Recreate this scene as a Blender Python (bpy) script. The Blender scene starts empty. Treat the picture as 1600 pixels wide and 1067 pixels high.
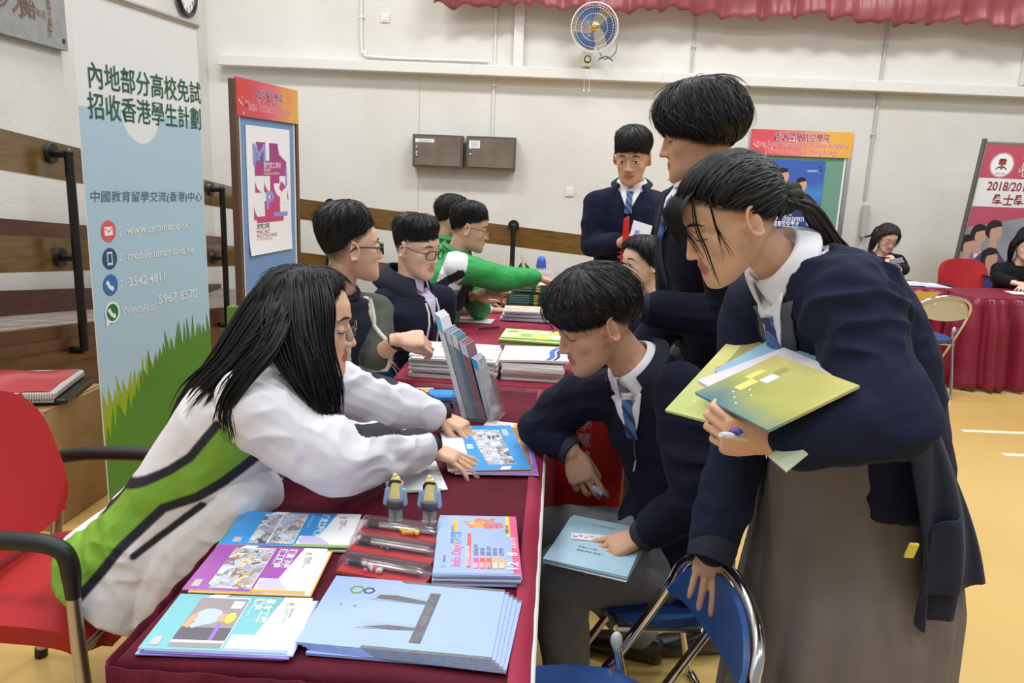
import bpy, math, random
import numpy as np
from mathutils import Vector, Matrix, Euler
from mathutils.bvhtree import BVHTree

S = bpy.context.scene
COL = S.collection

# ------------------------------------------------------------------ camera
FPX, CAMH, PITCH, ROLL = 1200.0, 1.55, math.radians(12.4), math.radians(2.3)
CAMO = Vector((0, 0, CAMH))
_fw = Vector((0, math.cos(PITCH), -math.sin(PITCH)))
_up = Vector((0, math.sin(PITCH), math.cos(PITCH)))
_rt = Vector((1, 0, 0))
CR = math.cos(ROLL) * _rt + math.sin(ROLL) * _up
CU = math.cos(ROLL) * _up - math.sin(ROLL) * _rt
cd = bpy.data.cameras.new('camera')
cam = bpy.data.objects.new('camera', cd)
COL.objects.link(cam)
M3 = Matrix((CR, CU, -_fw)).transposed()
cam.matrix_world = Matrix.Translation(CAMO) @ M3.to_4x4()
cd.sensor_width = 36.0
cd.lens = FPX / 1600 * 36.0
cd.clip_start = 0.05
S.camera = cam

# ------------------------------------------------------------------ light and exposure
S.view_settings.view_transform = 'Standard'
S.view_settings.look = 'None'
S.view_settings.gamma = 1
S.view_settings.exposure = 0.0
w = bpy.data.worlds.new('hall_air')
S.world = w
w.use_nodes = True
w.node_tree.nodes['Background'].inputs[0].default_value = (0.92, 0.96, 1.0, 1)
w.node_tree.nodes['Background'].inputs[1].default_value = 0.36


def ceiling_lamp(x, y, power, sx=1.6, sy=0.5, z=5.6):
    l = bpy.data.lights.new('ceiling_light', 'AREA')
    l.shape = 'RECTANGLE'
    l.size, l.size_y, l.energy = sx, sy, power
    l.color = (0.98, 0.99, 1.0)
    o = bpy.data.objects.new('ceiling_light', l)
    o.location = (x, y, z)
    COL.objects.link(o)


for lx in (-2.2, 1.2, 4.6):
    for ly in (-1.0, 2.2, 5.4):
        ceiling_lamp(lx, ly, 70 if ly < 5 else 116)


def ray(px, py):
    return (px - 800) / FPX * CR - (py - 533.5) / FPX * CU + _fw


def at(px, py, Y):
    """world point seen at a photo position, at depth Y into the hall"""
    d = ray(px, py)
    return CAMO + d * (Y / d.y)


def atz(px, py, z):
    d = ray(px, py)
    return CAMO + d * ((z - CAMH) / d.z)


# ------------------------------------------------------------------ helpers
V = Vector
R = math.radians
rnd = random.Random(7)


def lin(c):
    out = []
    for v in c[:3]:
        v = v / 255.0
        out.append(v / 12.92 if v <= 0.04045 else ((v + 0.055) / 1.055) ** 2.4)
    return tuple(out) + (1.0,)


MATS = {}


def mat(name, rgb=(200, 200, 200), rough=0.6, metal=0.0, bump=None, attr=False, sheen=0.0, mottle=None,
        spec=0.5, coat=0.0, alpha=1.0, trans=0.0, sss=0.0, stretch=None, emit=0.0, sheen_rgb=None, aniso=0.0):
    if name in MATS:
        return MATS[name]
    m = bpy.data.materials.new(name)
    m.use_nodes = True
    nt = m.node_tree
    b = nt.nodes['Principled BSDF']
    b.inputs['Base Color'].default_value = lin(rgb)
    b.inputs['Roughness'].default_value = rough
    b.inputs['Metallic'].default_value = metal
    b.inputs['Specular IOR Level'].default_value = spec
    if coat:
        b.inputs['Coat Weight'].default_value = coat
        b.inputs['Coat Roughness'].default_value = 0.15
    if sheen:
        b.inputs['Sheen Weight'].default_value = sheen
        b.inputs['Sheen Roughness'].default_value = 0.4
        b.inputs['Sheen Tint'].default_value = lin(sheen_rgb or rgb)
    if alpha < 1:
        b.inputs['Alpha'].default_value = alpha
    if trans:
        b.inputs['Transmission Weight'].default_value = trans
        b.inputs['IOR'].default_value = 1.3
    if sss:
        b.inputs['Subsurface Weight'].default_value = sss
        b.inputs['Subsurface Radius'].default_value = (0.012, 0.005, 0.003)
        b.inputs['Subsurface Scale'].default_value = 0.5
    if emit:
        b.inputs['Emission Color'].default_value = lin(rgb)
        b.inputs['Emission Strength'].default_value = emit
    src = None
    if attr:
        a = nt.nodes.new('ShaderNodeVertexColor')
        a.layer_name = 'Col'
        src = a.outputs['Color']
    if bump or mottle:
        tc = nt.nodes.new('ShaderNodeTexCoord')
        mp = nt.nodes.new('ShaderNodeMapping')
        nt.links.new(tc.outputs['Object'], mp.inputs['Vector'])
        if stretch:
            mp.inputs['Scale'].default_value = stretch
    if mottle:
        n = nt.nodes.new('ShaderNodeTexNoise')
        n.inputs['Scale'].default_value = mottle[0]
        n.inputs['Detail'].default_value = 4
        nt.links.new(mp.outputs[0], n.inputs['Vector'])
        mx = nt.nodes.new('ShaderNodeMix')
        mx.data_type = 'RGBA'
        mx.inputs[7].default_value = lin(mottle[1])
        if src is None:
            mx.inputs[6].default_value = lin(rgb)
        else:
            nt.links.new(src, mx.inputs[6])
        mr = nt.nodes.new('ShaderNodeMapRange')
        mr.inputs[1].default_value = 0.35
        mr.inputs[2].default_value = 0.7
        nt.links.new(n.outputs['Fac'], mr.inputs[0])
        nt.links.new(mr.outputs[0], mx.inputs[0])
        src = mx.outputs[2]
    if src is not None:
        nt.links.new(src, b.inputs['Base Color'])
    if bump:
        n = nt.nodes.new('ShaderNodeTexNoise')
        n.inputs['Scale'].default_value = bump[0]
        n.inputs['Detail'].default_value = 5
        nt.links.new(mp.outputs[0], n.inputs['Vector'])
        bp = nt.nodes.new('ShaderNodeBump')
        bp.inputs['Strength'].default_value = bump[1]
        bp.inputs['Distance'].default_value = bump[2] if len(bump) > 2 else 0.01
        nt.links.new(n.outputs['Fac'], bp.inputs['Height'])
        nt.links.new(bp.outputs[0], b.inputs['Normal'])
    MATS[name] = m
    return m


def perp(d):
    d = V(d).normalized()
    a = V((0, 0, 1)) if abs(d.z) < 0.9 else V((1, 0, 0))
    u = d.cross(a).normalized()
    return u, d.cross(u).normalized()


class MB:
    """collects shapes, then links them as one mesh object"""

    def __init__(s):
        s.v, s.f, s.m, s.mats = [], [], [], []
        s.mi = 0

    def use(s, m):
        if m not in s.mats:
            s.mats.append(m)
        s.mi = s.mats.index(m)
        return s

    def add(s, vs, fs):
        o = len(s.v)
        s.v += [tuple(p) for p in vs]
        s.f += [tuple(i + o for i in f) for f in fs]
        s.m += [s.mi] * len(fs)
        return s

    def box(s, c, size, rot=None, bev=0.0):
        c = V(c)
        hx, hy, hz = [a / 2 for a in size]
        rot = rot or Matrix.Identity(3)
        if bev <= 0:
            vs = [c + rot @ V((x * hx, y * hy, z * hz)) for x in (-1, 1) for y in (-1, 1) for z in (-1, 1)]
            return s.add(vs, [(0, 1, 3, 2), (4, 6, 7, 5), (0, 4, 5, 1), (2, 3, 7, 6), (0, 2, 6, 4), (1, 5, 7, 3)])
        b = min(bev, hx * .95, hy * .95, hz * .95)
        ax = max(hx, hy, hz)
        # rounded in the plan of the two larger sides, chamfered on the third
        if hz <= min(hx, hy):
            o, e = (0, 1, 2), (hx, hy, hz)
        elif hy <= hx:
            o, e = (0, 2, 1), (hx, hz, hy)
        else:
            o, e = (1, 2, 0), (hy, hz, hx)
        secs = []
        for zz, ins in ((-e[2], b * .6), (-e[2] + b * .6, 0), (e[2] - b * .6, 0), (e[2], b * .6)):
            ring = []
            for cx, cy, a0 in ((1, 1, 0), (-1, 1, 90), (-1, -1, 180), (1, -1, 270)):
                for k in range(4):
                    a = R(a0 + k * 30)
                    q = [0, 0, 0]
                    q[o[0]] = cx * (e[0] - b) + (b - ins) * math.cos(a)
                    q[o[1]] = cy * (e[1] - b) + (b - ins) * math.sin(a)
                    q[o[2]] = zz
                    ring.append(c + rot @ V(q))
            secs.append(ring)
        return s.rings(secs)

    def rings(s, secs, cap=True, closed=False):
        n = len(secs[0])
        vs = [p for r in secs for p in r]
        fs = []
        m = len(secs)
        for i in range(m if closed else m - 1):
            j = (i + 1) % m
            for k in range(n):
                k2 = (k + 1) % n
                fs.append((i * n + k, i * n + k2, j * n + k2, j * n + k))
        if cap and not closed:
            c0 = sum((V(p) for p in secs[0]), V()) / n
            c1 = sum((V(p) for p in secs[-1]), V()) / n
            b = len(vs)
            vs = vs + [c0, c1]
            for k in range(n):
                k2 = (k + 1) % n
                fs.append((b, k2, k))
                fs.append((b + 1, (m - 1) * n + k, (m - 1) * n + k2))
        return s.add(vs, fs)

    def loft(s, secs, n=24, cap=True):
        """secs: (centre, half-axis A, half-axis B[, exponent])"""
        out = []
        for q in secs:
            c, A, B = V(q[0]), V(q[1]), V(q[2])
            e = 2.0 / (q[3] if len(q) > 3 else 2.0)
            ring = []
            for k in range(n):
                a = 2 * math.pi * k / n
                ca, sa = math.cos(a), math.sin(a)
                ring.append(c + A * math.copysign(abs(ca) ** e, ca) + B * math.copysign(abs(sa) ** e, sa))
            out.append(ring)
        return s.rings(out, cap)

    def tube(s, path, rad, n=10, closed=False, cap=True, flat=1.0, updir=None):
        path = [V(p) for p in path]
        m = len(path)
        rads = rad if isinstance(rad, (list, tuple)) else [rad] * m
        secs = []
        u = None
        for i, p in enumerate(path):
            if closed:
                d = path[(i + 1) % m] - path[i - 1]
            else:
                d = path[min(i + 1, m - 1)] - path[max(i - 1, 0)]
            d = d.normalized() if d.length > 1e-9 else V((0, 0, 1))
            if updir is not None:
                u = V(updir) - d * V(updir).dot(d)
                u.normalize()
            elif u is None:
                u, _ = perp(d)
            else:
                u = u - d * u.dot(d)
                u = u.normalized() if u.length > 1e-6 else perp(d)[0]
            w = d.cross(u)
            secs.append([p + (u * math.cos(2 * math.pi * k / n) * flat + w * math.sin(2 * math.pi * k / n)) * rads[i] for k in range(n)])
        return s.rings(secs, cap, closed)

    def cyl(s, a, b, r, r2=None, n=20):
        return s.tube([a, b], [r, r if r2 is None else r2], n)

    def capsule(s, a, b, ra, rb, n=18):
        a, b = V(a), V(b)
        d = (b - a)
        d = d.normalized() if d.length > 1e-6 else V((0, 0, 1))
        u, w = perp(d)
        secs = []
        for k in range(1, 6):
            t = -90 + k * 18
            secs.append((a + d * ra * math.sin(R(t)), ra * math.cos(R(t))))
        secs.append((a, ra))
        for t in (.25, .5, .75):
            secs.append((a.lerp(b, t), ra + (rb - ra) * t))
        secs.append((b, rb))
        for k in range(1, 5):
            t = k * 18
            secs.append((b + d * rb * math.sin(R(t)), rb * math.cos(R(t))))
        return s.loft([(c, u * r, w * r) for c, r in secs], n)

    def ell(s, c, rx, ry=None, rz=None, rot=None, n=20, m=12):
        c = V(c)
        ry = rx if ry is None else ry
        rz = rx if rz is None else rz
        rot = rot or Matrix.Identity(3)
        secs = []
        for i in range(1, m):
            t = math.pi * i / m
            secs.append([c + rot @ V((rx * math.sin(t) * math.cos(2 * math.pi * k / n), ry * math.sin(t) * math.sin(2 * math.pi * k / n), -rz * math.cos(t))) for k in range(n)])
        return s.rings(secs)

    def prism(s, poly, ext):
        """polygon of 3-D points, pushed along ext"""
        e = V(ext)
        n = len(poly)
        vs = [V(p) for p in poly] + [V(p) + e for p in poly]
        fs = [tuple(reversed(range(n))), tuple(range(n, 2 * n))] + [(k, (k + 1) % n, (k + 1) % n + n, k + n) for k in range(n)]
        return s.add(vs, fs)

    def poly(s, pts):
        return s.add(pts, [tuple(range(len(pts)))])

    def grid(s, fn, nu, nv, thick=0.0):
        P = [[V(fn(i / nu, j / nv)) for j in range(nv + 1)] for i in range(nu + 1)]
        vs = [p for r in P for p in r]
        w = nv + 1
        fs = [(i * w + j, (i + 1) * w + j, (i + 1) * w + j + 1, i * w + j + 1) for i in range(nu) for j in range(nv)]
        if thick:
            N = []
            for i in range(nu + 1):
                for j in range(nv + 1):
                    a = P[min(i + 1, nu)][j] - P[max(i - 1, 0)][j]
                    b = P[i][min(j + 1, nv)] - P[i][max(j - 1, 0)]
                    c = a.cross(b)
                    N.append(c.normalized() if c.length > 1e-12 else V((0, 0, 1)))
            o = len(vs)
            vs = vs + [p - nn * thick for p, nn in zip(vs, N)]
            fs = fs + [tuple(i + o for i in reversed(f)) for f in fs]
            for i in range(nu):
                for a, b in ((i * w, (i + 1) * w), ((i + 1) * w + nv, i * w + nv)):
                    fs.append((b, a, a + o, b + o))
            for j in range(nv):
                for a, b in ((j + 1, j), (nu * w + j, nu * w + j + 1)):
                    fs.append((b, a, a + o, b + o))
        return s.add(vs, fs)

    def mesh(s, name, smooth=True):
        me = bpy.data.meshes.new(name)
        me.from_pydata(s.v, [], s.f)
        for m in s.mats:
            me.materials.append(m)
        if s.mats:
            me.polygons.foreach_set('material_index', s.m)
        me.polygons.foreach_set('use_smooth', [smooth] * len(s.f))
        me.update()
        return me

    def build(s, name, m=None, parent=None, smooth=True, angle=40):
        if m is not None and not s.mats:
            s.mats = [m]
        me = s.mesh(name, smooth)
        if smooth and angle:
            me.set_sharp_from_angle(angle=R(angle))
        return link(name, me, parent)


def link(name, me, parent=None):
    o = bpy.data.objects.new(name, me)
    COL.objects.link(o)
    if parent is not None:
        inv = root_matrix(parent).inverted()
        me.transform(inv)
        o.parent = parent
    return o


def root_matrix(o):
    m = o.matrix_basis.copy()
    return root_matrix(o.parent) @ m if o.parent else m


def tag(o, label, cat, group=None, kind=None):
    if label:
        o['label'] = label
    if cat:
        o['category'] = cat
    if group:
        o['group'] = group
    if kind:
        o['kind'] = kind
    return o


def thing(name, label, cat, loc, group=None, rz=0.0):
    o = bpy.data.objects.new(name, None)
    o.empty_display_size = 0.1
    o.location = loc
    o.rotation_euler = (0, 0, rz)
    COL.objects.link(o)
    return tag(o, label, cat, group)


def struct(o):
    o['kind'] = 'structure'
    return o


def dup(root, loc=None, rz=None, label=None, group=None):
    r = root.copy()
    COL.objects.link(r)
    if loc is not None:
        r.location = loc
    if rz is not None:
        r.rotation_euler = (0, 0, rz)
    if label:
        r['label'] = label
    if group:
        r['group'] = group
    for ch in list(root.children):
        c = ch.copy()
        COL.objects.link(c)
        c.parent = r
        for g in list(ch.children):
            d = g.copy()
            COL.objects.link(d)
            d.parent = c
    return r


_tcache = {}


def glyphs(body, bold=0.0, spacing=1.0):
    """outline mesh of a line of writing: verts (x, y) with cap height about 0.7, and faces"""
    k = (body, bold, spacing)
    if k in _tcache:
        return _tcache[k]
    c = bpy.data.curves.new('t', 'FONT')
    c.body = body
    c.size = 1
    c.resolution_u = 3
    c.offset = bold
    c.space_character = spacing
    o = bpy.data.objects.new('t', c)
    COL.objects.link(o)
    dg = bpy.context.evaluated_depsgraph_get()
    me = bpy.data.meshes.new_from_object(o.evaluated_get(dg))
    vs = [(v.co.x, v.co.y) for v in me.vertices]
    fs = [tuple(p.vertices) for p in me.polygons]
    bpy.data.objects.remove(o)
    bpy.data.curves.remove(c)
    bpy.data.meshes.remove(me)
    _tcache[k] = (vs, fs)
    return vs, fs


def write(mb, body, O, X, Y, N, width=None, size=None, lift=0.0006, bold=0.0, align='l', spacing=1.0, slant=0.0):
    """lay a line of writing on a surface: O start of the baseline, X along, Y up (unit), N normal"""
    vs, fs = glyphs(body, bold, spacing)
    if not vs:
        return
    x0 = min(v[0] for v in vs)
    x1 = max(v[0] for v in vs)
    sy = size or 0.1
    sx = sy if width is None else width / (x1 - x0)
    if size is None:
        sy = sx
    W = (x1 - x0) * sx
    off = {'l': 0, 'c': -W / 2, 'r': -W}[align]
    O, X, Y, N = V(O), V(X), V(Y), V(N)
    mb.add([O + X * ((a - x0) * sx + off + slant * b * sy) + Y * (b * sy) + N * lift for a, b in vs], fs)


def vnoise(P, seed=0):
    """smooth value noise in [-1, 1] for an (n, 3) array"""
    P = np.asarray(P, float)
    I = np.floor(P).astype(np.int64)
    F = P - I
    F = F * F * (3 - 2 * F)

    def h(i, j, k):
        n = (i * 73856093) ^ (j * 19349663) ^ (k * 83492791) ^ (seed * 2654435761)
        n = (n ^ (n >> 13)) * 1274126177
        n = n & 0x7fffffff
        return (n % 65536) / 32768.0 - 1.0
    out = 0
    for a in (0, 1):
        for b in (0, 1):
            for c in (0, 1):
                wt = (F[:, 0] if a else 1 - F[:, 0]) * (F[:, 1] if b else 1 - F[:, 1]) * (F[:, 2] if c else 1 - F[:, 2])
                out = out + wt * h(I[:, 0] + a, I[:, 1] + b, I[:, 2] + c)
    return out


def fuse(mb, voxel=0.004, smooth=6, factor=0.5):
    """grow the collected shapes together into one continuous surface"""
    me = mb.mesh('fuse')
    o = bpy.data.objects.new('fuse', me)
    COL.objects.link(o)
    r = o.modifiers.new('r', 'REMESH')
    r.mode = 'VOXEL'
    r.voxel_size = voxel
    if smooth:
        sm = o.modifiers.new('s', 'SMOOTH')
        sm.iterations = smooth
        sm.factor = factor
    dg = bpy.context.evaluated_depsgraph_get()
    out = bpy.data.meshes.new_from_object(o.evaluated_get(dg))
    bpy.data.objects.remove(o)
    bpy.data.meshes.remove(me)
    out.polygons.foreach_set('use_smooth', [True] * len(out.polygons))
    return out


def coords(me):
    a = np.empty(len(me.vertices) * 3)
    me.vertices.foreach_get('co', a)
    return a.reshape(-1, 3)


def normals(me):
    a = np.empty(len(me.vertices) * 3)
    me.vertices.foreach_get('normal', a)
    return a.reshape(-1, 3)


def set_coords(me, P):
    me.vertices.foreach_set('co', np.ascontiguousarray(P, dtype=np.float32).ravel())
    me.update()


def paint(me, C):
    """per-vertex colour (linear rgb)"""
    ca = me.color_attributes.new('Col', 'FLOAT_COLOR', 'POINT')
    A = np.ones((len(me.vertices), 4), dtype=np.float32)
    A[:, :3] = C
    ca.data.foreach_set('color', A.ravel())


def bez(pts, n):
    """smooth curve (Catmull-Rom) through points"""
    P = [V(p) for p in pts]
    if len(P) == 2:
        return [P[0].lerp(P[1], i / n) for i in range(n + 1)]
    Q = [P[0] * 2 - P[1]] + P + [P[-1] * 2 - P[-2]]
    out = []
    m = len(P) - 1
    for i in range(n + 1):
        t = i / n * m
        k = min(int(t), m - 1)
        u = t - k
        a, b, c, d = Q[k:k + 4]
        out.append(0.5 * ((2 * b) + (c - a) * u + (2 * a - 5 * b + 4 * c - d) * u * u + (3 * b - a - 3 * c + d) * u ** 3))
    return out


# ------------------------------------------------------------------ materials of the place
WALL = mat('painted_plaster', (222, 220, 214), 0.85, bump=(38, 0.22, 0.012), mottle=(1.2, (212, 209, 201)), spec=0.2)
FLOOR = mat('yellow_sports_floor', (212, 178, 108), 0.28, bump=(3, 0.05, 0.02), mottle=(0.9, (204, 168, 96)), coat=0.25)
WHITE_LINE = mat('white_floor_paint', (232, 226, 205), 0.4)
WOODBOARD = mat('varnished_brown_board', (112, 84, 38), 0.25, bump=(9, 0.1, 0.01), mottle=(6, (90, 66, 28)), stretch=(1, 1, 6), coat=0.5)
DARKWOOD = mat('dark_red_wood', (92, 52, 34), 0.4, mottle=(5, (70, 38, 24)), stretch=(1, 1, 5), coat=0.2)
BLACK = mat('black_gloss_metal', (18, 18, 20), 0.35)
RUBBER = mat('black_plastic', (24, 24, 26), 0.5)
CHROME = mat('chrome', (215, 215, 215), 0.14, metal=1.0)
ALU = mat('satin_aluminium', (190, 190, 192), 0.38, metal=1.0)
WHITEP = mat('white_plastic', (225, 224, 220), 0.45)
PAPER = mat('white_paper', (238, 239, 243), 0.6)
CARD = mat('cardboard', (178, 145, 98), 0.8, mottle=(7, (160, 128, 84)), bump=(30, 0.1, 0.003))
INK = mat('black_ink', (36, 36, 40), 0.6)
GREYINK = mat('grey_ink', (110, 112, 120), 0.6)
WHITEINK = mat('white_ink', (240, 240, 242), 0.6)
VELVET = mat('maroon_velvet', (74, 10, 28), 0.75, sheen=0.42, sheen_rgb=(215, 70, 105), bump=(55, 0.35, 0.006), mottle=(5, (96, 18, 40)), spec=0.2)
SATIN = mat('maroon_satin', (122, 16, 44), 0.42, sheen=0.25, sheen_rgb=(230, 90, 120), bump=(20, 0.08, 0.006))
CRIMSON = mat('crimson_cloth', (150, 24, 58), 0.7, sheen=0.3, sheen_rgb=(240, 120, 150), bump=(40, 0.15, 0.004))


def velvet_like(name, a, b):
    return mat(name, a, 0.7, sheen=0.4, sheen_rgb=b, bump=(45, 0.25, 0.006))


# ------------------------------------------------------------------ floor and walls
struct(MB().use(FLOOR).box((2.4, 3.3, -0.05), (13.2, 10.6, 0.1)).build('floor'))
lm = MB().use(WHITE_LINE)
lm.box((6.0, 4.86, 0.0012), (6.0, 0.045, 0.002))
lm.box((6.0, 4.42, 0.0012), (6.0, 0.045, 0.002))
struct(lm.build('floor_marking'))
struct(MB().use(WALL).box((2.9, 8.3, 2.75), (12.2, 0.2, 5.5)).build('wall_back'))
struct(MB().use(WALL).box((-3.3, 3.3, 2.75), (0.2, 10.2, 5.5)).build('wall_left'))

# ledge of white trunking along the back wall
WTRIM = mat('white_trim_paint', (226, 224, 219), 0.6, bump=(12, 0.05, 0.01))
zl = at(800, 112, 8.1).z
lg = MB().use(WTRIM).box((2.95, 8.13, zl), (12.0, 0.14, 0.10), bev=0.008)
for x in np.arange(-2.4, 8, 1.9):
    lg.box((x, 8.06, zl), (0.012, 0.012, 0.104))
struct(lg.build('trim_1'))
pil = MB().use(WTRIM).box((at(811, 50, 8.15).x, 8.17, zl + 0.75), (0.1, 0.06, 1.4), bev=0.006)
struct(pil.build('trim_2'))
PIPE = mat('grey_conduit', (186, 185, 182), 0.5)
jn = MB().use(mat('wall_seam', (196, 194, 188), 0.8))
for px in (655, 1095):
    x = at(px, 200, 8.2).x
    jn.box((x, 8.199, 1.3), (0.006, 0.006, 2.6))
struct(jn.build('trim_3'))


def conduit(name_label, pts, r=0.011, m=None):
    t = MB().use(m or PIPE).tube(bez(pts, 10 * (len(pts) - 1)) if len(pts) > 2 else pts, r, 8)
    for p in (0.3, 0.7):
        c = V(pts[0]).lerp(V(pts[1]), p)
        t.box(c, (0.05, 0.03, 0.02), bev=0.004)
    return tag(t.build('conduit'), name_label, 'pipe')


def wl(px, py, off=0.0):
    return at(px, py, 8.2 - off)


x0 = wl(772, 120, .02).x
conduit('white conduit dropping to the two metal wall boxes', [(x0, 8.185, 3.6), (x0, 8.185, 1.9)], 0.012, WTRIM)
x0 = wl(1085, 60, .02).x
conduit('thin grey conduit above the tall boy', [(x0, 8.185, 3.6), (x0, 8.185, zl)])
x0 = wl(1372, 160, .02).x
conduit('long grey conduit running down to the window winder', [(x0, 8.185, 3.6), (x0, 8.185, 1.42)], 0.014)
xa = wl(565, 40, .02).x
conduit('white conduit bending along the ledge above the blue notice board', [(xa, 8.18, 3.6), (xa, 8.18, zl + .22), (xa + .04, 8.18, zl + .14), (xa + .15, 8.18, zl + .1), (xa + 1.28, 8.18, zl + .1)], 0.013, WTRIM)

# window winder
wx = wl(1350, 345, .03)
t = thing('window_winder', 'grey window winder with crank handle on the wall behind the phone woman', 'winder', (wx.x, 8.19, 1.0))
MB().use(PIPE).box((wx.x, 8.16, wx.z), (0.06, 0.06, 0.34), bev=0.01).build('casing', parent=t)
cr = MB().use(BLACK).tube(bez([(wx.x, 8.1, wx.z - .16), (wx.x + .05, 8.07, wx.z - .14), (wx.x + .09, 8.06, wx.z - .06), (wx.x + .15, 8.04, wx.z - .04)], 12), 0.011, 8)
cr.build('crank_handle', parent=t)

# switch plates
for px, py, lab in ((602, 28, 'square white switch plate high on the wall above the blue notice board'), (890, 300, 'square white socket plate on the wall beside the standing boy')):
    p = wl(px, py)
    o = thing('wall_plate', lab, 'switch', (p.x, 8.2, p.z))
    MB().use(WHITEP).box((p.x, 8.192, p.z), (0.09, 0.016, 0.09), bev=0.006).build('plate', parent=o)
    MB().use(WHITEP).box((p.x, 8.182, p.z), (0.05, 0.008, 0.055), bev=0.003).build('rocker', parent=o)

# two metal wall boxes
STEEL = mat('brown_stained_steel', (128, 118, 106), 0.45, metal=0.35, mottle=(5, (112, 98, 84)))
STEELD = mat('dark_steel_edge', (104, 102, 96), 0.4, metal=0.5)
for i, (xl, yl, xr, yr, lab) in enumerate(((645, 209, 723, 264, 'brown metal wall box with a long white sticker'), (729, 212, 805, 267, 'brown metal wall box with a square white sticker'))):
    a, b = at(xl, yl, 8.05), at(xr, yr, 8.05)
    W, H = b.x - a.x, a.z - b.z
    c = V(((a.x + b.x) / 2, 8.12, (a.z + b.z) / 2))
    t = thing('metal_box', lab, 'wall box', (c.x, 8.2, c.z), 'metal boxes on the back wall')
    MB().use(STEELD).box(c, (W, 0.16, H), bev=0.008).build('casing', parent=t)
    d = MB().use(STEEL).box((c.x, 8.035, c.z), (W - .045, 0.012, H - .045), bev=0.003).build('door', parent=t)
    kn = MB().use(CHROME)
    for dz in (0.035, -0.02, -.045)[:3 - i]:
        kn.ell((c.x - W / 2 + .045, 8.024, c.z + dz), 0.012, 0.008, 0.013)
    kn.build('knob', parent=d)
    sw, sh = (0.19, 0.035) if i == 0 else (0.11, 0.075)
    st = MB().use(PAPER).box((c.x - W / 2 + .03 + sw / 2, 8.0275, c.z + H / 2 - .045 - sh / 2), (sw, 0.002, sh))
    st.use(GREYINK)
    for k in range(2 if i == 0 else 4):
        st.box((c.x - W / 2 + .03 + sw / 2, 8.026, c.z + H / 2 - .058 - k * .014), (sw * .7, 0.001, 0.004))
    st.build('sticker', parent=t)
bx = at(726, 222, 8.1)
tag(MB().use(PIPE).cyl((bx.x - .03, 8.1, bx.z), (bx.x + .03, 8.1, bx.z), 0.014).build('conduit'), 'short green-grey pipe joining the two metal wall boxes', 'pipe')

# speaker box at the far edge
p = wl(1600, 104)
t = thing('wall_speaker', 'small white wall speaker at the upper edge beside the ledge', 'speaker', (p.x, 8.2, p.z))
MB().use(WHITEP).box((p.x + .04, 8.13, p.z), (0.14, 0.13, 0.38), bev=0.012).build('casing', parent=t)
g = MB().use(GREYINK)
for k in range(9):
    g.box((p.x + .04, 8.063, p.z - .1 + k * .025), (0.1, 0.004, 0.008))
g.build('grille', parent=t)

# ------------------------------------------------------------------ wall fan
fc = at(929, 43, 7.8)
t = thing('wall_fan', 'wall fan with blue blades, gold hub and white wire cage', 'fan', (fc.x, 8.2, fc.z - .25))
FANBLUE = mat('blue_fan_plastic', (44, 72, 124), 0.3, coat=0.3)
GOLD = mat('gold_hub', (206, 172, 78), 0.25, metal=0.8)
CREAM = mat('cream_plastic', (216, 208, 182), 0.5)
fd = V((-0.12, -0.98, -0.14)).normalized()
fu, fv = perp(fd)
cage = MB().use(WHITEP)
RAD = 0.222
for off, rr, th in ((0.0, RAD, 0.007), (0.045, RAD * .8, .002), (0.055, RAD * .55, .002), (-0.07, RAD * .9, .002), (-.09, RAD * .6, .002)):
    cage.tube([fc + fd * off + (fu * math.cos(2 * math.pi * k / 40) + fv * math.sin(2 * math.pi * k / 40)) * rr for k in range(40)], th, 6, closed=True)
for k in range(44):
    a = 2 * math.pi * k / 44
    e = fu * math.cos(a) + fv * math.sin(a)
    cage.tube([fc + fd * .06 + e * .045, fc + fd * .052 + e * RAD * .6, fc + fd * .03 + e * RAD * .92, fc + e * RAD], 0.0007, 4)
    cage.tube([fc - fd * .1 + e * .05, fc - fd * .08 + e * RAD * .7, fc + e * RAD], 0.0007, 4)
cage.build('cage', parent=t)
for k in range(3):
    a0 = R(70 + 120 * k)

    def bl(u, v, a0=a0):
        r = 0.04 + u * (RAD - .065)
        sp = R(18 + 62 * math.sin(min(1, u * 1.1) * math.pi * .55))
        a = a0 + (v - .5) * sp - .35 * u
        e = fu * math.cos(a) + fv * math.sin(a)
        return fc + e * r + fd * (-.02 + (v - .5) * .035)
    MB().use(FANBLUE).grid(bl, 8, 10, 0.003).build('blade', parent=t)
h = MB().use(GOLD).cyl(fc + fd * .02, fc + fd * .066, 0.036, 0.03)
h.tube([fc + fd * .064 + (fu * math.cos(k * .42) + fv * math.sin(k * .42)) * .026 for k in range(15)], 0.005, 6, closed=True)
h.ell(fc + fd * .066, 0.012)
h.build('hub', parent=t)
MB().use(CREAM).capsule(fc - fd * .06, fc - fd * .19, 0.055, 0.04).build('motor_housing', parent=t)
br = at(918, 91, 8.05)
b = MB().use(CREAM).box((br.x, 8.12, br.z), (0.09, 0.15, 0.16), bev=0.015)
b.tube([(br.x, 8.12, br.z + .06), (br.x + .03, 8.08, fc.z - .05), fc - fd * .17], 0.025, 10)
b = b.build('wall_bracket', parent=t)
MB().use(BLACK).cyl((br.x, 8.05, br.z - .01), (br.x, 8.035, br.z - .01), 0.034).build('dial', parent=b)
MB().use(WHITEP).cyl((br.x, 8.036, br.z - .01), (br.x, 8.025, br.z - .01), 0.024).build('dial_knob', parent=b)
c = MB().use(GREYINK)
px = at(945, 92, 8.1)
c.tube(bez([(br.x + .1, 8.1, fc.z - .13), (px.x - .03, 8.08, px.z + .01), (px.x + .02, 8.08, px.z), (px.x + .1, 8.1, px.z + .06), (px.x + .12, 8.16, px.z + .16)], 24), 0.005, 6)
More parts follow.
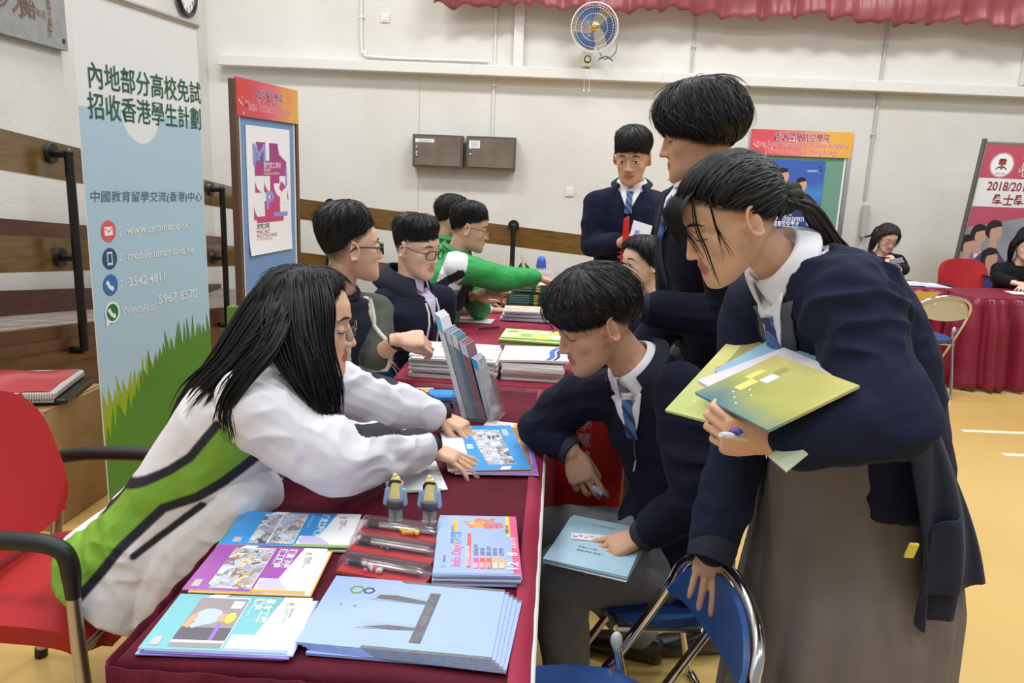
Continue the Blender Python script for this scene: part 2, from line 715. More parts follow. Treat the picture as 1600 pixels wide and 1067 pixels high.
c.tube(bez([(px.x - .07, 8.08, px.z - .02), (px.x, 8.07, px.z + .015), (px.x + .08, 8.08, px.z - .02), (px.x + .02, 8.08, px.z + .02), (px.x - .06, 8.08, px.z)], 24), 0.005, 6)
c.build('power_cord', parent=t)
pc = MB().use(WHITEP)
for dx in (-.02, .03):
    pc.tube([(br.x + dx, 8.06, br.z - .08), (br.x + dx, 8.03, br.z - .3)], 0.002, 5)
    pc.ell((br.x + dx, 8.03, br.z - .31), 0.008, 0.008, 0.014)
pc.build('pull_cord', parent=t)

# ------------------------------------------------------------------ valance curtain
VAL = mat('dusty_red_satin', (152, 80, 84), 0.4, sheen=0.3, sheen_rgb=(230, 160, 160), bump=(14, 0.15, 0.01))
vx0, vx1 = at(678, 5, 7.9).x, 7.2


def val(u, v):
    x = vx0 + (vx1 - vx0) * u
    sw = abs(math.sin(x * 2.25))
    fold = math.sin(x * 34 + 1.5 * math.sin(x * 5)) * .5 + math.sin(x * 19 + 2) * .5
    amp = 0.018 + 0.05 * v
    z = 3.75 - v * (0.50 + .06 * sw + .022 * fold) - .09 * 0
    return (x, 7.93 + fold * amp + .02 * math.sin(v * 9 + x * 3), z + .0)


zb = at(1200, 24, 7.93).z
dz = zb - (3.75 - .53)
vm = MB().use(VAL).grid(lambda u, v: V(val(u, v)) + V((0, 0, dz)), 620, 12, 0.004)
tag(vm.build('valance_curtain', angle=0), 'dusty red satin valance gathered along the top of the wall', 'curtain')

# ------------------------------------------------------------------ plaque and clock on the side wall
STONE = mat('grey_stone', (150, 151, 150), 0.6, mottle=(14, (136, 137, 136)), bump=(60, 0.1, 0.003))
GILT = mat('worn_gilt_lettering', (116, 84, 58), 0.6)


def onleft(px, py, X=-3.2):
    d = ray(px, py)
    return CAMO + d * (X / d.x)


a = onleft(95, 80)
t = thing('stone_plaque', 'grey stone plaque with worn brown characters on the side wall', 'plaque', (-3.2, a.y - .4, a.z))
MB().use(STONE).box((-3.172, a.y - .55, a.z + .42), (0.05, 1.1, 0.84), bev=0.004).build('slab', parent=t)
g = MB().use(GILT)
Xd, Yd, Nd = V((0, 1, 0)), V((0, 0, 1)), V((1, 0, 0))
for ch, px, py, s in (('才', 30, 22, .16), ('始', 47, 24, .13), ('少', 2, 10, .15)):
    p = onleft(px, py, -3.142)
    write(g, ch, p + Xd * (-.06), Xd, Yd, Nd, size=s, bold=.01)
for k, (px, py) in enumerate(((60, 25), (68, 28), (75, 2), (76, 12), (77, 22), (78, 38), (78, 48), (78, 57))):
    write(g, '年月日校立書記文'[k], onleft(px, py, -3.142) + Xd * (-.02), Xd, Yd, Nd, size=.055)
g.build('carved_writing', parent=t, smooth=False)
sc = MB().use(BLACK)
for dy, dz in ((-.05, .06), (-1.02, .06)):
    sc.cyl((-3.148, a.y + dy, a.z + dz), (-3.140, a.y + dy, a.z + dz), 0.014)
sc.build('fixing_stud', parent=t)

cc = onleft(291, -12, -3.16)
t = thing('wall_clock', 'round wall clock with black rim above the tall banner', 'clock', (-3.2, cc.y, cc.z))
cr_ = 0.02
rad = abs(onleft(291, 23, -3.16).z - cc.z)
ring = [cc + (Xd * math.cos(2 * math.pi * k / 48) * rad * 1.0 + Yd * math.sin(2 * math.pi * k / 48) * rad) for k in range(48)]
MB().use(BLACK).tube(ring, 0.024, 10, closed=True).build('rim', parent=t)
f = MB().use(PAPER)
f.cyl(cc - Nd * .03, cc, rad, rad, 48)
f = f.build('dial', parent=t)
nm = MB().use(INK)
for k in range(1, 13):
    an = R(90 - 30 * k)
    p = cc + Xd * math.cos(an) * rad * .74 + Yd * math.sin(an) * rad * .74
    write(nm, str(k), p - Yd * .022, Xd, Yd, Nd, size=.07, align='c', lift=.002)
for an, l, ww in ((60, .5, .012), (150, .68, .008)):
    e = Xd * math.cos(R(an)) + Yd * math.sin(R(an))
    q = Nd.cross(e)
    nm.poly([cc + Nd * .003 + q * ww, cc + Nd * .003 - q * ww, cc + Nd * .003 + e * rad * l - q * ww * .6, cc + Nd * .003 + e * rad * l + q * ww * .6])
nm.build('numerals_and_hands', parent=f, smooth=False)

# ------------------------------------------------------------------ ramp with board railing


def zr(Y):
    return 1.16 - 0.13 * Y


TILE = mat('grey_ramp_tile', (150, 138, 130), 0.6, mottle=(5, (136, 124, 116)))
GROUT = mat('tile_grout', (112, 102, 96), 0.8)
RX, RY, RE = -2.44, 7.3, 1.45      # outer edge of the ramp, its turn, and its foot
rp = MB()
rp.use(TILE)
ya, yb = 1.4, RY
rp.add([(-3.2, ya, 0), (RX, ya, 0), (RX, yb, 0), (-3.2, yb, 0), (-3.2, ya, zr(ya)), (RX, ya, zr(ya)), (RX, yb, zr(yb)), (-3.2, yb, zr(yb))],
       [(0, 1, 2, 3), (4, 7, 6, 5), (0, 4, 5, 1), (1, 5, 6, 2), (2, 6, 7, 3), (3, 7, 4, 0)])
z6 = zr(yb)
rp.add([(-3.2, yb, 0), (RE, yb, 0), (RE, 8.2, 0), (-3.2, 8.2, 0), (-3.2, yb, z6), (RE, yb, .005), (RE, 8.2, .005), (-3.2, 8.2, z6)],
       [(0, 1, 2, 3), (4, 7, 6, 5), (0, 4, 5, 1), (1, 5, 6, 2), (2, 6, 7, 3), (3, 7, 4, 0)])
rp.use(GROUT)
for k in range(20):
    Y = 1.5 + k * .28
    rp.add([(-3.2, Y, zr(Y) + .001), (RX, Y, zr(Y) + .001), (RX, Y + .008, zr(Y + .008) + .001), (-3.2, Y + .008, zr(Y + .008) + .001)], [(0, 1, 2, 3)])
for x in (-2.95, -2.7):
    rp.add([(x, ya, zr(ya) + .001), (x + .008, ya, zr(ya) + .001), (x + .008, yb, zr(yb) + .001), (x, yb, zr(yb) + .001)], [(0, 1, 2, 3)])
struct(rp.build('ramp_floor', smooth=False))
fa = MB().use(DARKWOOD)


def slant(mb, X0, X1, Y0, Y1, zt0, zt1, h):
    mb.add([(X0, Y0, zt0 - h), (X1, Y0, zt0 - h), (X1, Y1, zt1 - h), (X0, Y1, zt1 - h), (X0, Y0, zt0), (X1, Y0, zt0), (X1, Y1, zt1), (X0, Y1, zt1)],
           [(3, 2, 1, 0), (4, 5, 6, 7), (0, 1, 5, 4), (1, 2, 6, 5), (2, 3, 7, 6), (3, 0, 4, 7)])


slant(fa, RX, RX + .05, ya, RY, zr(ya) + .02, zr(RY) + .02, .20)
slant(fa, RX, RX + .03, ya, RY, zr(ya) - .18, zr(RY) - .18, .0)
slant(fa, RX + .03, RX + .065, ya, RY, zr(ya) - .05, zr(RY) - .05, .05)
fa.add([(RX, ya, 0), (RX + .03, ya, 0), (RX + .03, RY, 0), (RX, RY, 0), (RX, ya, zr(ya) - .1), (RX + .03, ya, zr(ya) - .1), (RX + .03, RY, zr(RY) - .1), (RX, RY, zr(RY) - .1)],
       [(3, 2, 1, 0), (4, 5, 6, 7), (0, 1, 5, 4), (1, 2, 6, 5), (2, 3, 7, 6), (3, 0, 4, 7)])
fa.add([(RX, RY - .02, 0), (RE, RY - .02, 0), (RE, RY + .02, 0), (RX, RY + .02, 0), (RX, RY - .02, zr(RY)), (RE, RY - .02, .03), (RE, RY + .02, .03), (RX, RY + .02, zr(RY))],
       [(3, 2, 1, 0), (4, 5, 6, 7), (0, 1, 5, 4), (1, 2, 6, 5), (2, 3, 7, 6), (3, 0, 4, 7)])
struct(fa.build('trim_4'))
bb = MB().use(DARKWOOD)
slant(bb, -3.2, -3.16, ya, 8.2, zr(ya) + .16, zr(8.2) + .16, .16)
slant(bb, -3.2, -3.14, ya, 8.2, 1.53, 0.76, .1)
struct(bb.build('baseboard_left'))


def zb_(Y):
    return 2.055 - .108 * Y


t = thing('ramp_railing', 'glossy brown board railing on black posts along the ramp', 'railing', (RX, 4.0, 0))
for off, h in ((0, .19), (-.5, .175)):
    m = MB().use(WOODBOARD)
    slant(m, RX - .02, RX + .02, 2.0, RY + .02, zb_(2.0) + off, zb_(RY + .02) + off, h)
    m.build('rail_board', parent=t)
    m = MB().use(WOODBOARD)
    z0, z1 = zb_(RY) + off, .93 + off
    m.add([(RX, RY - .02, z0 - h), (RE, RY - .02, z1 - h), (RE, RY + .02, z1 - h), (RX, RY + .02, z0 - h), (RX, RY - .02, z0), (RE, RY - .02, z1), (RE, RY + .02, z1), (RX, RY + .02, z0)],
          [(3, 2, 1, 0), (4, 5, 6, 7), (0, 1, 5, 4), (1, 2, 6, 5), (2, 3, 7, 6), (3, 0, 4, 7)])
    m.build('rail_board', parent=t)


def post(base, out, ztop, zbot, zmid):
    """vertical black bar held off the boards by round-flanged elbows"""
    o = V(out)
    m = MB().use(BLACK)
    b = V(base)
    p = b + o * .10
    m.tube([V((p.x, p.y, zbot)), V((p.x, p.y, ztop))], 0.023, 12)
    m.ell((p.x, p.y, ztop), 0.025)
    for z in (ztop - .004, zmid, zbot):
        m.tube([V((b.x, b.y, z)), V((p.x, p.y, z))], 0.021, 12)
        m.tube([V((b.x, b.y, z)), V((b.x, b.y, z)) + o * .024], [0.054, 0.05], 16)
    m.build('post', parent=t)


for Y in (4.05, 6.12):
    post((RX + .02, Y, 0), (1, 0, 0), zb_(Y) - .06, zr(Y) - .12, zb_(Y) - .6)
for px in (515, 803):
    x = at(px, 340, RY - .05).x
    zt = zb_(RY) + (x - RX) / (RE - RX) * (.93 - zb_(RY))
    post((x, RY - .02, 0), (0, -1, 0), zt - .01 if px == 515 else zt + .01, .12, zt - .6)

# ------------------------------------------------------------------ cardboard box with red document case
bp = MB().use(CARD)
c0 = V((-2.13, 3.20, 0))
rot = Matrix.Rotation(R(-3), 3, 'Z')
t = thing('cardboard_box', 'worn brown cardboard box standing behind the red armchair', 'box', c0)
bp.box(c0 + V((0, 0, .26)), (0.5, 0.44, 0.52), rot, bev=0.006).build('carton', parent=t)
fl = MB().use(CARD)
fl.box(c0 + V((0, -.11, .522)), (0.49, 0.21, 0.006), rot)
fl.box(c0 + V((0, .11, .522)), (0.49, 0.20, 0.006), rot)
fl.build('flap', parent=t)
MB().use(mat('clear_tape', (190, 160, 112), 0.25)).box(c0 + V((0, 0, .5262)), (0.5, 0.05, 0.001), rot).build('tape', parent=t)
REDF = mat('red_plastic_sheet', (196, 70, 74), 0.3, mottle=(4, (180, 58, 62)), coat=0.4)
CLEARW = mat('milky_plastic', (206, 200, 200), 0.3)
c1 = c0 + V((-.02, -.02, .53))
t = thing('document_case', 'red document case with a spiral edge lying on the cardboard box', 'folder', c1)
r2 = Matrix.Rotation(R(12), 3, 'Z')
MB().use(BLACK).box(c1 + V((0.03, .01, .012)), (0.48, 0.36, 0.022), r2, bev=0.008).build('black_backing', parent=t)
MB().use(CLEARW).box(c1 + V((-.02, 0, .04)), (0.5, 0.38, 0.032), r2, bev=0.012).build('clear_sleeve', parent=t)
MB().use(REDF).grid(lambda u, v: c1 + r2 @ V(((u - .5) * .46 - .02, (v - .5) * .36, .058 + .028 * math.sin(u * 3.1) * math.sin(v * 3.1) + .004 * math.sin(u * 9 + v * 5))), 16, 12, 0.003).build('red_cover', parent=t)
sp = MB().use(CLEARW)
for k in range(52):
    cc_ = c1 + r2 @ V((-.26 + k * .0095, -.2, .038))
    sp.tube([cc_ + r2 @ V((0, math.cos(a) * .016, math.sin(a) * .02)) for a in np.linspace(0, 6.28, 9)[:-1]], 0.0022, 4, closed=True)
sp.build('spiral_binding', parent=t)
# ------------------------------------------------------------------ tables, cloths and skirts
TT = R(-3.0)           # the row of tables runs slightly to the right as it goes back
TU = V((math.cos(TT), math.sin(TT), 0))
TV = V((-math.sin(TT), math.cos(TT), 0))
ZT = 0.76              # top of the cloth


def pleated(path, z0, z1, pitch, amp, m, name, parent=None, flare=0.0, seed=1, n_per=6, thick=0.0025, vis=8):
    """gathered cloth hanging along a path of floor points from z0 down to z1"""
    P = [V(p) for p in path]
    L = [0]
    for a, b in zip(P, P[1:]):
        L.append(L[-1] + (b - a).length)
    tot = L[-1]
    n = max(8, int(tot / pitch * n_per))
    rr = random.Random(seed)
    ph = [rr.uniform(-1, 1) for _ in range(64)]

    def fn(u, v):
        s = u * tot
        k = 0
        while k < len(P) - 2 and s > L[k + 1]:
            k += 1
        t = (s - L[k]) / (L[k + 1] - L[k])
        p = P[k].lerp(P[k + 1], t)
        d = (P[k + 1] - P[k]).normalized()
        nn = V((d.y, -d.x, 0))
        a = s / pitch * 2 * math.pi
        wob = ph[int(s / pitch * .7) % 64]
        off = (math.sin(a + wob * 1.3 + 1.1 * math.sin(a * .31)) * .6 + math.sin(a * .5 + wob) * .5) * amp * (.12 + 1.05 * min(1, v * 4))
        return p + nn * (off + amp * (.2 + .8 * min(1, v * 3)) + flare * v * v) + V((0, 0, z0 + (z1 - z0) * v))
    o = MB().use(m).grid(fn, n, vis, thick).build(name, parent=parent, angle=0)
    return o


def cloth_top(corner, U, Vv, W, L, z, m, name, drop=0.0, seed=0, amp=0.0015):
    """cloth lying on a table, folded down a little at its edges"""
    def fn(u, v):
        x, y = u * W, v * L
        e = min(x, W - x, y, L - y)
        dz = -0.012 * max(0, 1 - e / .012) ** 2
        w = math.sin(x * 23 + y * 9 + seed) * math.sin(y * 17 - x * 5) * amp + math.sin(y * 61 + math.sin(x * 9)) * amp * .35
        return V(corner) + U * x + Vv * y + V((0, 0, z - .002 + dz + w * min(1, e / .03)))
    return MB().use(m).grid(fn, 46, 90, 0.002).build(name, angle=0)


def table(name, label, corner, U, Vv, W, L, ztop, label_group='cloth covered folding tables'):
    c = V(corner) + U * W / 2 + Vv * L / 2
    t = thing(name, label, 'table', (c.x, c.y, 0), label_group)
    rot = Matrix((U, Vv, V((0, 0, 1)))).transposed()
    MB().use(WHITEP).box(c + V((0, 0, ztop - .018)), (W, L, 0.03), rot, bev=0.006).build('tabletop', parent=t)
    for sx in (-1, 1):
        for sy in (-1, 1):
            p = c + U * sx * (W / 2 - .05) + Vv * sy * (L / 2 - .05)
            MB().use(RUBBER).cyl((p.x, p.y, 0), (p.x, p.y, ztop - .03), 0.014, n=10).build('leg', parent=t)
    return t


# --- the near table
A = V((-0.625, 1.09, 0))
W1, L1 = 0.675, 1.70
ta = table('folding_table', 'near folding table with a white edge showing beside the seated boy', A + TU * .012 + TV * .012, TU, TV, W1 - .004, L1 - .03, ZT - .010)
o = cloth_top(A, TU, TV, W1, L1, ZT, VELVET, 'tablecloth', amp=.001)
tc = tag(o, 'dark maroon velvet cloth on the near table under leaflets and folders', 'tablecloth')
e = MB().use(CRIMSON)
e.grid(lambda u, v: A + TU * (W1 - .036 + .04 * u) + TV * (L1 * v) + V((0, 0, ZT + .0045 - .022 * u * u * u + .0008 * math.sin(v * 80))), 8, 90, 0.003)
e.build('crimson_hem', parent=o, angle=0)
sk = pleated([A + TV * .42 - TU * .004, A - TU * .004 - TV * .004, A + TU * W1 - TV * .004], ZT - .006, 0.03, 0.075, 0.022, VELVET, 'table_skirt', flare=.03, seed=3, vis=12)
tag(sk, 'dark maroon velvet skirt gathered along the near table front and side', 'table skirt')
sk = pleated([A + TU * (W1 - .21) + TV * .05, A + TU * (W1 - .21) + TV * .52, A + TU * (W1 - .10) + TV * .66, A + TU * (W1 - .10) + TV * (L1 - .06)], ZT - .05, 0.03, 0.08, 0.010, VELVET, 'table_skirt', flare=.0, seed=5)
tag(sk, 'dark maroon skirt hanging under the white table edge by the seated boy', 'table skirt')

# --- the second and third tables
B2 = V((-0.46, 2.86, 0))
W2, L2 = 0.71, 1.50
table('folding_table', 'folding table under the crimson cloth with white paper bags', B2 + TU * .01 + TV * .02, TU, TV, W2 - .005, L2 - .04, ZT - .010)
tag(cloth_top(B2, TU, TV, W2, L2, ZT, CRIMSON, 'tablecloth', seed=2), 'crimson cloth on the second table under white paper bags', 'tablecloth')
tag(pleated([B2, B2 + TU * W2, B2 + TU * W2 + TV * L2], ZT - .012, 0.03, 0.085, 0.014, SATIN, 'table_skirt', flare=.03, seed=9), 'crimson pleated skirt round the second table', 'table skirt')
B3 = V((-0.30, 4.78, 0))
table('folding_table', 'far folding table below the board railing with bottles on it', B3 + TU * .01 + TV * .02, TU, TV, W2 + .1, 1.0, ZT - .010)
tag(cloth_top(B3, TU, TV, W2 + .12, 1.04, ZT, CRIMSON, 'tablecloth', seed=4), 'crimson cloth on the far table under bottles and papers', 'tablecloth')
tag(pleated([B3, B3 + TU * (W2 + .12), B3 + TU * (W2 + .12) + TV * 1.04], ZT - .012, 0.03, 0.085, 0.014, SATIN, 'table_skirt', flare=.02, seed=12), 'crimson pleated skirt round the far table below the railing', 'table skirt')

# --- the two tables on the right-hand side of the hall
X_, Y_ = V((1, 0, 0)), V((0, 1, 0))
B4 = V((2.05, 6.28, 0))
table('folding_table', 'folding table where the woman with the phone sits', B4 + X_ * .01 + Y_ * .02, X_, Y_, 1.48, 0.5, ZT - .010)
tag(cloth_top(B4, X_, Y_, 1.5, 0.54, ZT, SATIN, 'tablecloth', seed=5), 'maroon cloth under white papers in front of the woman with the phone', 'tablecloth')
tag(pleated([B4 + Y_ * .5, B4, B4 + X_ * 1.5, B4 + X_ * 1.5 + Y_ * .5], ZT - .012, 0.03, 0.105, 0.04, SATIN, 'table_skirt', flare=.05, seed=21, vis=14), 'maroon pleated skirt behind the empty blue folding chair', 'table skirt')
B5 = V((3.62, 5.97, 0))
u5 = V((math.cos(R(6)), math.sin(R(6)), 0))
v5 = V((-u5.y, u5.x, 0))
table('folding_table', 'folding table where the woman in black sits', B5 + u5 * .01 + v5 * .02, u5, v5, 1.78, 0.56, ZT - .030)
tag(cloth_top(B5, u5, v5, 1.8, 0.6, ZT - .02, SATIN, 'tablecloth', seed=6), 'maroon cloth under the papers of the woman in black', 'tablecloth')
tag(pleated([B5 + v5 * .6, B5, B5 + u5 * 1.8], ZT - .032, 0.02, 0.115, 0.048, SATIN, 'table_skirt', flare=.07, seed=31, vis=14), 'long maroon skirt in deep folds in front of the woman in black', 'table skirt')

# ------------------------------------------------------------------ folding chairs
BLUEV = mat('blue_vinyl', (44, 84, 146), 0.42, bump=(90, 0.08, 0.002))


def folding_chair(label, loc, rz, backm, group='blue folding chairs with chrome frames', tall=0.80):
    t = thing('folding_chair', label, 'chair', loc, group)
    rot = Matrix.Rotation(rz, 3, 'Z')
    L = lambda x, y, z: V(loc) + rot @ V((x, y, z))
    w = 0.205
    m = MB().use(CHROME)
    pts = [L(-w, .20, .012), L(-w, -.13, .5), L(-w, -.225, tall - .12)]
    arc = [L(-w * math.cos(R(a)) * 1.0, -.225 - .055 * math.sin(R(a)), tall - .12 + .12 * math.sin(R(a)) ** .8) for a in (15, 35, 60, 90, 120, 145, 165)]
    pts2 = [L(w, -.225, tall - .12), L(w, -.13, .5), L(w, .20, .012)]
    m.tube(bez([pts[0], pts[1]], 6) + bez([pts[1], pts[2]] + arc + [pts2[0]], 40)[1:] + bez([pts2[0], pts2[1], pts2[2]], 14)[1:], 0.0125, 10)
    m.tube([L(-w, .19, .03), L(w, .19, .03)], 0.009, 8)
    m.build('back_and_front_frame', parent=t)
    m = MB().use(CHROME)
    q = .18
    m.tube(bez([L(-q, -.1, .5), L(-q, -.2, .06), L(-q + .03, -.215, .014), L(0, -.215, .012), L(q - .03, -.215, .014), L(q, -.2, .06), L(q, -.1, .5)], 42), 0.011, 10)
    m.build('rear_leg_frame', parent=t)
    m = MB().use(CHROME)
    for s in (-1, 1):
        m.tube([L(s * .19, -.12, .405), L(s * .19, .17, .43)], 0.009, 8)
    m.tube([L(-.19, .17, .43), L(.19, .17, .43)], 0.010, 8)
    m.tube([L(-.19, -.12, .405), L(.19, -.12, .405)], 0.008, 8)
    m.build('seat_frame', parent=t)
    for s in (-1, 1):
        m = MB().use(WHITEP)
        m.ell(L(s * .19, -.1, .515), .014, .012, .022)
        m.build('hinge_cap', parent=t)
        MB().use(BLACK).cyl(L(s * (w - .003), -.128, .49), L(s * (w + .016), -.128, .49), 0.009, n=10).build('hinge_bolt', parent=t)

    def seat(u, v):
        x = (u - .5) * 2
        y = (v - .5) * 2
        k = 1 - max(0, abs(x) - .0) ** 6 * .12
        f = math.sqrt(max(0, 1 - y * y * .5 * x * x))
        return L(x * .2 * (1 - .12 * max(0, -y)), y * .19 * f * k + .01, .455 + .006 * (1 - x * x) - .01 * y * y - .016 * max(0, abs(x) - .8) - .02 * max(0, abs(y) - .85))
    MB().use(BLUEV).grid(seat, 16, 16, 0.028).build('seat', parent=t)

    def back(u, v):
        x = (u - .5) * 2
        top = tall - .13 + .118 * max(0.0, 1 - abs(x) ** 2.6) ** .7
        bot = tall - .145 - .035 * (1 - x * x)
        return L(x * .2, -.212 - .058 * (1 - x * x) ** .5 - .012 * (1 - v), bot + (top - bot) * v)
    b = MB().use(backm).grid(back, 20, 8, 0.012)
    bo = b.build('backrest', parent=t)
    for s in (-1, 1):
        MB().use(CHROME).ell(L(s * .1, -.285, tall - .06), .007).build('rivet', parent=bo)
    return t


PLATE_REFL = mat('polished_back_plate', (238, 224, 178), 0.22, metal=.65)  # chrome plate; the yellow floor's reflection is painted into its base colour
c = atz(1478, 605, .012)
folding_chair('blue folding chair with a polished backrest, empty in front of the far skirted table', (3.16, 5.84, 0), R(2), PLATE_REFL, tall=.79)
fch = folding_chair('empty blue folding chair whose backrest the leaning girl holds', (0.19, 1.37, 0), R(97), BLUEV, tall=.775)
folding_chair('blue folding chair on which the boy beside the near table sits', (0.43, 1.97, 0), R(100), BLUEV)

# ------------------------------------------------------------------ red armchair
REDFAB = mat('red_chair_fabric', (176, 28, 32), 0.75, sheen=0.3, sheen_rgb=(240, 120, 110), bump=(120, 0.25, 0.003))


def red_armchair(label, loc, rz, arms=True):
    t = thing('armchair', label, 'chair', loc, 'red padded chairs')
    rot = Matrix.Rotation(rz, 3, 'Z')
    L = lambda x, y, z: V(loc) + rot @ V((x, y, z))     # faces +x

    def seat(u, v):
        x, y = (u - .5) * 2, (v - .5) * 2
        r = (abs(x) ** 4 + abs(y) ** 4) ** .25
        k = max(abs(x), abs(y)) / r if r > 0 else 1
        return L(.25 * x * k, .245 * y * k, .475 + .012 * (1 - x * x) * (1 - y * y) - .045 * max(0, x) ** 3 - .02 * max(0, abs(x * y)) ** 3 - .012 * y ** 6)
    MB().use(REDFAB).grid(seat, 24, 24, 0.065).build('seat', parent=t)

    def back(u, v):
        y, z = (u - .5) * 2, (v - .5) * 2
        r = (abs(y) ** 3.2 + abs(z) ** 3.2) ** (1 / 3.2)
        k = max(abs(y), abs(z)) / r if r > 0 else 1
        yy, zz = y * k, z * k
        return L(-.235 - .06 * zz - .05 * (yy * yy) * -1 - .012 * (1 - yy * yy) * (1 - zz * zz), -.235 * yy, .715 + .205 * zz)
    MB().use(REDFAB).grid(back, 24, 24, 0.05).build('backrest', parent=t)
    MB().use(BLACK).tube(bez([L(-.2, 0, .42), L(-.3, 0, .42), L(-.31, 0, .5), L(-.285, 0, .66)], 14), .022, 10).build('back_bracket', parent=t)
    for s in (-1, 1):
        y = s * .275
        m = MB().use(ALU)
        m.tube([L(.20, y, .66), L(.205, y, .45), L(.225, y, .02)], [.016, .0165, .017], 12)
        m.build('leg', parent=t)
        MB().use(RUBBER).cyl(L(.225, y, 0), L(.2262, y, .03), .0185, n=12).build('foot_cap', parent=t)
        m = MB().use(ALU)
        m.tube(bez([L(-.2, y, .66), L(-.21, y, .45), L(-.3, y, .02)], 10), .016, 12)
        m.build('leg', parent=t)
        MB().use(RUBBER).cyl(L(-.302, y, 0), L(-.299, y, .03), .0185, n=12).build('foot_cap', parent=t)
        m = MB().use(RUBBER)
        m.tube(bez([L(-.26, y, .655), L(-.1, y, .69), L(.1, y, .7), L(.175, y, .69), L(.2, y, .655), L(.203, y, .57)], 30), [.018] * 4 + [.021] * 23 + [.02, .018, .0172, .0168], 12, flat=1.0)
        m.build('armrest', parent=t)
    for x in (.2, -.21):
        MB().use(ALU).tube([L(x, -.275, .42), L(x, .275, .42)], .011, 10).build('crossbar', parent=t)
    return t


red_armchair('red armchair with black armrests under the girl in the white jacket', (-1.16, 1.855, 0), R(-3))
p = at(1528, 440, 7.05)
red_armchair('red padded chair beside the woman in black at the far table', (p.x - .07, 6.98, 0), R(-90))
# ------------------------------------------------------------------ printed things
Zv = V((0, 0, 1))
LOGOG = mat('green_ink', (98, 158, 62), 0.6)
BLUEP = mat('blue_print', (58, 152, 226), 0.4)
PURP = mat('purple_print', (168, 88, 176), 0.4)
TEAL = mat('teal_print', (116, 186, 194), 0.4)
LILAC = mat('lilac_print', (206, 200, 234), 0.4)
VIOLET = mat('violet_print', (150, 108, 196), 0.4)
ORANGE = mat('orange_print', (232, 178, 88), 0.4)
LIME = mat('lime_print', (150, 200, 96), 0.4)
BROWNP = mat('brown_print', (172, 122, 62), 0.4)
SKYB = mat('sky_blue_card', (160, 182, 238), 0.42)
PINKP = mat('pink_print', (224, 92, 142), 0.4)
YELP = mat('yellow_print', (234, 216, 84), 0.4)
REDP = mat('coral_print', (226, 96, 92), 0.4)
SLATE = mat('slate_print', (106, 104, 108), 0.4, mottle=(90, (124, 122, 118)))
PAPERG = mat('paper_edges', (220, 222, 228), 0.7)


def photo_mat(name, cols, scale=60.0, stretch=(1, 1, 1)):
    """a print of many small coloured shapes"""
    if name in MATS:
        return MATS[name]
    m = bpy.data.materials.new(name)
    m.use_nodes = True
    nt = m.node_tree
    b = nt.nodes['Principled BSDF']
    b.inputs['Roughness'].default_value = 0.4
    tc = nt.nodes.new('ShaderNodeTexCoord')
    mp = nt.nodes.new('ShaderNodeMapping')
    mp.inputs['Scale'].default_value = stretch
    vo = nt.nodes.new('ShaderNodeTexVoronoi')
    vo.inputs['Scale'].default_value = scale
    ns = nt.nodes.new('ShaderNodeTexNoise')
    ns.inputs['Scale'].default_value = scale * .7
    mx = nt.nodes.new('ShaderNodeMix')
    mx.data_type = 'VECTOR'
    mx.inputs[0].default_value = 0.06
    sep = nt.nodes.new('ShaderNodeSeparateColor')
    cr = nt.nodes.new('ShaderNodeValToRGB')
    cr.color_ramp.interpolation = 'LINEAR'
    el = cr.color_ramp.elements
    while len(el) < len(cols):
        el.new(0.5)
    for i, c in enumerate(cols):
        el[i].position = i / (len(cols) - 1)
        el[i].color = lin(c)
    nt.links.new(tc.outputs['Object'], mp.inputs['Vector'])
    nt.links.new(mp.outputs[0], mx.inputs[4])
    nt.links.new(mp.outputs[0], ns.inputs['Vector'])
    nt.links.new(ns.outputs['Color'], mx.inputs[5])
    nt.links.new(mx.outputs[1], vo.inputs['Vector'])
    nt.links.new(vo.outputs['Color'], sep.inputs[0])
    nt.links.new(sep.outputs[0], cr.inputs[0])
    nt.links.new(cr.outputs[0], b.inputs['Base Color'])
    MATS[name] = m
    return m


PHOTO_A = photo_mat('workshop_photo', [(236, 238, 244), (150, 176, 220), (206, 216, 236), (150, 106, 100), (238, 226, 196), (120, 120, 130)], 75)
PHOTO_B = photo_mat('machine_photo', [(58, 54, 60), (210, 216, 232), (120, 120, 132), (236, 238, 244), (70, 66, 70)], 60)
PHOTO_C = photo_mat('crowd_photo', [(240, 160, 90), (226, 92, 120), (236, 210, 90), (190, 90, 160), (120, 170, 90)], 90)
PHOTO_D = photo_mat('cover_photo', [(226, 230, 228), (236, 170, 150), (200, 216, 170), (240, 240, 236), (216, 140, 120)], 70)


def sheet_frame(p00, p10, p01):
    """local frame of a sheet: origin, unit X and Y and lengths from three corners"""
    O = V(p00)
    X = V(p10) - O
    Y = V(p01) - O
    return O, X.normalized(), Y.normalized(), X.length, Y.length


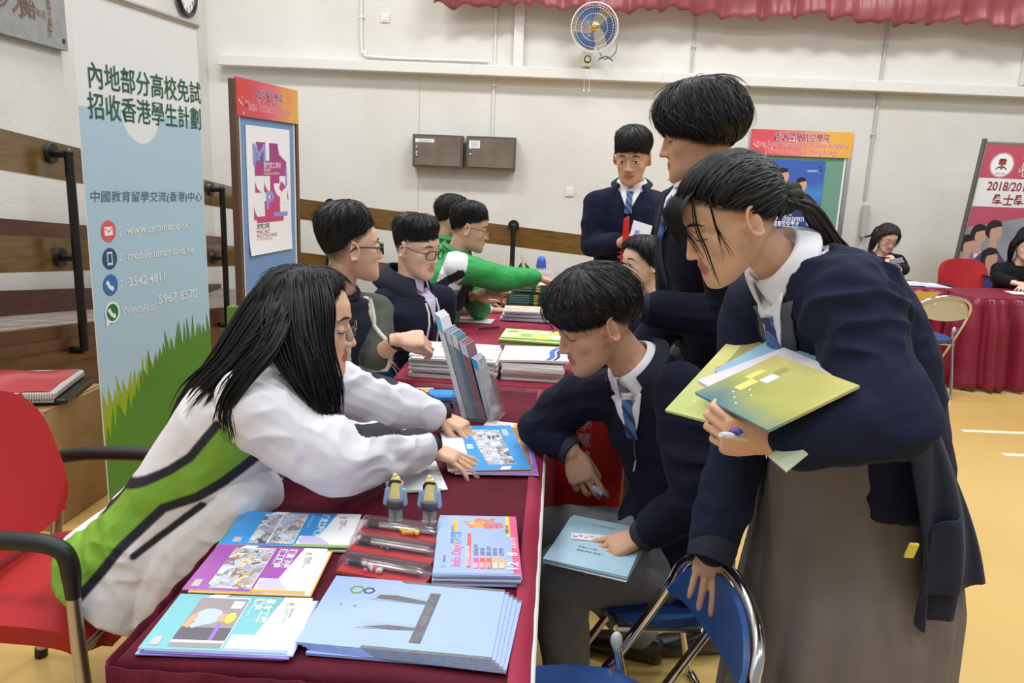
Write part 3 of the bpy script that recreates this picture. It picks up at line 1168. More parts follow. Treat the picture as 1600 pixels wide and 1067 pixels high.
class Print:
    """flat artwork on a sheet; coordinates run 0..1 along X and Y"""

    def __init__(s, O, X, Y, w, h, N=None):
        s.O, s.X, s.Y, s.w, s.h = V(O), V(X), V(Y), w, h
        s.N = V(N) if N is not None else s.X.cross(s.Y).normalized()
        s.mb = MB()
        s.k = 1

    def P(s, x, y, lift=None):
        return s.O + s.X * (x * s.w) + s.Y * (y * s.h) + s.N * (lift if lift is not None else .0002 + .00004 * s.k)

    def poly(s, m, pts):
        s.k += 1
        s.mb.use(m).poly([s.P(*p) for p in pts])
        return s

    def rect(s, m, x0, y0, x1, y1):
        return s.poly(m, [(x0, y0), (x1, y0), (x1, y1), (x0, y1)])

    def disc(s, m, x, y, r, ry=None, n=28):
        ry = ry or r * s.w / s.h
        return s.poly(m, [(x + r * math.cos(2 * math.pi * k / n), y + ry * math.sin(2 * math.pi * k / n)) for k in range(n)])

    def ring(s, m, x, y, r, th, n=28, sides=None):
        s.k += 1
        n = sides or n
        a = [(x + r * math.cos(2 * math.pi * k / n), y + r * s.w / s.h * math.sin(2 * math.pi * k / n)) for k in range(n)]
        b = [(x + (r - th) * math.cos(2 * math.pi * k / n), y + (r - th) * s.w / s.h * math.sin(2 * math.pi * k / n)) for k in range(n)]
        s.mb.use(m).add([s.P(*p) for p in a + b], [(k, (k + 1) % n, (k + 1) % n + n, k + n) for k in range(n)])
        return s

    def text(s, m, body, x, y, size, width=None, align='l', bold=0, dirx=(1, 0), slant=0, spacing=1.0):
        """size in metres; dirx is the writing direction in sheet axes"""
        s.k += 1
        X = s.X * dirx[0] + s.Y * dirx[1]
        Y = s.X * -dirx[1] + s.Y * dirx[0]
        write(s.mb.use(m), body, s.P(x, y), X, Y, s.N, width=width, size=size, lift=0, align=align, bold=bold, slant=slant, spacing=spacing)
        return s

    def build(s, parent, name='printed_artwork'):
        return s.mb.build(name, parent=parent, smooth=False)


def sheet(name, label, cat, O, X, Y, w, h, th=.0014, m=PAPER, group=None, parent=None):
    """a thin rectangular card or leaflet; O is its lower left corner"""
    N = X.cross(Y).normalized()
    mb = MB().use(m)
    mb.prism([O, O + X * w, O + X * w + Y * h, O + Y * h], N * th)
    o = mb.build(name, parent=parent, smooth=False)
    if label:
        tag(o, label, cat, group)
    return o, Print(O + N * th, X, Y, w, h, N)


def rotv(v, a):
    return Matrix.Rotation(R(a), 3, 'Z') @ V(v)


def stack(n, corner, X, Y, w, h, z, th, labels, name, cat, group, mats, jit, seed, base_label):
    """n leaflets one on another; returns the top one and its print frame"""
    rr = random.Random(seed)
    out = None
    corner = V((corner[0], corner[1], 0))
    for k in range(n):
        top = k == n - 1
        a = 0 if top else rr.uniform(-1, 1) * jit[2]
        off = V() if top else X * rr.uniform(*jit[0]) + Y * rr.uniform(*jit[1])
        m = PAPER if top else mats[k % len(mats)]
        out = sheet(name, labels if top else base_label, cat, V(corner) + off + Zv * (z + k * th), rotv(X, a), rotv(Y, a), w, h, th * .92, m, group)
        if not top:
            pr = out[1]
            pr.rect(PAPER, .6, .02, .985, .985)
            pr.build(out[0])
    return out


def corner_frame(nl, nr, fl, z):
    """sheet axes from photo corners of near-left, near-right and far-left on the plane z"""
    a, b, c = atz(*nl, z), atz(*nr, z), atz(*fl, z)
    X = (b - a)
    X.z = 0
    w = X.length
    X.normalize()
    Y = Zv.cross(X)
    return a, X, Y, w, abs((c - a).dot(Y))


def cell_logo(pr, x, y, r, ang=90):
    pr.ring(LOGOG, x, y, r, r * .3, sides=6)
    pr.ring(INK, x + r * 1.5, y, r * .8, r * .28, sides=6)


# artwork of the vocational leaflets: X runs down the page, Y across it
def leaflet_art(pr, main, edge, photo, lines, small, scene=None):
    pr.rect(WHITEINK, .5, 0, 1, 1)
    pr.rect(main, 0.0, .0, .565, 1.0)
    pr.poly(main, [(.565, .28), (.72, .28), (.795, 1), (.565, 1)])
    pr.rect(edge, .55, 0, 1.0, .05)
    if main is TEAL:
        pr.poly(WHITEINK, [(.60, .05), (.72, .05), (.72, .28), (.60, .28), (.565, .17)])
    else:
        pr.poly(LILAC, [(.60, .06), (.84, .06), (.72, .27), (.60, .27), (.565, .17)])
    pr.rect(PAPER, .255, .05, .545, .95)
    pr.rect(photo, .18, .04, .54, .93)
    if scene == 'split':
        pr.rect(PHOTO_B, .18, .04, .33, .93)
        pr.rect(WHITEINK, .33, .04, .34, .93)
    if scene == 'worker':
        pr.rect(mat('grey_workshop', (150, 142, 144), .5), .18, .04, .54, .93)
        pr.rect(mat('dark_machine', (92, 88, 98), .5), .18, .12, .54, .38)
        pr.rect(WHITEINK, .18, .12, .54, .16)
        pr.rect(VIOLET, .42, .16, .45, .45)
        pr.disc(mat('pale_blue_shirt', (178, 196, 226), .5), .32, .58, .10, .15)
        pr.poly(mat('pale_blue_shirt'), [(.22, .40), (.26, .36), (.36, .46), (.30, .55)])
        pr.poly(mat('tan_skin_print', (206, 160, 128), .5), [(.18, .4), (.23, .36), (.25, .6), (.20, .62)])
        pr.disc(mat('tan_skin_print'), .44, .56, .045, .08)
        pr.disc(YELP, .485, .56, .035, .10)
        pr.poly(WHITEINK, [(.44, .74), (.52, .74), (.52, .88), (.44, .88)])
    pr.poly(WHITEINK, [(.22, .93), (.34, .93), (.38, 1), (.26, 1)])
    pr.rect(mat('grey_square_print', (190, 188, 186), .5), .05, .06, .115, .2)
    for j, ln in enumerate(lines):
        pr.text(WHITEINK, ln, .675 - j * .08, .95, .019, dirx=(0, -1), bold=.025)
    pr.text(WHITEINK, small, .585, .93, .007, dirx=(0, -1))
    cell_logo(pr, .845, .86, .018)
    for j in range(3):
        pr.text(GREYINK, ('職業訓練局', 'Vocational training', 'courses')[j], .885 - j * .02, .78, .006, dirx=(0, -1))


zt = ZT + .001
GL = 'course leaflets on the near table'
# teal
a, X, Y, w, h = corner_frame((216, 1022), (449, 1030), (285, 936), zt)
o, pr = stack(5, a, X, Y, w, h, zt, .0022, 'teal leaflet with a photo of a worker in a yellow helmet, top of its stack', 'leaflet', 'leaflet', GL, [VIOLET, SKYB, VIOLET, SKYB], ((-.022, .010), (-.006, .004), 1.2), 3, 'plain-edged leaflet under the teal leaflet with the worker photo')
leaflet_art(pr, TEAL, SKYB, PHOTO_A, ['基本工藝', '課程'], 'Basic Craft Course', 'worker')
pr.build(o)
# purple
a, X, Y, w, h = corner_frame((285, 928), (476, 936), (343, 858), zt)
o, pr = stack(5, a, X, Y, w, h, zt, .0022, 'purple leaflet with a workshop photo, top of its stack', 'leaflet', 'leaflet', GL, [VIOLET, BROWNP, VIOLET, ORANGE], ((-.015, .016), (-.008, .004), 1.4), 5, 'leaflet under the purple leaflet with the workshop photo')
leaflet_art(pr, PURP, ORANGE, PHOTO_A, ['職業發展', '技工課程'], 'Technician Course')
pr.build(o)
# blue
a, X, Y, w, h = corner_frame((350, 857), (545, 862), (395, 806), zt)
o, pr = stack(5, a, X, Y, w, h, zt, .0022, 'bright blue leaflet with two photos beside the white sleeve, top of its stack', 'leaflet', 'leaflet', GL, [BROWNP, LOGOG, BLUEP, LOGOG], ((-.02, .018), (-.004, .006), 1.2), 8, 'leaflet under the bright blue leaflet by the white sleeve')
leaflet_art(pr, BLUEP, LIME, PHOTO_A, ['建造工程課程'], 'Construction Course', 'split')
pr.build(o)

# info day handbills
a, X, Y, w, h = corner_frame((676, 914), (814, 916), (700, 822), zt)
n = 12
o, pr = stack(n, a, X, Y, w, h, zt, .0022, 'pale blue handbill with a pink edge and coloured boxes, top of a thick stack', 'handbill', 'handbill', 'handbills by the pen boxes', [SKYB, PAPERG], ((-.002, .002), (-.004, .001), .8), 9, 'handbill inside the thick stack by the pen boxes')
pr.rect(SKYB, 0, 0, 1, 1)
pr.rect(PINKP, .91, 0, 1, 1)
pr.rect(YELP, .86, .62, .91, 1)
pr.poly(PHOTO_C, [(.30, .90), (.42, .88), (.48, .97), (.62, .93), (.74, .96), (.70, .88), (.82, .86), (.84, .76), (.62, .75), (.50, .78), (.40, .76)])
pr.rect(ORANGE, .19, .45, .245, .93)
pr.text(INK, '內地升學 免試招生', .205, .48, .008, width=.085, dirx=(0, 1))
pr.text(PINKP, 'Info Day', .30, .10, .026, dirx=(0, 1), bold=.02)
pr.text(BLUEP, '課程展覽', .285, .47, .024, width=.055, dirx=(0, 1), bold=.02)
pr.rect(REDP, .375, .08, .42, .66)
pr.text(WHITEINK, '歡迎參加講座及參觀', .405, .12, .009, dirx=(0, 1))
for k in range(5):
    x = .485 + k * .075
    pr.rect((PINKP, REDP, REDP, ORANGE, ORANGE)[k], x - .03, .07, x + .03, .24)
    pr.text(WHITEINK, ('講座', '參觀', '工作坊', '課程', '諮詢')[k], x + .015, .085, .010, width=.02, dirx=(0, 1))
    pr.text(GREYINK, ('專業課程講座', '校園參觀', '體驗工作坊', '課程諮詢', '升學輔導')[k], x + .01, .28, .008, dirx=(0, 1))
    pr.text(GREYINK, '10:00 - 17:00', x + .028, .28, .006, dirx=(0, 1))
pr.text(WHITEINK, '12', .97, .06, .03, width=.03, dirx=(0, 1), bold=.02)
pr.text(WHITEINK, '8', .97, .27, .03, dirx=(0, 1), bold=.02)
pr.text(WHITEINK, '名額有限', .965, .40, .012, dirx=(0, 1))
pr.text(INK, '免費入場', .895, .66, .010, dirx=(0, 1))
cell_logo(pr, .10, .09, .016)
pr.text(GREYINK, '職業訓練', .13, .16, .007, dirx=(0, 1))
pr.build(o)

# blue folders
a, X, Y, w, h = corner_frame((462, 1017), (768, 1046), (532, 912), zt)
a.z = 0
for k in range(7):
    top = k == 6
    off = X * (.038 - .0065 * k) * 1.0 + Y * (-.003 + .0006 * k)
    if k < 2:
        off = X * .02 - Y * .008
    o, pr = sheet('folder', 'pale blue folder with a green and grey hexagon mark, topmost of the fan' if top else 'pale blue folder fanned out under the top blue folder', 'folder', a + off + Zv * (zt + k * .0024), rotv(X, (6 - k) * -.55 if k > 1 else 1), rotv(Y, (6 - k) * -.55 if k > 1 else 1), w * 1.0, h, .0022, SKYB, 'fanned blue folders')
    # woven-looking dark strips on both edges
    pr.poly(SLATE, [(.42, .965), (1, .965), (1, 1.0), (.40, 1.0), (.39, .985)])
    pr.poly(SLATE, [(.33, 0), (1, 0), (1, .035), (.34, .035)])
    if top:
        pr.ring(LOGOG, .165, .80, .045, .014, sides=6)
        pr.ring(mat('dark_slate_print', (66, 74, 88), .4), .235, .80, .036, .013, sides=6)
        pr.ring(GREYINK, .12, .56, .008, .003)
        pr.ring(GREYINK, .20, .55, .008, .003)
        dk = mat('charcoal_print', (92, 92, 100), .4, mottle=(120, (112, 112, 116)))
        pr.poly(mat('pale_grey_print', (160, 176, 196), .4), [(.26, .67), (.29, .79), (.61, .74), (.60, .66)])
        pr.poly(dk, [(.29, .69), (.31, .75), (.40, .76), (.60, .70), (.60, .66), (.50, .665)])
        pr.poly(mat('pale_grey_print'), [(.26, .25), (.28, .36), (.57, .36), (.57, .28)])
        pr.poly(dk, [(.29, .27), (.42, .325), (.58, .315), (.58, .285), (.45, .265)])
        pr.poly(dk, [(.565, .12), (.625, .12), (.645, .84), (.585, .84)])
        pr.poly(SLATE, [(.59, .35), (.615, .35), (.62, .65), (.595, .65)])
    pr.build(o)

# ------------------------------------------------------------------ clear pen boxes
CLEAR = mat('clear_plastic_lid', (236, 236, 240), 0.08, trans=.9, alpha=0.36)
REDCARD = mat('red_card_insert', (196, 52, 44), 0.5)
PURCARD = mat('purple_card_insert', (110, 62, 104), 0.5)
pens = [((560, 822), (688, 838), 'clear pen box with a yellow bead charm, farthest of three', (YELP, ORANGE, ORANGE)),
        ((545, 848), (680, 870), 'clear pen box holding a plain silver pen, middle of three', (GREYINK, INK, GREYINK)),
        ((528, 880), (668, 905), 'clear pen box with a white flower charm, nearest of three', (WHITEP, PINKP, WHITEP))]
for i, (pl, prr, lab, cols) in enumerate(pens):
    p0, p1 = atz(pl[0], pl[1] + 10, zt), atz(prr[0], prr[1] + 10, zt)
    X = (p1 - p0)
    X.z = 0
    L = X.length
    X.normalize()
    Y = Zv.cross(X)
    rot = Matrix((X, Y, Zv)).transposed()
    c = (p0 + p1) / 2 + Y * .012
    c.z = zt
    t = thing('pen_box', lab, 'pen box', c, 'clear pen boxes')
    D = .058
    tr = MB().use(REDCARD)
    tr.box(c + Zv * .004 - Y * D * .14, (L * .96, D * .66, .005), rot)
    tr.use(mat('grey_card_insert', (120, 96, 104), .5)).box(c + Zv * .0038 + Y * D * .34, (L * .96, D * .26, .005), rot)
    tr.use(PURCARD).box(c + Y * (D * .12) + Zv * .0075, (L * .9, D * .3, .002), rot)
    tr.build('card_insert', parent=t)

    def lid(u, v, c=c, X=X, Y=Y, L=L, D=D):
        a = (v - .5) * math.pi
        x = (u - .5) * 2
        e = 1 - max(0, abs(x) - .93) / .07 * .9
        s, cc = math.sin(a), math.cos(a)
        return c + X * (x * L / 2) + Y * (D / 2 * math.copysign(abs(s) ** .6, s)) + Zv * (.002 + .031 * abs(cc) ** .6 * e)
    MB().use(CLEAR).grid(lid, 24, 16).build('clear_lid', parent=t)
    b = MB().use(CLEAR)
    b.tube([c + X * s * L / 2 + Y * q * D / 2 + Zv * .003 for s, q in ((-1, -1), (1, -1), (1, 1), (-1, 1))], .0016, 6, closed=True)
    b.build('clear_base', parent=t)
    pm = MB().use(ALU if i == 1 else CHROME)
    pm.tube([c - X * L * .40 + Y * .004 + Zv * .014, c - X * L * .36 + Y * .004 + Zv * .014, c + X * L * .36 + Y * .004 + Zv * .014, c + X * L * .42 + Y * .004 + Zv * .014], [.002, .0055, .0055, .001], 10)
    pn = pm.build('pen', parent=t)
    MB().use(INK).tube([c - X * L * .40 + Y * .004 + Zv * .0145, c - X * L * .27 + Y * .004 + Zv * .0145], .0066, 10).build('pen_cap', parent=pn)
    ch = MB()
    rr = random.Random(i)
    cx = {0: .12, 1: -.02, 2: -.12}[i]
    for k in range(7 if i != 1 else 4):
        ch.use(cols[k % 3]).ell(c + X * (L * cx + (k - 3) * .006) + Y * (-.008 + rr.uniform(-.006, .006)) + Zv * (.013 + rr.uniform(-.004, .005)), .0055 if i != 1 else .003, n=10, m=7)
    ch.build('charm', parent=pn)

# ------------------------------------------------------------------ two small figurines seen from behind
FBLUE = mat('figurine_blue', (150, 176, 206), 0.45)
FYEL = mat('figurine_yellow', (234, 220, 140), 0.45)
FGREY = mat('figurine_grey', (176, 174, 170), 0.5)
FDARK = mat('figurine_slate', (96, 92, 98), 0.5)
for px, py, lab in ((618, 815, 'small yellow and blue figurine standing nearer the white sleeve'), (671, 818, 'small yellow and blue figurine standing nearer the handbills')):
    b = atz(px, py, zt)
    t = thing('figurine', lab, 'figurine', b, 'pair of small figurines')
    H = .112
    E_ = lambda x, y, z: b + V((x, y, z))
    m = MB().use(FBLUE).loft([(E_(0, 0, .030), V((.013, 0, 0)), V((0, .012, 0))), (E_(0, 0, .045), V((.020, 0, 0)), V((0, .017, 0))), (E_(0, 0, .062), V((.0225, 0, 0)), V((0, .018, 0))), (E_(0, 0, .08), V((.019, 0, 0)), V((0, .016, 0))), (E_(0, 0, .094), V((.012, 0, 0)), V((0, .012, 0)))], 20)
    for s in (-1, 1):
        m.capsule(E_(s * .018, -.002, .078), E_(s * .021, -.004, .048), .0065, .0075, 12)
    body = m.build('body', parent=t)
    MB().use(FDARK).loft([(E_(0, -.0018, z), V((r, 0, 0)), V((0, r * .86, 0))) for z, r in ((.036, .0165), (.042, .0195), (.052, .0222), (.056, .0225), (.057, .019))], 20).build('belt', parent=t)
    m = MB().use(FGREY)
    for s in (-1, 1):
        m.capsule(E_(s * .006, 0, .034), E_(s * .0075, 0, .012), .0095, .0085, 12)
        m.ell(E_(s * .009, -.004, .006), .0095, .012, .0065, n=12, m=8)
    m.build('legs', parent=t)
    m = MB().use(FYEL)
    m.loft([(E_(0, -.008, .058), V((.011, 0, 0)), V((0, .006, 0))), (E_(0, -.010, .064), V((.0145, 0, 0)), V((0, .010, 0))), (E_(0, -.007, .076), V((.0135, 0, 0)), V((0, .012, 0))), (E_(0, -.002, .09), V((.0125, 0, 0)), V((0, .012, 0))), (E_(0, 0, .102), V((.0118, 0, 0)), V((0, .0115, 0))), (E_(0, 0, .109), V((.008, 0, 0)), V((0, .008, 0)))], 18)
    hd = m.build('head', parent=t)
    m = MB().use(FYEL)
    m.ell(E_(-.002, .0, .1115), .0058, .005, .0065, n=10, m=7)
    m.ell(E_(.0135, .002, .092), .004, .004, .008, n=10, m=7)
    m.build('crest', parent=hd)
    m = MB().use(INK)
    m.tube(bez([E_(-.012, -.004, .083), E_(-.0125, -.007, .094), E_(-.008, -.0095, .102), E_(.001, -.0105, .1035), E_(.009, -.008, .1015), E_(.0115, -.004, .099)], 18), [.0022] + [.003] * 17 + [.0018], 8)
    m.build('black_band', parent=hd)

# ------------------------------------------------------------------ leaflets being handled by the girl and the pile beneath
a, X, Y, w, h = corner_frame((700, 738), (830, 735), (691, 668), zt + .012)
lays = [((8, 4), BROWNP, 2.5, 'brown-edged leaflet spread under the blue leaflet by the girl hands'),
        ((20, 6), VIOLET, 6.0, 'violet leaflet spread under the blue leaflet by the girl hands')]
for k, ((dx, dy), m, ang, lab) in enumerate(reversed(lays)):
    o, pr = sheet('leaflet', lab, 'leaflet', a + X * (.001 * dx * .9) + Y * .003 * k + Zv * (-.006 + k * .003), rotv(X, -ang), rotv(Y, -ang), w, h, .0022, PAPER, 'leaflets under the girl hands')
    pr.rect(m, .2, 0, 1, 1)
    pr.rect(WHITEINK, .945, .2, .95, .7)
    pr.build(o)
o, pr = sheet('leaflet', 'bright blue leaflet with two photos held down by the girl fingertips', 'leaflet', a + Zv * .002, X, Y, w, h, .0022, PAPER, None)
pr.rect(BLUEP, .28, 0, 1, 1)
pr.poly(WHITEINK, [(0, 0), (.30, 0), (.22, .3), (.0, .75)])
pr.rect(LIME, 0, .955, .45, 1)
pr.poly(LILAC, [(.05, .70), (.30, .70), (.30, .92), (.06, .94)])
pr.poly(PHOTO_A, [(.50, .10), (.80, .10), (.70, .90), (.38, .90)])
pr.poly(PHOTO_B, [(.66, .10), (.84, .10), (.80, .88), (.60, .88)])
pr.rect(WHITEINK, .655, .1, .665, .88)
pr.rect(mat('grey_square_print'), .84, .74, .92, .90)
pr.poly(WHITEINK, [(.62, 0), (.74, 0), (.78, .06), (.66, .06)])
pr.text(WHITEINK, '建造', .31, .55, .02, dirx=(0, -1), bold=.02)
pr.build(o)
a2, X2, Y2, w2, h2 = corner_frame((735, 690), (820, 700), (738, 655), zt)
o, pr = sheet('leaflet', 'orange and white leaflet lying behind the blue leaflet', 'leaflet', a2 + Zv * .0, X2, Y2, w2 * 1.05, h2, .003, PAPER)
pr.rect(PHOTO_D, 0, .4, .52, .96)
pr.rect(ORANGE, .52, .55, .74, 1)
pr.text(TEAL, '課', .86, .6, .03, bold=.02)
pr.build(o)
o, pr = sheet('leaflet', 'plain blue folder edge sticking out beside the crimson hem', 'leaflet', a2 + X2 * (w2 * .92) + Zv * .0045, rotv(X2, -6), rotv(Y2, -6), w2 * .2, h2 * 1.05, .003, mat('mid_blue_card', (58, 110, 196), .4))
a3, X3, Y3, w3, h3 = corner_frame((545, 640), (680, 640), (560, 607), zt)
o, pr = sheet('leaflet', 'leaflet with a photo strip lying behind the girl sleeves', 'leaflet', a3, X3, Y3, w3, h3, .004, PAPER)
pr.rect(ORANGE, .28, .1, .42, .95)
pr.rect(PHOTO_B, .42, .1, .78, .95)
pr.rect(ORANGE, .78, .1, .95, .95)
pr.rect(VIOLET, .95, .4, 1, .95)
pr.build(o)
a4 = atz(606, 772, zt)
o, pr = sheet('leaflet', 'white leaflet with a green edge under the girl forearm', 'leaflet', a4 + V((0, 0, 0)), rotv(TU, 18), rotv(TV, 18), .15, .21, .003, PAPER)
pr.rect(LIME, 0, 0, .9, .04)
pr.build(o)

# pencil case
pcx = atz(668, 632, zt)
t = thing('pencil_case', 'dark pencil case with a blue flap behind the girl hands', 'pencil case', pcx)
MB().use(mat('dark_cloth', (40, 38, 42), .8)).box(pcx + V((-.02, 0, .018)), (.16, .07, .036), Matrix.Rotation(R(8), 3, 'Z'), bev=.014).build('case', parent=t)
MB().use(BLUEP).box(pcx + V((.06, .012, .03)), (.12, .075, .026), Matrix.Rotation(R(4), 3, 'Z'), bev=.012).build('blue_flap', parent=t)
MB().use(mat('tan_leather', (176, 140, 96), .6)).box(pcx + V((-.03, -.02, .037)), (.03, .02, .003), Matrix.Rotation(R(30), 3, 'Z')).build('tan_patch', parent=t)

# ------------------------------------------------------------------ clear brochure holder with brochures
hb = atz(752, 652, ZT)
t = thing('brochure_holder', 'clear acrylic holder leaning with brochures on the near table', 'brochure holder', hb)
hx = V((1, -.25, 0)).normalized()
hy = Zv.cross(hx)
hrot = Matrix((hx, hy, Zv)).transposed()
lean = V((-.30, .10, 1)).normalized()
HP = lambda x, y, z: hb + hx * x + hy * y + Zv * z
ac = MB().use(CLEAR)
ac.box(HP(0, .0, .004), (.13, .12, .003), hrot)
for y, hh in ((-.06, .07), (.06, .16)):
    ac.prism([HP(-.065, y, .003), HP(.065, y, .003), HP(.065, y, .003) + lean * hh, HP(-.065, y, .003) + lean * hh], hy * .002)
for x in (-.065, .065):
    ac.prism([HP(x, -.06, .003), HP(x, .06, .003), HP(x, .06, .003) + lean * .15, HP(x, -.06, .003) + lean * .07], hx * .002)
ac.build('acrylic_tray', parent=t, smooth=False)
bro = [(-.052, .275, mat('ice_blue_print', (126, 186, 216), .4), PAPERG, 'ice-blue topped brochure, tallest in the clear holder'),
       (-.030, .235, mat('pale_print', (196, 204, 214), .4), mat('blue_grey_edges', (140, 150, 166), .6), 'pale grey brochure second tallest in the clear holder'),
       (-.012, .225, PHOTO_D, mat('teal_edges', (96, 130, 146), .6), 'photo-covered brochure in the middle of the clear holder'),
       (.008, .205, LILAC, mat('dusty_red_edges', (136, 100, 104), .6), 'lilac topped brochures with dusty red edges in the clear holder'),
       (.036, .165, BLUEP, mat('striped_edges', (132, 146, 164), .6, mottle=(160, (206, 206, 200)), stretch=(1, 1, .05)), 'short blue topped brochure in the clear holder')]
for x, L, mt, me_, lab in bro:
    L *= 1.27
    b0 = HP(x, -.045, .007)
    t2 = thing('brochure', lab, 'brochure', b0, 'brochures in the clear holder')
    th = .015 if x != .008 else .02
    for j in range(3):
        q = b0 + hx * (j * th / 3 * 1.05)
        k = 1 - j * .02
        MB().use(me_).prism([q, q + hx * (th / 3), q + hx * (th / 3) + lean * L * k, q + lean * L * k], hy * .088).build('page_block', parent=t2, smooth=False)
    MB().use(mt).prism([b0 - hx * .0012, b0 + hx * -.0002, b0 - hx * .0002 + lean * L, b0 - hx * .0012 + lean * L], hy * .09).build('cover', parent=t2, smooth=False)
    MB().use(mt).prism([b0 + lean * (L * .86) - hy * .0012, b0 + lean * (L * .80) + hx * th - hy * .0012, b0 + lean * L * .97 + hx * th - hy * .0012, b0 + lean * L * 1.005 - hy * .0012], hy * .0011).build('title_band', parent=t2, smooth=False)

# ------------------------------------------------------------------ white paper bags on the second table
BAGW = mat('white_bag_paper', (232, 231, 228), 0.6)
BAGB = mat('bag_blue', (60, 110, 190), .5)
BAGN = mat('bag_navy', (50, 48, 84), .5)
z0 = ZT + .001
rr = random.Random(4)
p = atz(740, 592, z0)
for i in range(11):
    a = rr.uniform(-2, 2) - 5
    X = rotv((1, 0, 0), a)
    Y = rotv((0, 1, 0), a)
    o0 = p + V((-.245 + rr.uniform(-.012, .012), rr.uniform(-.012, .016), i * .0078))
    top = i == 10
    o, pr = sheet('paper_bag', 'white paper bag on top of the pile by the cardigan man' if top else 'white paper bag in the pile by the cardigan man', 'paper bag', o0, X, Y, .33, .25, .0072, BAGW, 'pile of white paper bags')
    if top:
        pr.poly(BAGN, [(.40, .25), (.44, .25), (.56, .75), (.52, .75)])
        pr.poly(BAGN, [(.28, .6), (.30, .6), (.36, .8), (.34, .8)])
        pr.build(o)
    else:
        pr.rect(BAGN, .2, -.001, .5, .01)
        pr.build(o)
for i in range(8):
    a = rr.uniform(-2, 2) + 8
    X = rotv((1, 0, 0), a - 14)
    Y = rotv((0, 1, 0), a - 14)
    o0 = p + V((.105 + rr.uniform(-.008, .008), rr.uniform(-.02, .008) + .02, i * .0095))
    top = i == 7
    if top:
        X = (X + Zv * .03).normalized()
        o0 = o0 + V((-.002, .0, .004))
    o, pr = sheet('paper_bag', 'white paper bag with blue and navy waves, topmost beside the brochure holder' if top else 'white paper bag under the wave-printed bag', 'paper bag', o0, X, Y, 0.29 if top else .24, .25, .009, BAGW, 'pile of white paper bags')
    if top:
        n = 12
        for m, x0 in ((BAGB, .60), (BAGN, .70)):
            L_ = [(x0 + .03 * math.sin(j / n * 7) + j / n * .13, .02 + .93 * j / n) for j in range(n + 1)]
            pr.k += 1
            for j in range(n):
                pr.mb.use(m).poly([pr.P(L_[j][0], L_[j][1]), pr.P(L_[j][0] + (.075 if m is BAGB else .045), L_[j][1]), pr.P(L_[j + 1][0] + (.075 if m is BAGB else .045), L_[j + 1][1]), pr.P(L_[j + 1][0], L_[j + 1][1])])
        pr.text(GREYINK, 'UNIVERSITY', .16, .72, .022)
        pr.text(BAGB, 'study', .42, .5, .02, slant=.3)
        pr.build(o)

# ------------------------------------------------------------------ booklets further along the second table
p = atz(826, 540, z0)
YG = mat('yellow_green_print', (188, 210, 128), .5, mottle=(22, (226, 226, 180)))
for i in range(7):
    top = i == 6
    a = rr.uniform(-3, 3) - 8
    o, pr = sheet('booklet', 'yellow-green booklet with pale panels, topmost beside the seated boy hair' if top else ('lime-edged booklet in the low pile beside the seated boy hair' if i > 2 else 'pink-edged booklet at the bottom of the pile beside the seated boy hair'), 'booklet', p + V((-.14 + rr.uniform(-.008, .008), -.06 + rr.uniform(-.01, .01), i * .007)), rotv((1, 0, 0), a), rotv((0, 1, 0), a), .31, .20, .0064, (LIME if i > 2 else mat('dusty_pink_edges', (190, 160, 168), .6)), 'booklets on the second table')
    pr.rect(YG, 0, 0, 1, 1)
    if top:
        for j in range(4):
            pr.rect((PAPER, LIME, YELP, PAPER)[j], .06 + j * .23, .15, .22 + j * .23, .5)
            pr.rect((LIME, PAPER, PAPER, YELP)[j], .06 + j * .23, .58, .22 + j * .23, .85)
    pr.build(o)
p = atz(815, 500, z0)
DKG = mat('dark_green_cover', (28, 88, 74), .45)
WIRE = mat('white_wire', (206, 212, 222), .3)
zz = z0 + .0035
for i in range(3):
    top = i == 2
    t = thing('spiral_notebook', ('spiral notebook with a pale cover, top of the three' if top else 'spiral notebook under the pale-covered one'), 'notebook', p + V((0, 0, zz - z0)), 'spiral notebooks on the second table')
    a = -6 + i * 3
    X, Y = rotv((1, 0, 0), a), rotv((0, 1, 0), a)
    o0 = V((p.x - .12 + i * .012, p.y - .04, zz))
    o, pr = sheet('pages', None, None, o0, X, Y, .27, .19, .012, PAPERG, parent=t)
    pr.rect(PHOTO_D if top else PAPER, 0.02, .08, 1, 1)
    pr.build(t, 'cover_print')
    m = MB().use(WIRE)
    for k in range(34):
        q = o0 + X * (.006 + k * .0078) + Zv * .006
        m.tube([q + Y * (math.cos(an) * .008) + Zv * (math.sin(an) * .009) for an in np.linspace(0, 6.28, 8)[:-1]], .0011, 4, closed=True)
    m.build('spiral', parent=t)
    zz += .0185
p = atz(826, 478, z0)
zz = z0
for i in range(8):
    a = rr.uniform(-1.5, 1.5) - 3
    X, Y = rotv((1, 0, 0), a), rotv((0, 1, 0), a)
    if i == 5:
        zz += .018
    o0 = V((p.x - .135 + (.01 if i > 4 else 0), p.y + rr.uniform(-.004, .004), zz))
    lab = 'dark green textbook in the tall pile between the green jacket and the boy' if i < 7 else 'dark green textbook with a white cover, top of the tall pile'
    o, pr = sheet('textbook', lab, 'book', o0, X, Y, .265, .19, .0135, DKG, 'dark green textbooks on the second table')
    pr.rect(PHOTO_D if i in (4, 7) else DKG, .03, .05, .99, .99)
    fr = Print(o0, X, Zv, .265, .0135, -Y)
    fr.rect(PAPERG, .05, .35, .52, .42)
    fr.rect(PAPERG, .05, .6, .52, .66)
    fr.rect(ORANGE, .62, .15, .72, .85)
    fr.build(o, 'spine_print')
    pr.build(o)
    zz += .0142
p = atz(728, 500, z0)
o, pr = sheet('paper_sheet', 'plain white sheet lying on the crimson cloth before the hoodie man', 'paper', p + V((-.07, -.05, 0)), rotv((1, 0, 0), -8), rotv((0, 1, 0), -8), .21, .13, .002)
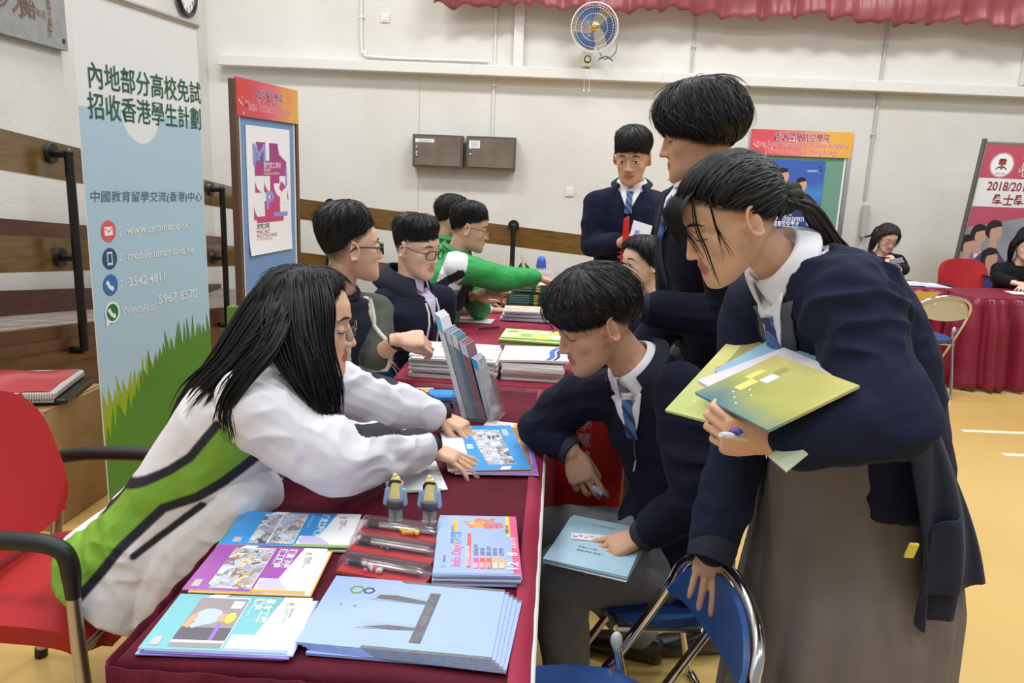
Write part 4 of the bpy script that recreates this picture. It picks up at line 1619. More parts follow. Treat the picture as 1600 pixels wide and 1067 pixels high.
pp = atz(765, 514, z0)
t = thing('pen', 'black pen on the crimson cloth beside the spiral notebooks', 'pen', pp)
MB().use(INK).tube([pp + V((-.06, -.03, .006)), pp + V((.05, .03, .006))], .0045, 8).build('barrel', parent=t)
MB().use(ALU).tube([pp + V((-.066, -.033, .006)), pp + V((-.058, -.029, .006))], [.001, .004], 8).build('tip', parent=t)

# ------------------------------------------------------------------ things on the far table
p = atz(800, 442, z0)
for i, (px, py, w_, h_, lab) in enumerate(((770, 455, .2, .12, 'white paper lying at the front of the far table'), (810, 443, .3, .2, 'printed sheet under the green sleeve on the far table'))):
    q = atz(px, py, z0)
    o, pr = sheet('paper_sheet', lab, 'paper', q + V((-w_ / 2, -.04, i * .003)), X_, Y_, w_, h_, .003)
    if i:
        pr.rect(PHOTO_D, .05, .1, .95, .9)
        pr.build(o)
q = atz(752, 462, z0)
o = MB().use(mat('brown_tray', (150, 104, 70), .5)).box(q + V((.03, .1, .014)), (.30, .2, .028), bev=.004).build('wooden_tray')
tag(o, 'shallow brown tray at the near edge of the far table', 'tray')
WATER = mat('clear_bottle', (228, 236, 244), .06, trans=1.0, alpha=.5)
CAPB = mat('blue_cap', (52, 96, 196), .4)
LBL = mat('bottle_label', (140, 170, 190), .5)
for px, py, s, lab in ((788, 432, .8, 'small water bottle with a blue cap behind the green sleeve'), (845, 428, 1.15, 'tall water bottle with a blue cap beside the white stand')):
    q = at(px, py, 5.15)
    q.z = z0
    t = thing('water_bottle', lab, 'bottle', q, 'water bottles on the far table')
    pf = [(.0, .028), (.01, .031), (.05, .031), (.055, .029), (.06, .031), (.14, .031), (.165, .022), (.18, .0135), (.195, .0135)]
    MB().use(WATER).loft([(q + Zv * z * s, V((r * s, 0, 0)), V((0, r * s, 0))) for z, r in pf], 20).build('bottle_body', parent=t)
    MB().use(CAPB).cyl(q + Zv * .186 * s, q + Zv * .212 * s, .0165 * s, .016 * s).build('cap', parent=t)
    MB().use(LBL).cyl(q + Zv * .075 * s, q + Zv * .128 * s, .0316 * s, n=20).build('label_wrap', parent=t)
    if s > 1:
        MB().use(CAPB).loft([(q + Zv * z * s, V((r * s, 0, 0)), V((0, r * s, 0))) for z, r in ((.15, .03), (.19, .027), (.21, .02), (.218, .008))], 20).build('blue_dome', parent=t)
q = at(825, 425, 5.05)
q.z = z0
t = thing('hand_fan', 'dark green leaf-shaped card fan with yellow writing on the far table', 'fan', q)
ta_ = V((-.16, .0, 1)).normalized()
fx = V((1, -.1, 0)).normalized()
outl = [(0, .02), (.055, .05), (.07, .11), (.055, .18), (.018, .225), (-.018, .225), (-.055, .18), (-.07, .11), (-.055, .05)]
MB().use(DKG).prism([q + fx * a * .9 + ta_ * b * .95 for a, b in outl], fx.cross(ta_) * .006).build('card_leaf', parent=t, smooth=False)
MB().use(mat('cream_handle', (222, 200, 170), .5)).tube([q + ta_ * .18 + V((0, -.006, 0)), q + ta_ * .27 + V((0, -.006, 0))], [.012, .009], 8).build('handle', parent=t)
m = MB()
fn = fx.cross(ta_) * -1
if fn.y > 0:
    fn = -fn
write(m.use(YELP), '銀行', q + fx * -.045 + ta_ * .125, fx, ta_, fn, size=.045, lift=.004, bold=.03)
write(m.use(WHITEINK), 'The BEST Place', q + fx * -.05 + ta_ * .085, fx, ta_, fn, size=.02, lift=.004)
m.build('fan_writing', parent=t, smooth=False)
q = at(806, 425, 5.1)
q.z = z0
o = MB().use(mat('pale_green_card', (140, 190, 150), .5)).prism([q + V((-.03, 0, 0)), q + V((.02, 0, 0)), q + V((-.035, .0, .2))], V((0, .004, 0))).build('folded_card', smooth=False)
tag(o, 'pale green folded card beside the dark green fan', 'card')
q = at(862, 428, 4.95)
q.z = z0
t = thing('notice_stand', 'white tilted notice stand beside the tall water bottle', 'notice', q)
a, b = V((-.16, .05, 1)).normalized(), V((1, -.15, 0)).normalized()
sl = V((-.42, .1, .9)).normalized()
MB().use(PAPER).prism([q + b * -.02 , q + b * .085, q + b * .085 + sl * .20, q + b * -.02 + sl * .20], V((0, .004, 0))).build('notice_card', parent=t, smooth=False)
MB().use(WHITEP).prism([q + b * -.06, q + b * .02, q + b * -.03 + Zv * .11, q + b * -.075 + Zv * .13], V((0, .02, 0))).build('back_foot', parent=t, smooth=False)
m = MB().use(GREYINK)
nn = V((-.1, -1, 0)).normalized()
for k in range(7):
    write(m, '說明資料簡介章程', q + b * .0 + sl * (.03 + k * .022) + V((0, -.002, 0)), b, sl, nn, width=.06, lift=.001)
m.build('notice_writing', parent=t, smooth=False)

# ------------------------------------------------------------------ papers and phone tray on the far right tables
rr = random.Random(12)
for i in range(7):
    u = i / 6
    q = V((2.65 + .75 * u, 6.31 + .05 * rr.random(), ZT + .001 + .0022 * (i % 3)))
    a = rr.uniform(-8, 8)
    o, pr = sheet('paper_sheet', 'white sheet among those spread in front of the woman with the phone', 'paper', q, rotv((1, 0, 0), a), rotv((0, 1, 0), a), .21, .29, .002, mat('cool_white_paper', (222, 222, 240), .6), 'white sheets before the woman with the phone')
    pr.rect(LILAC, .1, .12, .9, .5)
    pr.build(o)
q = V((3.32, 6.62, ZT + .008))
o = MB().use(BLACK).box(q, (.12, .03, .014), bev=.005).build('stapler')
tag(o, 'small black stapler on the white sheets of the phone woman', 'stapler')
for i, (x, y, lab) in enumerate(((4.05, 6.22, 'pale booklet before the woman in black, nearer the maroon cloth corner'), (4.3, 6.2, 'pale booklet directly before the hands of the woman in black'))):
    o, pr = sheet('booklet', lab, 'booklet', V((x, y, ZT - .018)), rotv((1, 0, 0), -12), rotv((0, 1, 0), -12), .24, .17, .006, mat('pale_khaki_paper', (214, 208, 190), .6))
    pr.rect(PAPER, .04, .05, .96, .95)
    pr.build(o)
# ------------------------------------------------------------------ the tall roll-up banner
def ramp_mat(name, stops, coord_axis, rough=.45, noise=0.0, scale=1.0, offset=0.0):
    """print whose ink changes along one object axis"""
    m = bpy.data.materials.new(name)
    m.use_nodes = True
    nt = m.node_tree
    b = nt.nodes['Principled BSDF']
    b.inputs['Roughness'].default_value = rough
    tc = nt.nodes.new('ShaderNodeTexCoord')
    sp = nt.nodes.new('ShaderNodeSeparateXYZ')
    mr = nt.nodes.new('ShaderNodeMapRange')
    mr.inputs[1].default_value = coord_axis[1]
    mr.inputs[2].default_value = coord_axis[2]
    cr = nt.nodes.new('ShaderNodeValToRGB')
    el = cr.color_ramp.elements
    while len(el) < len(stops):
        el.new(.5)
    for i, (p, c) in enumerate(stops):
        el[i].position = p
        el[i].color = lin(c)
    nt.links.new(tc.outputs['Object'], sp.inputs[0])
    src = sp.outputs['XYZ'.index(coord_axis[0])]
    if noise:
        nz = nt.nodes.new('ShaderNodeTexNoise')
        nz.inputs['Scale'].default_value = scale
        nt.links.new(tc.outputs['Object'], nz.inputs['Vector'])
        ma = nt.nodes.new('ShaderNodeMath')
        ma.operation = 'MULTIPLY_ADD'
        ma.inputs[1].default_value = noise
        nt.links.new(nz.outputs['Fac'], ma.inputs[0])
        nt.links.new(src, ma.inputs[2])
        src = ma.outputs[0]
    nt.links.new(src, mr.inputs[0])
    nt.links.new(mr.outputs[0], cr.inputs[0])
    nt.links.new(cr.outputs[0], b.inputs['Base Color'])
    return m


Bl = V((-1.665, 2.995, 0))
Br = V((-1.53, 3.80, 0))
bx_ = (Br - Bl).normalized()
BWd, BHt = (Br - Bl).length, 2.15
bN = bx_.cross(Zv)
t = thing('roll_up_banner', 'tall pale blue roll-up banner with Chinese headline, contact lines and green grass', 'banner', (Bl + Br) / 2)
BANB = mat('banner_pale_blue', (176, 203, 218), .45)
BANW = mat('banner_white', (232, 232, 230), .45)
o = MB().use(BANW).box((Bl + Br) / 2 + Zv * (BHt / 2 + .03) - bN * .002, (BWd, .003, BHt - .06), Matrix((bx_, -bN, Zv)).transposed()).build('banner_sheet', parent=t, smooth=False)
pr = Print(Bl, bx_, Zv, BWd, BHt, bN)


def bp_(px, py):
    """banner coordinates of a photo position"""
    d = ray(px, py)
    s = (Bl - CAMO).dot(bN) / d.dot(bN)
    q = CAMO + d * s - Bl
    return q.dot(bx_) / BWd, q.z / BHt


ytop = bp_(133, 166)[1]
pr.rect(BANB, 0.004, .03, .996, ytop)
cx, cy = bp_(226, 172)
cx = .45
pts = []
rr_ = .155
for k in range(21):
    an = math.pi + math.pi * k / 20
    pts.append((cx + rr_ * math.cos(an), ytop + .004 + rr_ * BWd / BHt * 1.05 * math.sin(an)))
pr.poly(BANW, pts)
GRD = mat('grass_print_dark', (84, 136, 46), .45)
GRM = mat('grass_print_light', (150, 172, 44), .45)


def grass(m, prof, n, hgt, seed, x0=0.004, x1=.996):
    r_ = random.Random(seed)
    w_ = (x1 - x0) / n
    for k in range(n):
        x = x0 + k * w_
        f = lambda q: np.interp(q, [p[0] for p in prof], [p[1] for p in prof])
        lean_ = r_.uniform(-.6, .5) * w_
        hh = hgt * r_.uniform(.5, 1.15)
        pr.poly(m, [(x, .03), (x + w_ * 1.02, .03), (x + w_, f(x + w_)), (max(.004, min(.994, x + w_ * .5 + lean_)), f(x) + hh), (x, f(x))])


k_ = [bp_(158, 650), bp_(200, 610), bp_(225, 580), bp_(250, 560), bp_(285, 540), bp_(316, 515)]
grass(GRM, [(0, bp_(152, 648)[1]), (k_[1][0], bp_(195, 612)[1]), (k_[2][0], bp_(225, 590)[1]), (1, bp_(300, 540)[1])], 17, .05, 3, x1=.66)
grass(GRD, [(0, bp_(150, 720)[1]), (bp_(170, 690)[0], bp_(170, 690)[1]), (bp_(205, 640)[0], bp_(205, 640)[1]), (bp_(228, 600)[0], bp_(228, 596)[1]), k_[3], k_[4], (1, bp_(318, 522)[1])], 24, .055, 5)
INKG = mat('dark_green_ink', (36, 92, 66), .5)
EDGE = mat('white_ink_outline', (240, 240, 238), .5)


def blk(s, p0, p1, size_px, m, bold=0, slant=0):
    """a line of writing between two photo points of its baseline"""
    a, b = bp_(*p0), bp_(*p1)
    top = bp_(p0[0], p0[1] - size_px)
    hgt = (top[1] - a[1]) * BHt
    O = V((a[0], a[1]))
    d3 = pr.P(b[0], b[1]) - pr.P(a[0], a[1])
    X = d3.normalized()
    Y = bN.cross(X)
    pr.k += 1
    write(pr.mb.use(m), s, pr.P(a[0], a[1]), X, Y, bN, width=d3.length, size=hgt / .82, lift=0, bold=bold, slant=slant)


for m, bd in ((INKG, .008),):
    blk('內地部分高校免試', (139, 133), (314, 160), 37, m, bd)
    blk('招收香港學生計劃', (138, 181), (314, 200), 37, m, bd)
blk('中國教育留學交流(香港)中心', (141, 314), (315, 313), 16, mat('steel_ink', (92, 108, 122), .5), 0, .12)
blk('：www.umainland.hk', (186, 368), (294, 357), 17, EDGE, .004)
blk('：mobile.umainland.hk', (187, 408), (302, 395), 17, EDGE, .004)
blk('：2542 4811', (188, 450), (257, 438), 17, EDGE, .008)
blk('WhatsApp：', (190, 492), (244, 483), 15, EDGE)
blk('5967 8570', (247, 475), (307, 464), 17, EDGE, .008)
for (px, py), m, kind in (((169, 361), REDP, 'mail'), ((171, 404), mat('navy_print', (50, 78, 118), .5), 'phone'), ((172, 445), mat('mid_blue_print', (58, 112, 176), .5), 'call'), ((175, 488), mat('deep_green_print', (44, 116, 60), .5), 'chat')):
    x, y = bp_(px, py)
    r = .053
    k = BWd / BHt
    if kind == 'chat':
        pr.disc(EDGE, x, y, r * 1.05)
        pr.poly(EDGE, [(x - r, y - r * k * 1.3), (x - r * .3, y - r * k * .9), (x - r * .9, y - r * k * .1)])
        pr.disc(m, x, y, r * .82)
    else:
        pr.disc(m, x, y, r)
    if kind == 'mail':
        pr.rect(EDGE, x - r * .55, y - r * k * .4, x + r * .55, y + r * k * .4)
        pr.poly(m, [(x - r * .5, y + r * k * .36), (x, y - r * k * .05), (x + r * .5, y + r * k * .36), (x + r * .5, y + r * k * .24), (x, y - r * k * .18), (x - r * .5, y + r * k * .24)])
    elif kind == 'phone':
        pr.rect(EDGE, x - r * .35, y - r * k * .62, x + r * .35, y + r * k * .62)
        pr.rect(m, x - r * .25, y - r * k * .40, x + r * .25, y + r * k * .45)
        pr.disc(m, x, y - r * k * .52, r * .08)
    else:
        pts = []
        for j in range(9):
            an = R(200 + j * 10)
            pts.append((x + r * .25 + r * .75 * math.cos(an), y + r * k * (.25 + .75 * math.sin(an))))
        for j in range(9):
            an = R(280 - j * 10)
            pts.append((x + r * .3 + r * .45 * math.cos(an), y + r * k * (.3 + .45 * math.sin(an))))
        pr.poly(EDGE, pts)
        pr.disc(EDGE, x - r * .38, y + r * k * .22, r * .22)
        pr.disc(EDGE, x + r * .22, y - r * k * .38, r * .22)
pr.build(o, 'printed_artwork')
MB().use(ALU).tube([Bl + Zv * (BHt + .01) - bx_ * .005, Br + Zv * (BHt + .01) + bx_ * .005], .014, 12).build('top_rail', parent=t)
MB().use(ALU).box((Bl + Br) / 2 + Zv * .03 - bN * .0, (BWd + .02, .09, .06), Matrix((bx_, -bN, Zv)).transposed(), bev=.015).build('base_case', parent=t)
MB().use(ALU).tube([(Bl + Br) / 2 + Zv * .05 - bN * .03, (Bl + Br) / 2 + Zv * (BHt + .005) - bN * .012], .008, 8).build('rear_pole', parent=t)
for s in (-.3, .3):
    MB().use(ALU).box((Bl + Br) / 2 + bx_ * s + Zv * .008, (.03, .3, .014), Matrix((bx_, -bN, Zv)).transposed(), bev=.003).build('foot', parent=t)

# ------------------------------------------------------------------ felt notice boards
HEADM = None


def notice_board(label, P0, P1, H, felt, headtext, header, poster_fn, post_m, lean=0.0, hh=.24):
    P0, P1 = V(P0), V(P1)
    X = (P1 - P0).normalized()
    W = (P1 - P0).length
    N = X.cross(Zv)
    t = thing('notice_board', label, 'notice board', (P0 + P1) / 2)
    rot = Matrix((X, -N, Zv)).transposed()
    c = (P0 + P1) / 2
    MB().use(felt).box(c + Zv * (H * .58), (W - .06, .02, H * .80), rot).build('felt_panel', parent=t, smooth=False)
    fr = MB().use(WHITEP)
    fr.box(c + Zv * (H * .985), (W - .02, .03, .025), rot)
    fr.box(c + Zv * (H * .18), (W - .02, .03, .025), rot)
    for s in (-1, 1):
        fr.box(c + X * s * (W / 2 - .035) + Zv * (H * .58), (.018, .03, H * .80), rot)
    fr.build('panel_frame', parent=t, smooth=False)
    for s in (-1, 1):
        p = c + X * s * (W / 2)
        m = MB().use(post_m)
        m.box(p + Zv * (H / 2), (.04, .05, H), rot, bev=.006)
        m.build('post', parent=t)
        m = MB().use(post_m)
        m.box(p + Zv * .02, (.05, .5, .04), rot, bev=.006)
        m.build('foot', parent=t)
    h = MB().use(header).box(c + N * .022 + Zv * (H - hh / 2 + .01), (W + .02, .012, hh), rot).build('header_board', parent=t, smooth=False)
    pr = Print(c - X * (W / 2 + .01) + N * .0282 + Zv * (H - hh + .01), X, Zv, W + .02, hh, N)
    headtext(pr)
    pr.build(h, 'header_print')
    poster_fn(t, c + N * .0125, X, N, W, H)
    return t


HEADER = ramp_mat('sunset_header_print', [(0, (204, 66, 62)), (.3, (206, 84, 96)), (.55, (222, 120, 96)), (.8, (232, 172, 96)), (1, (222, 170, 70))], ('X', -.45, .6), noise=.35, scale=5)
HEADER2 = ramp_mat('sunset_header_print_b', [(0, (206, 66, 60)), (.3, (210, 80, 96)), (.5, (216, 104, 110)), (.75, (226, 150, 84)), (1, (222, 186, 70))], ('Y', -.25, .62), noise=.3, scale=6)
DOT = mat('pale_pink_ink', (250, 220, 200), .5)
PUI = mat('plum_ink', (120, 40, 120), .5)
ROS = mat('rose_ink', (196, 70, 120), .5)


def head_two(cn, en, en2=None):
    def f(pr):
        r_ = random.Random(3)
        for k in range(10):
            pr.disc(DOT, r_.uniform(.03, .25), r_.uniform(.08, .5), .004 + .006 * r_.random(), n=10)
        y = .60 if en2 else .52
        for m, b in ((DOT, .035), (PUI, .01)):
            pr.text(m, cn, .5, y, .085 if en2 else .075, width=pr.w * (.54 if en2 else .42), align='c', bold=b)
        for m, b in ((DOT, .03), (ROS, .005)):
            pr.text(m, en, .5, .36 if en2 else .2, .07 if en2 else .085, width=pr.w * (.92 if en2 else .74), align='c', bold=b)
            if en2:
                pr.text(m, en2, .5, .10, .07, width=pr.w * .70, align='c', bold=b)
    return f


BLUEF = mat('blue_felt', (116, 150, 196), .85, bump=(160, .2, .002))
GREENF = mat('green_felt', (108, 152, 132), .85, bump=(160, .2, .002))
BROWNPOST = mat('brown_post', (92, 66, 52), .4)
MAG = ramp_mat('violet_to_rose_print', [(0, (198, 66, 120)), (.45, (176, 60, 130)), (1, (98, 60, 140))], ('Z', 1.2, 1.85), rough=.4)
ROSE = mat('rose_print', (200, 74, 124), .4)
PALEV = mat('pale_violet_print', (150, 150, 214), .4)


def poster_macao(t, c, X, N, W, H):
    w, h = .60, .87
    O = c - X * .30 + Zv * (H - .25 - h - .03)
    o = MB().use(PAPER).grid(lambda u, v: O + X * (u * w) + Zv * (v * h) + N * (.003 + .014 * max(0, (.16 - v) / .16) ** 1.5 * (1 - .6 * u)), 6, 20, .002).build('poster', parent=t)
    pr = Print(O + N * .004, X, Zv, w, h, N)

    def quarter(m, x, y, r, a0, invert=False):
        k = w / h
        pts = [(x + r * math.cos(R(a0 + 90 * j / 10)), y + r * k * math.sin(R(a0 + 90 * j / 10))) for j in range(11)]
        if invert:
            c_ = (x + r * (math.cos(R(a0)) + math.cos(R(a0 + 90))), y + r * k * (math.sin(R(a0)) + math.sin(R(a0 + 90))))
            pr.poly(m, pts + [c_])
        else:
            pr.poly(m, pts + [(x, y)])
    pr.rect(MAG, .50, .28, .72, .88)
    pr.rect(MAG, .16, .62, .90, .74)
    pr.poly(MAG, [(.56, .88), (.68, .88), (.70, .80), (.88, .74), (.56, .74)])
    quarter(WHITEINK, .88, .88, .18, 180)
    pr.poly(MAG, [(.20, .88), (.42, .88), (.34, .80), (.32, .70), (.28, .70), (.26, .80)])
    quarter(MAG, .32, .60, .16, 180, True)
    quarter(MAG, .52, .60, .16, 180, True)
    pr.rect(MAG, .18, .25, .80, .30)
    quarter(WHITEINK, .50, .30, .18, 90)
    quarter(MAG, .30, .40, .18, 180, True)
    quarter(MAG, .40, .42, .20, 270, True)
    pr.rect(MAG, .36, .25, .66, .42)
    quarter(WHITEINK, .74, .56, .16, 180)
    pr.poly(MAG, [(.70, .52), (.94, .42), (.90, .52), (.76, .58)])
    quarter(WHITEINK, .90, .40, .18, 90)
    pr.text(PALEV, 'M', .13, .70, .21, width=.17, bold=.01)
    pr.text(PALEV, 'P', .40, .36, .17, width=.11, bold=.03)
    pr.rect(PALEV, .87, .54, .91, .69)
    pr.rect(PALEV, .56, .29, .90, .325)
    pr.text(WHITEINK, '澳門理工學院', .36, .685, .045, width=.24)
    for k in range(2):
        pr.text(WHITEINK, ('招生簡章', 'Prospectus 2018/2019')[k], .36, .655 - k * .025, .024)
    pr.text(INK, '澳門理工學院', .17, .205, .04, width=.17)
    for k, s in enumerate(('MACAO', 'POLYTECHNIC', 'INSTITUTE')):
        pr.text(ROSE, s, .17, .165 - k * .035, .036, width=(.17, .28, .2)[k])
    pr.build(o)


Yl = 5.2
notice_board('blue felt notice board with a rose and violet poster behind the girl in white', (at(370, 300, 5.15).x, 5.15, 0), (at(462, 300, 5.95).x, 5.95, 0), 2.07, BLUEF, head_two('澳門理工學院', 'Macao Polytechnic Institute'), HEADER2, poster_macao, BROWNPOST)

AVI = ramp_mat('night_blue_poster', [(0, (38, 36, 84)), (.3, (40, 40, 100)), (.6, (44, 84, 160)), (.85, (70, 140, 208)), (1, (60, 100, 180))], ('Z', .9, 1.75), rough=.35, noise=.3, scale=2.2)


def figure_print(pr, x, y, s, suit, hair, skin, hat=False):
    """head-and-shoulders picture of a person, printed flat"""
    k = pr.w / pr.h
    pr.poly(suit, [(x - .20 * s, y - .62 * s * k), (x - .19 * s, y - .34 * s * k), (x - .08 * s, y - .20 * s * k), (x + .08 * s, y - .20 * s * k), (x + .19 * s, y - .32 * s * k), (x + .22 * s, y - .62 * s * k)])
    pr.poly(WHITEINK, [(x - .03 * s, y - .19 * s * k), (x + .07 * s, y - .19 * s * k), (x + .09 * s, y - .55 * s * k)])
    pr.poly(skin, [(x - .03 * s, y - .22 * s * k), (x + .05 * s, y - .22 * s * k), (x + .05 * s, y - .05 * s * k), (x - .04 * s, y - .05 * s * k)])
    pr.disc(hair, x - .025 * s, y + .035 * s * k, .092 * s, .105 * s * k)
    pr.disc(skin, x + .015 * s, y - .005 * s * k, .07 * s, .095 * s * k)
    pr.poly(hair, [(x - .09 * s, y + .03 * s * k), (x + .07 * s, y + .075 * s * k), (x + .04 * s, y + .13 * s * k), (x - .06 * s, y + .13 * s * k)])


SKP = mat('print_skin', (206, 160, 138), .4)
HRP = mat('print_hair', (44, 36, 40), .4)
NVP = mat('print_navy', (50, 56, 112), .4)
GRP = mat('print_pale_suit', (170, 176, 200), .4)


def poster_aviation(t, c, X, N, W, H):
    w, h = .50, .76
    O = c - X * .25 + Zv * (H - .25 - h - .01)
    o = MB().use(AVI).box(O + X * w / 2 + Zv * h / 2 + N * .003, (w, .003, h), Matrix((X, -N, Zv)).transposed()).build('poster', parent=t, smooth=False)
    pr = Print(O + N * .0048, X, Zv, w, h, N)
    figure_print(pr, .25, .80, 1.15, GRP, HRP, SKP)
    figure_print(pr, .61, .70, 1.05, NVP, HRP, SKP)
    pr.poly(NVP, [(.38, .28), (.44, .52), (.56, .52), (.72, .34), (.74, .28)])
    pr.poly(HRP, [(.76, .36), (.90, .42), (.86, .30), (.78, .28)])
    pr.poly(WHITEINK, [(.86, .40), (.875, .40), (.82, .22), (.80, .22)])
    pr.disc(SKP, .80, .22, .035)
    pr.text(WHITEINK, 'THE WINGS TO TAKE YOU', .02, .315, .055, width=w * .46, bold=.02)
    pr.text(WHITEINK, 'WITH AVIATION EXPERTS', .02, .25, .055, width=w * .70, bold=.02)
    pr.text(WHITEINK, '培育航空專才', .14, .18, .06, width=w * .50, bold=.02)
    pr.text(GREYINK, 'www.aviation-academy', .5, .05, .025)
    pr.text(WHITEINK, 'academy', .68, .865, .035)
    pr.poly(mat('dark_teal_ink', (24, 60, 84), .5), [(.88, .93), (.94, .93), (.90, .89), (.96, .89), (.95, .87), (.87, .87), (.92, .91)])
    pr.build(o)


notice_board('green felt notice board with a dark blue poster of two people in suits', (at(1170, 250, 7.55).x, 7.55, 0), (at(1326, 250, 7.50).x, 7.50, 0), 2.03, GREENF, head_two('香港國際航空學院', 'Hong Kong International Aviation Academy', '(Airport Authority, Hong Kong)'), HEADER, poster_aviation, ALU, hh=.235)

# ------------------------------------------------------------------ the university roll-up at the far right
RASP = mat('raspberry_print', (190, 84, 104), .45)
P0 = V((at(1500, 440, 7.5).x - .11, 7.5, 0))
P1 = P0 + V((1.0, .02, 0))
t = thing('display_banner', 'raspberry and white banner with a round crest behind the woman in black', 'banner', (P0 + P1) / 2)
X = (P1 - P0).normalized()
tilt = V((.075, 0, 1)).normalized()
N = X.cross(tilt).normalized()
h = 2.0
mb = MB().use(BANW)
mb.prism([P0 + tilt * .1, P1 + tilt * .1, P1 + tilt * h, P0 + tilt * h], -N * .004)
o = mb.build('banner_sheet', parent=t, smooth=False)
pr = Print(P0 + N * .0005, X, tilt, 1.0, h, N)
yq = lambda py: (at(1540, py, 7.5).z) / h
pr.rect(RASP, 0, yq(277), 1, .995)
pr.disc(WHITEINK, .19, yq(256), .115)
pr.ring(mat('crest_red', (176, 60, 54), .5), .19, yq(256), .112, .006)
pr.rect(mat('crest_red'), .155, yq(256), .225, yq(249))
pr.poly(mat('crest_dark', (70, 50, 40), .5), [(.15, yq(249)), (.23, yq(249)), (.215, yq(246)), (.165, yq(246))])
pr.rect(mat('crest_dark'), .182, yq(263), .198, yq(256))
for s in (-1, 1):
    pr.poly(mat('crest_dark'), [(.19 + s * .01, yq(257)), (.19 + s * .05, yq(261)), (.19 + s * .055, yq(265)), (.19 + s * .04, yq(262)), (.19 + s * .01, yq(260))])
pr.text(mat('crest_dark'), '城市大學', .19, yq(271), .022, align='c')
pr.text(WHITEINK, '澳門城市大學', .38, yq(257), .14, width=.5, bold=.01)
pr.text(WHITEINK, 'UNIVERSIDADE', .36, yq(266), .05, slant=.2, bold=.02)
pr.text(WHITEINK, 'UNIVERSITY OF', .40, yq(273), .05, slant=.2, bold=.02)
pr.text(mat('plum_red_ink', (140, 44, 74), .5), '2018/2019', .10, yq(296), .115, width=.43, bold=.02)
pr.text(mat('plum_red_ink'), '學士學位課程', .18, yq(318), .115, width=.62, bold=.02)
pr.poly(RASP, [(0, yq(322)), (.95, yq(322)), (0, yq(356))])
SCN = mat('grey_room_print', (166, 168, 172), .5, mottle=(3, (126, 132, 142)))
pr.poly(SCN, [(0, .12), (1, .12), (1, yq(322)), (.95, yq(322)), (0, yq(356))])
pr.rect(mat('pale_window_print', (204, 212, 222), .5), .55, yq(420), .66, yq(345))
pr.rect(mat('slate_window_print', (96, 110, 140), .5), .69, yq(420), .72, yq(330))
for x, py, s, su in ((.14, 368, .8, mat('print_lilac_shirt', (142, 124, 166), .5)), (.28, 362, .85, mat('print_plum_shirt', (96, 74, 104), .5)), (.60, 372, .95, mat('print_maroon_top', (90, 52, 64), .5)), (.05, 385, .8, mat('print_blue_stripe', (140, 160, 206), .5)), (.30, 405, .85, mat('print_cream_shirt', (206, 202, 196), .5))):
    figure_print(pr, x, yq(py), s, su, HRP, SKP)
pr.build(o)
MB().use(STEELD).tube([P0 - X * .03, P0 - X * .03 + tilt * (h + .04)], .022, 10).build('post', parent=t)
MB().use(ALU).tube([P1 + X * .03, P1 + X * .03 + tilt * (h + .04)], .022, 10).build('post', parent=t)
MB().use(ALU).tube([P0 + tilt * (h + .006), P1 + tilt * (h + .006)], .012, 10).build('top_rail', parent=t)
for q in (P0 - X * .03, P1 + X * .03):
    MB().use(STEELD).box(q + Zv * .015, (.06, .45, .03), bev=.006).build('foot', parent=t)

# the sign hung on the front of the phone woman's table
S1x = at(1463, 480, 6.22).x
S0 = V((S1x - .97, 6.215, 0))
zt_, zb2 = at(1420, 455, 6.22).z, at(1420, 491, 6.22).z
t = MB().use(HEADER).box(((S0.x + S1x) / 2, 6.232, (zt_ + zb2) / 2), (S1x - S0.x, .006, zt_ - zb2)).build('table_sign', smooth=False)
tag(t, 'orange sign with plum Chinese name hung on the skirted table of the phone woman', 'sign')
pr = Print(V((S1x - .95, 6.2285, zb2)), X_, Zv, .95, zt_ - zb2, V((0, -1, 0)))
for m, b in ((DOT, .035), (PUI, .01)):
    pr.text(m, '香港國際航空學院', .28, .62, .085, width=.50, bold=b)
for m, b in ((DOT, .03), (PUI, .005)):
    pr.text(m, 'Hong Kong International Aviation Academy', .04, .34, .07, width=.86, bold=b)
    pr.text(m, '(Airport Authority, Hong Kong)', .14, .08, .07, width=.66, bold=b)
pr.build(t, 'sign_print')

# green rolled sheet leaning at the ramp edge
q = at(361, 520, 4.6)
o = MB().use(GRD).prism([q + V((-.03, 0, -.14)), q + V((.03, .01, -.14)), q + V((.04, .01, .16)), q + V((-.02, 0, .16))], V((0, .05, 0))).build('green_bag', smooth=False)
tag(o, 'narrow green paper bag standing between the banner and the blue notice board', 'bag')
q2 = o
# ------------------------------------------------------------------ people: shared builders
SKIN = mat('skin', (214, 170, 142), 0.5, attr=True, bump=(260, 0.05, 0.001), sss=0.12, spec=0.35)
CLOTH = mat('woven_cloth', (60, 60, 60), 0.85, attr=True, bump=(420, 0.12, 0.0015), sheen=0.06, sheen_rgb=(200, 200, 210), spec=0.15)
NYLON = mat('smooth_jacket_cloth', (230, 230, 230), 0.6, attr=True, bump=(60, 0.06, 0.003), spec=0.3)
HAIR = mat('black_hair', (15, 13, 14), 0.46, bump=(240, 0.35, 0.003), stretch=(1, 1, .25), spec=0.32)
HAIRB = mat('dark_brown_hair', (42, 30, 26), 0.48, bump=(240, 0.5, 0.003), stretch=(1, 1, .25), spec=0.45)
LASH = mat('lash_black', (26, 20, 20), .6)
SHIRT = mat('white_shirt', (236, 236, 240), .7, bump=(300, .08, .001))
LENS = mat('spectacle_lens', (240, 240, 240), .03, trans=1.0, alpha=.18)


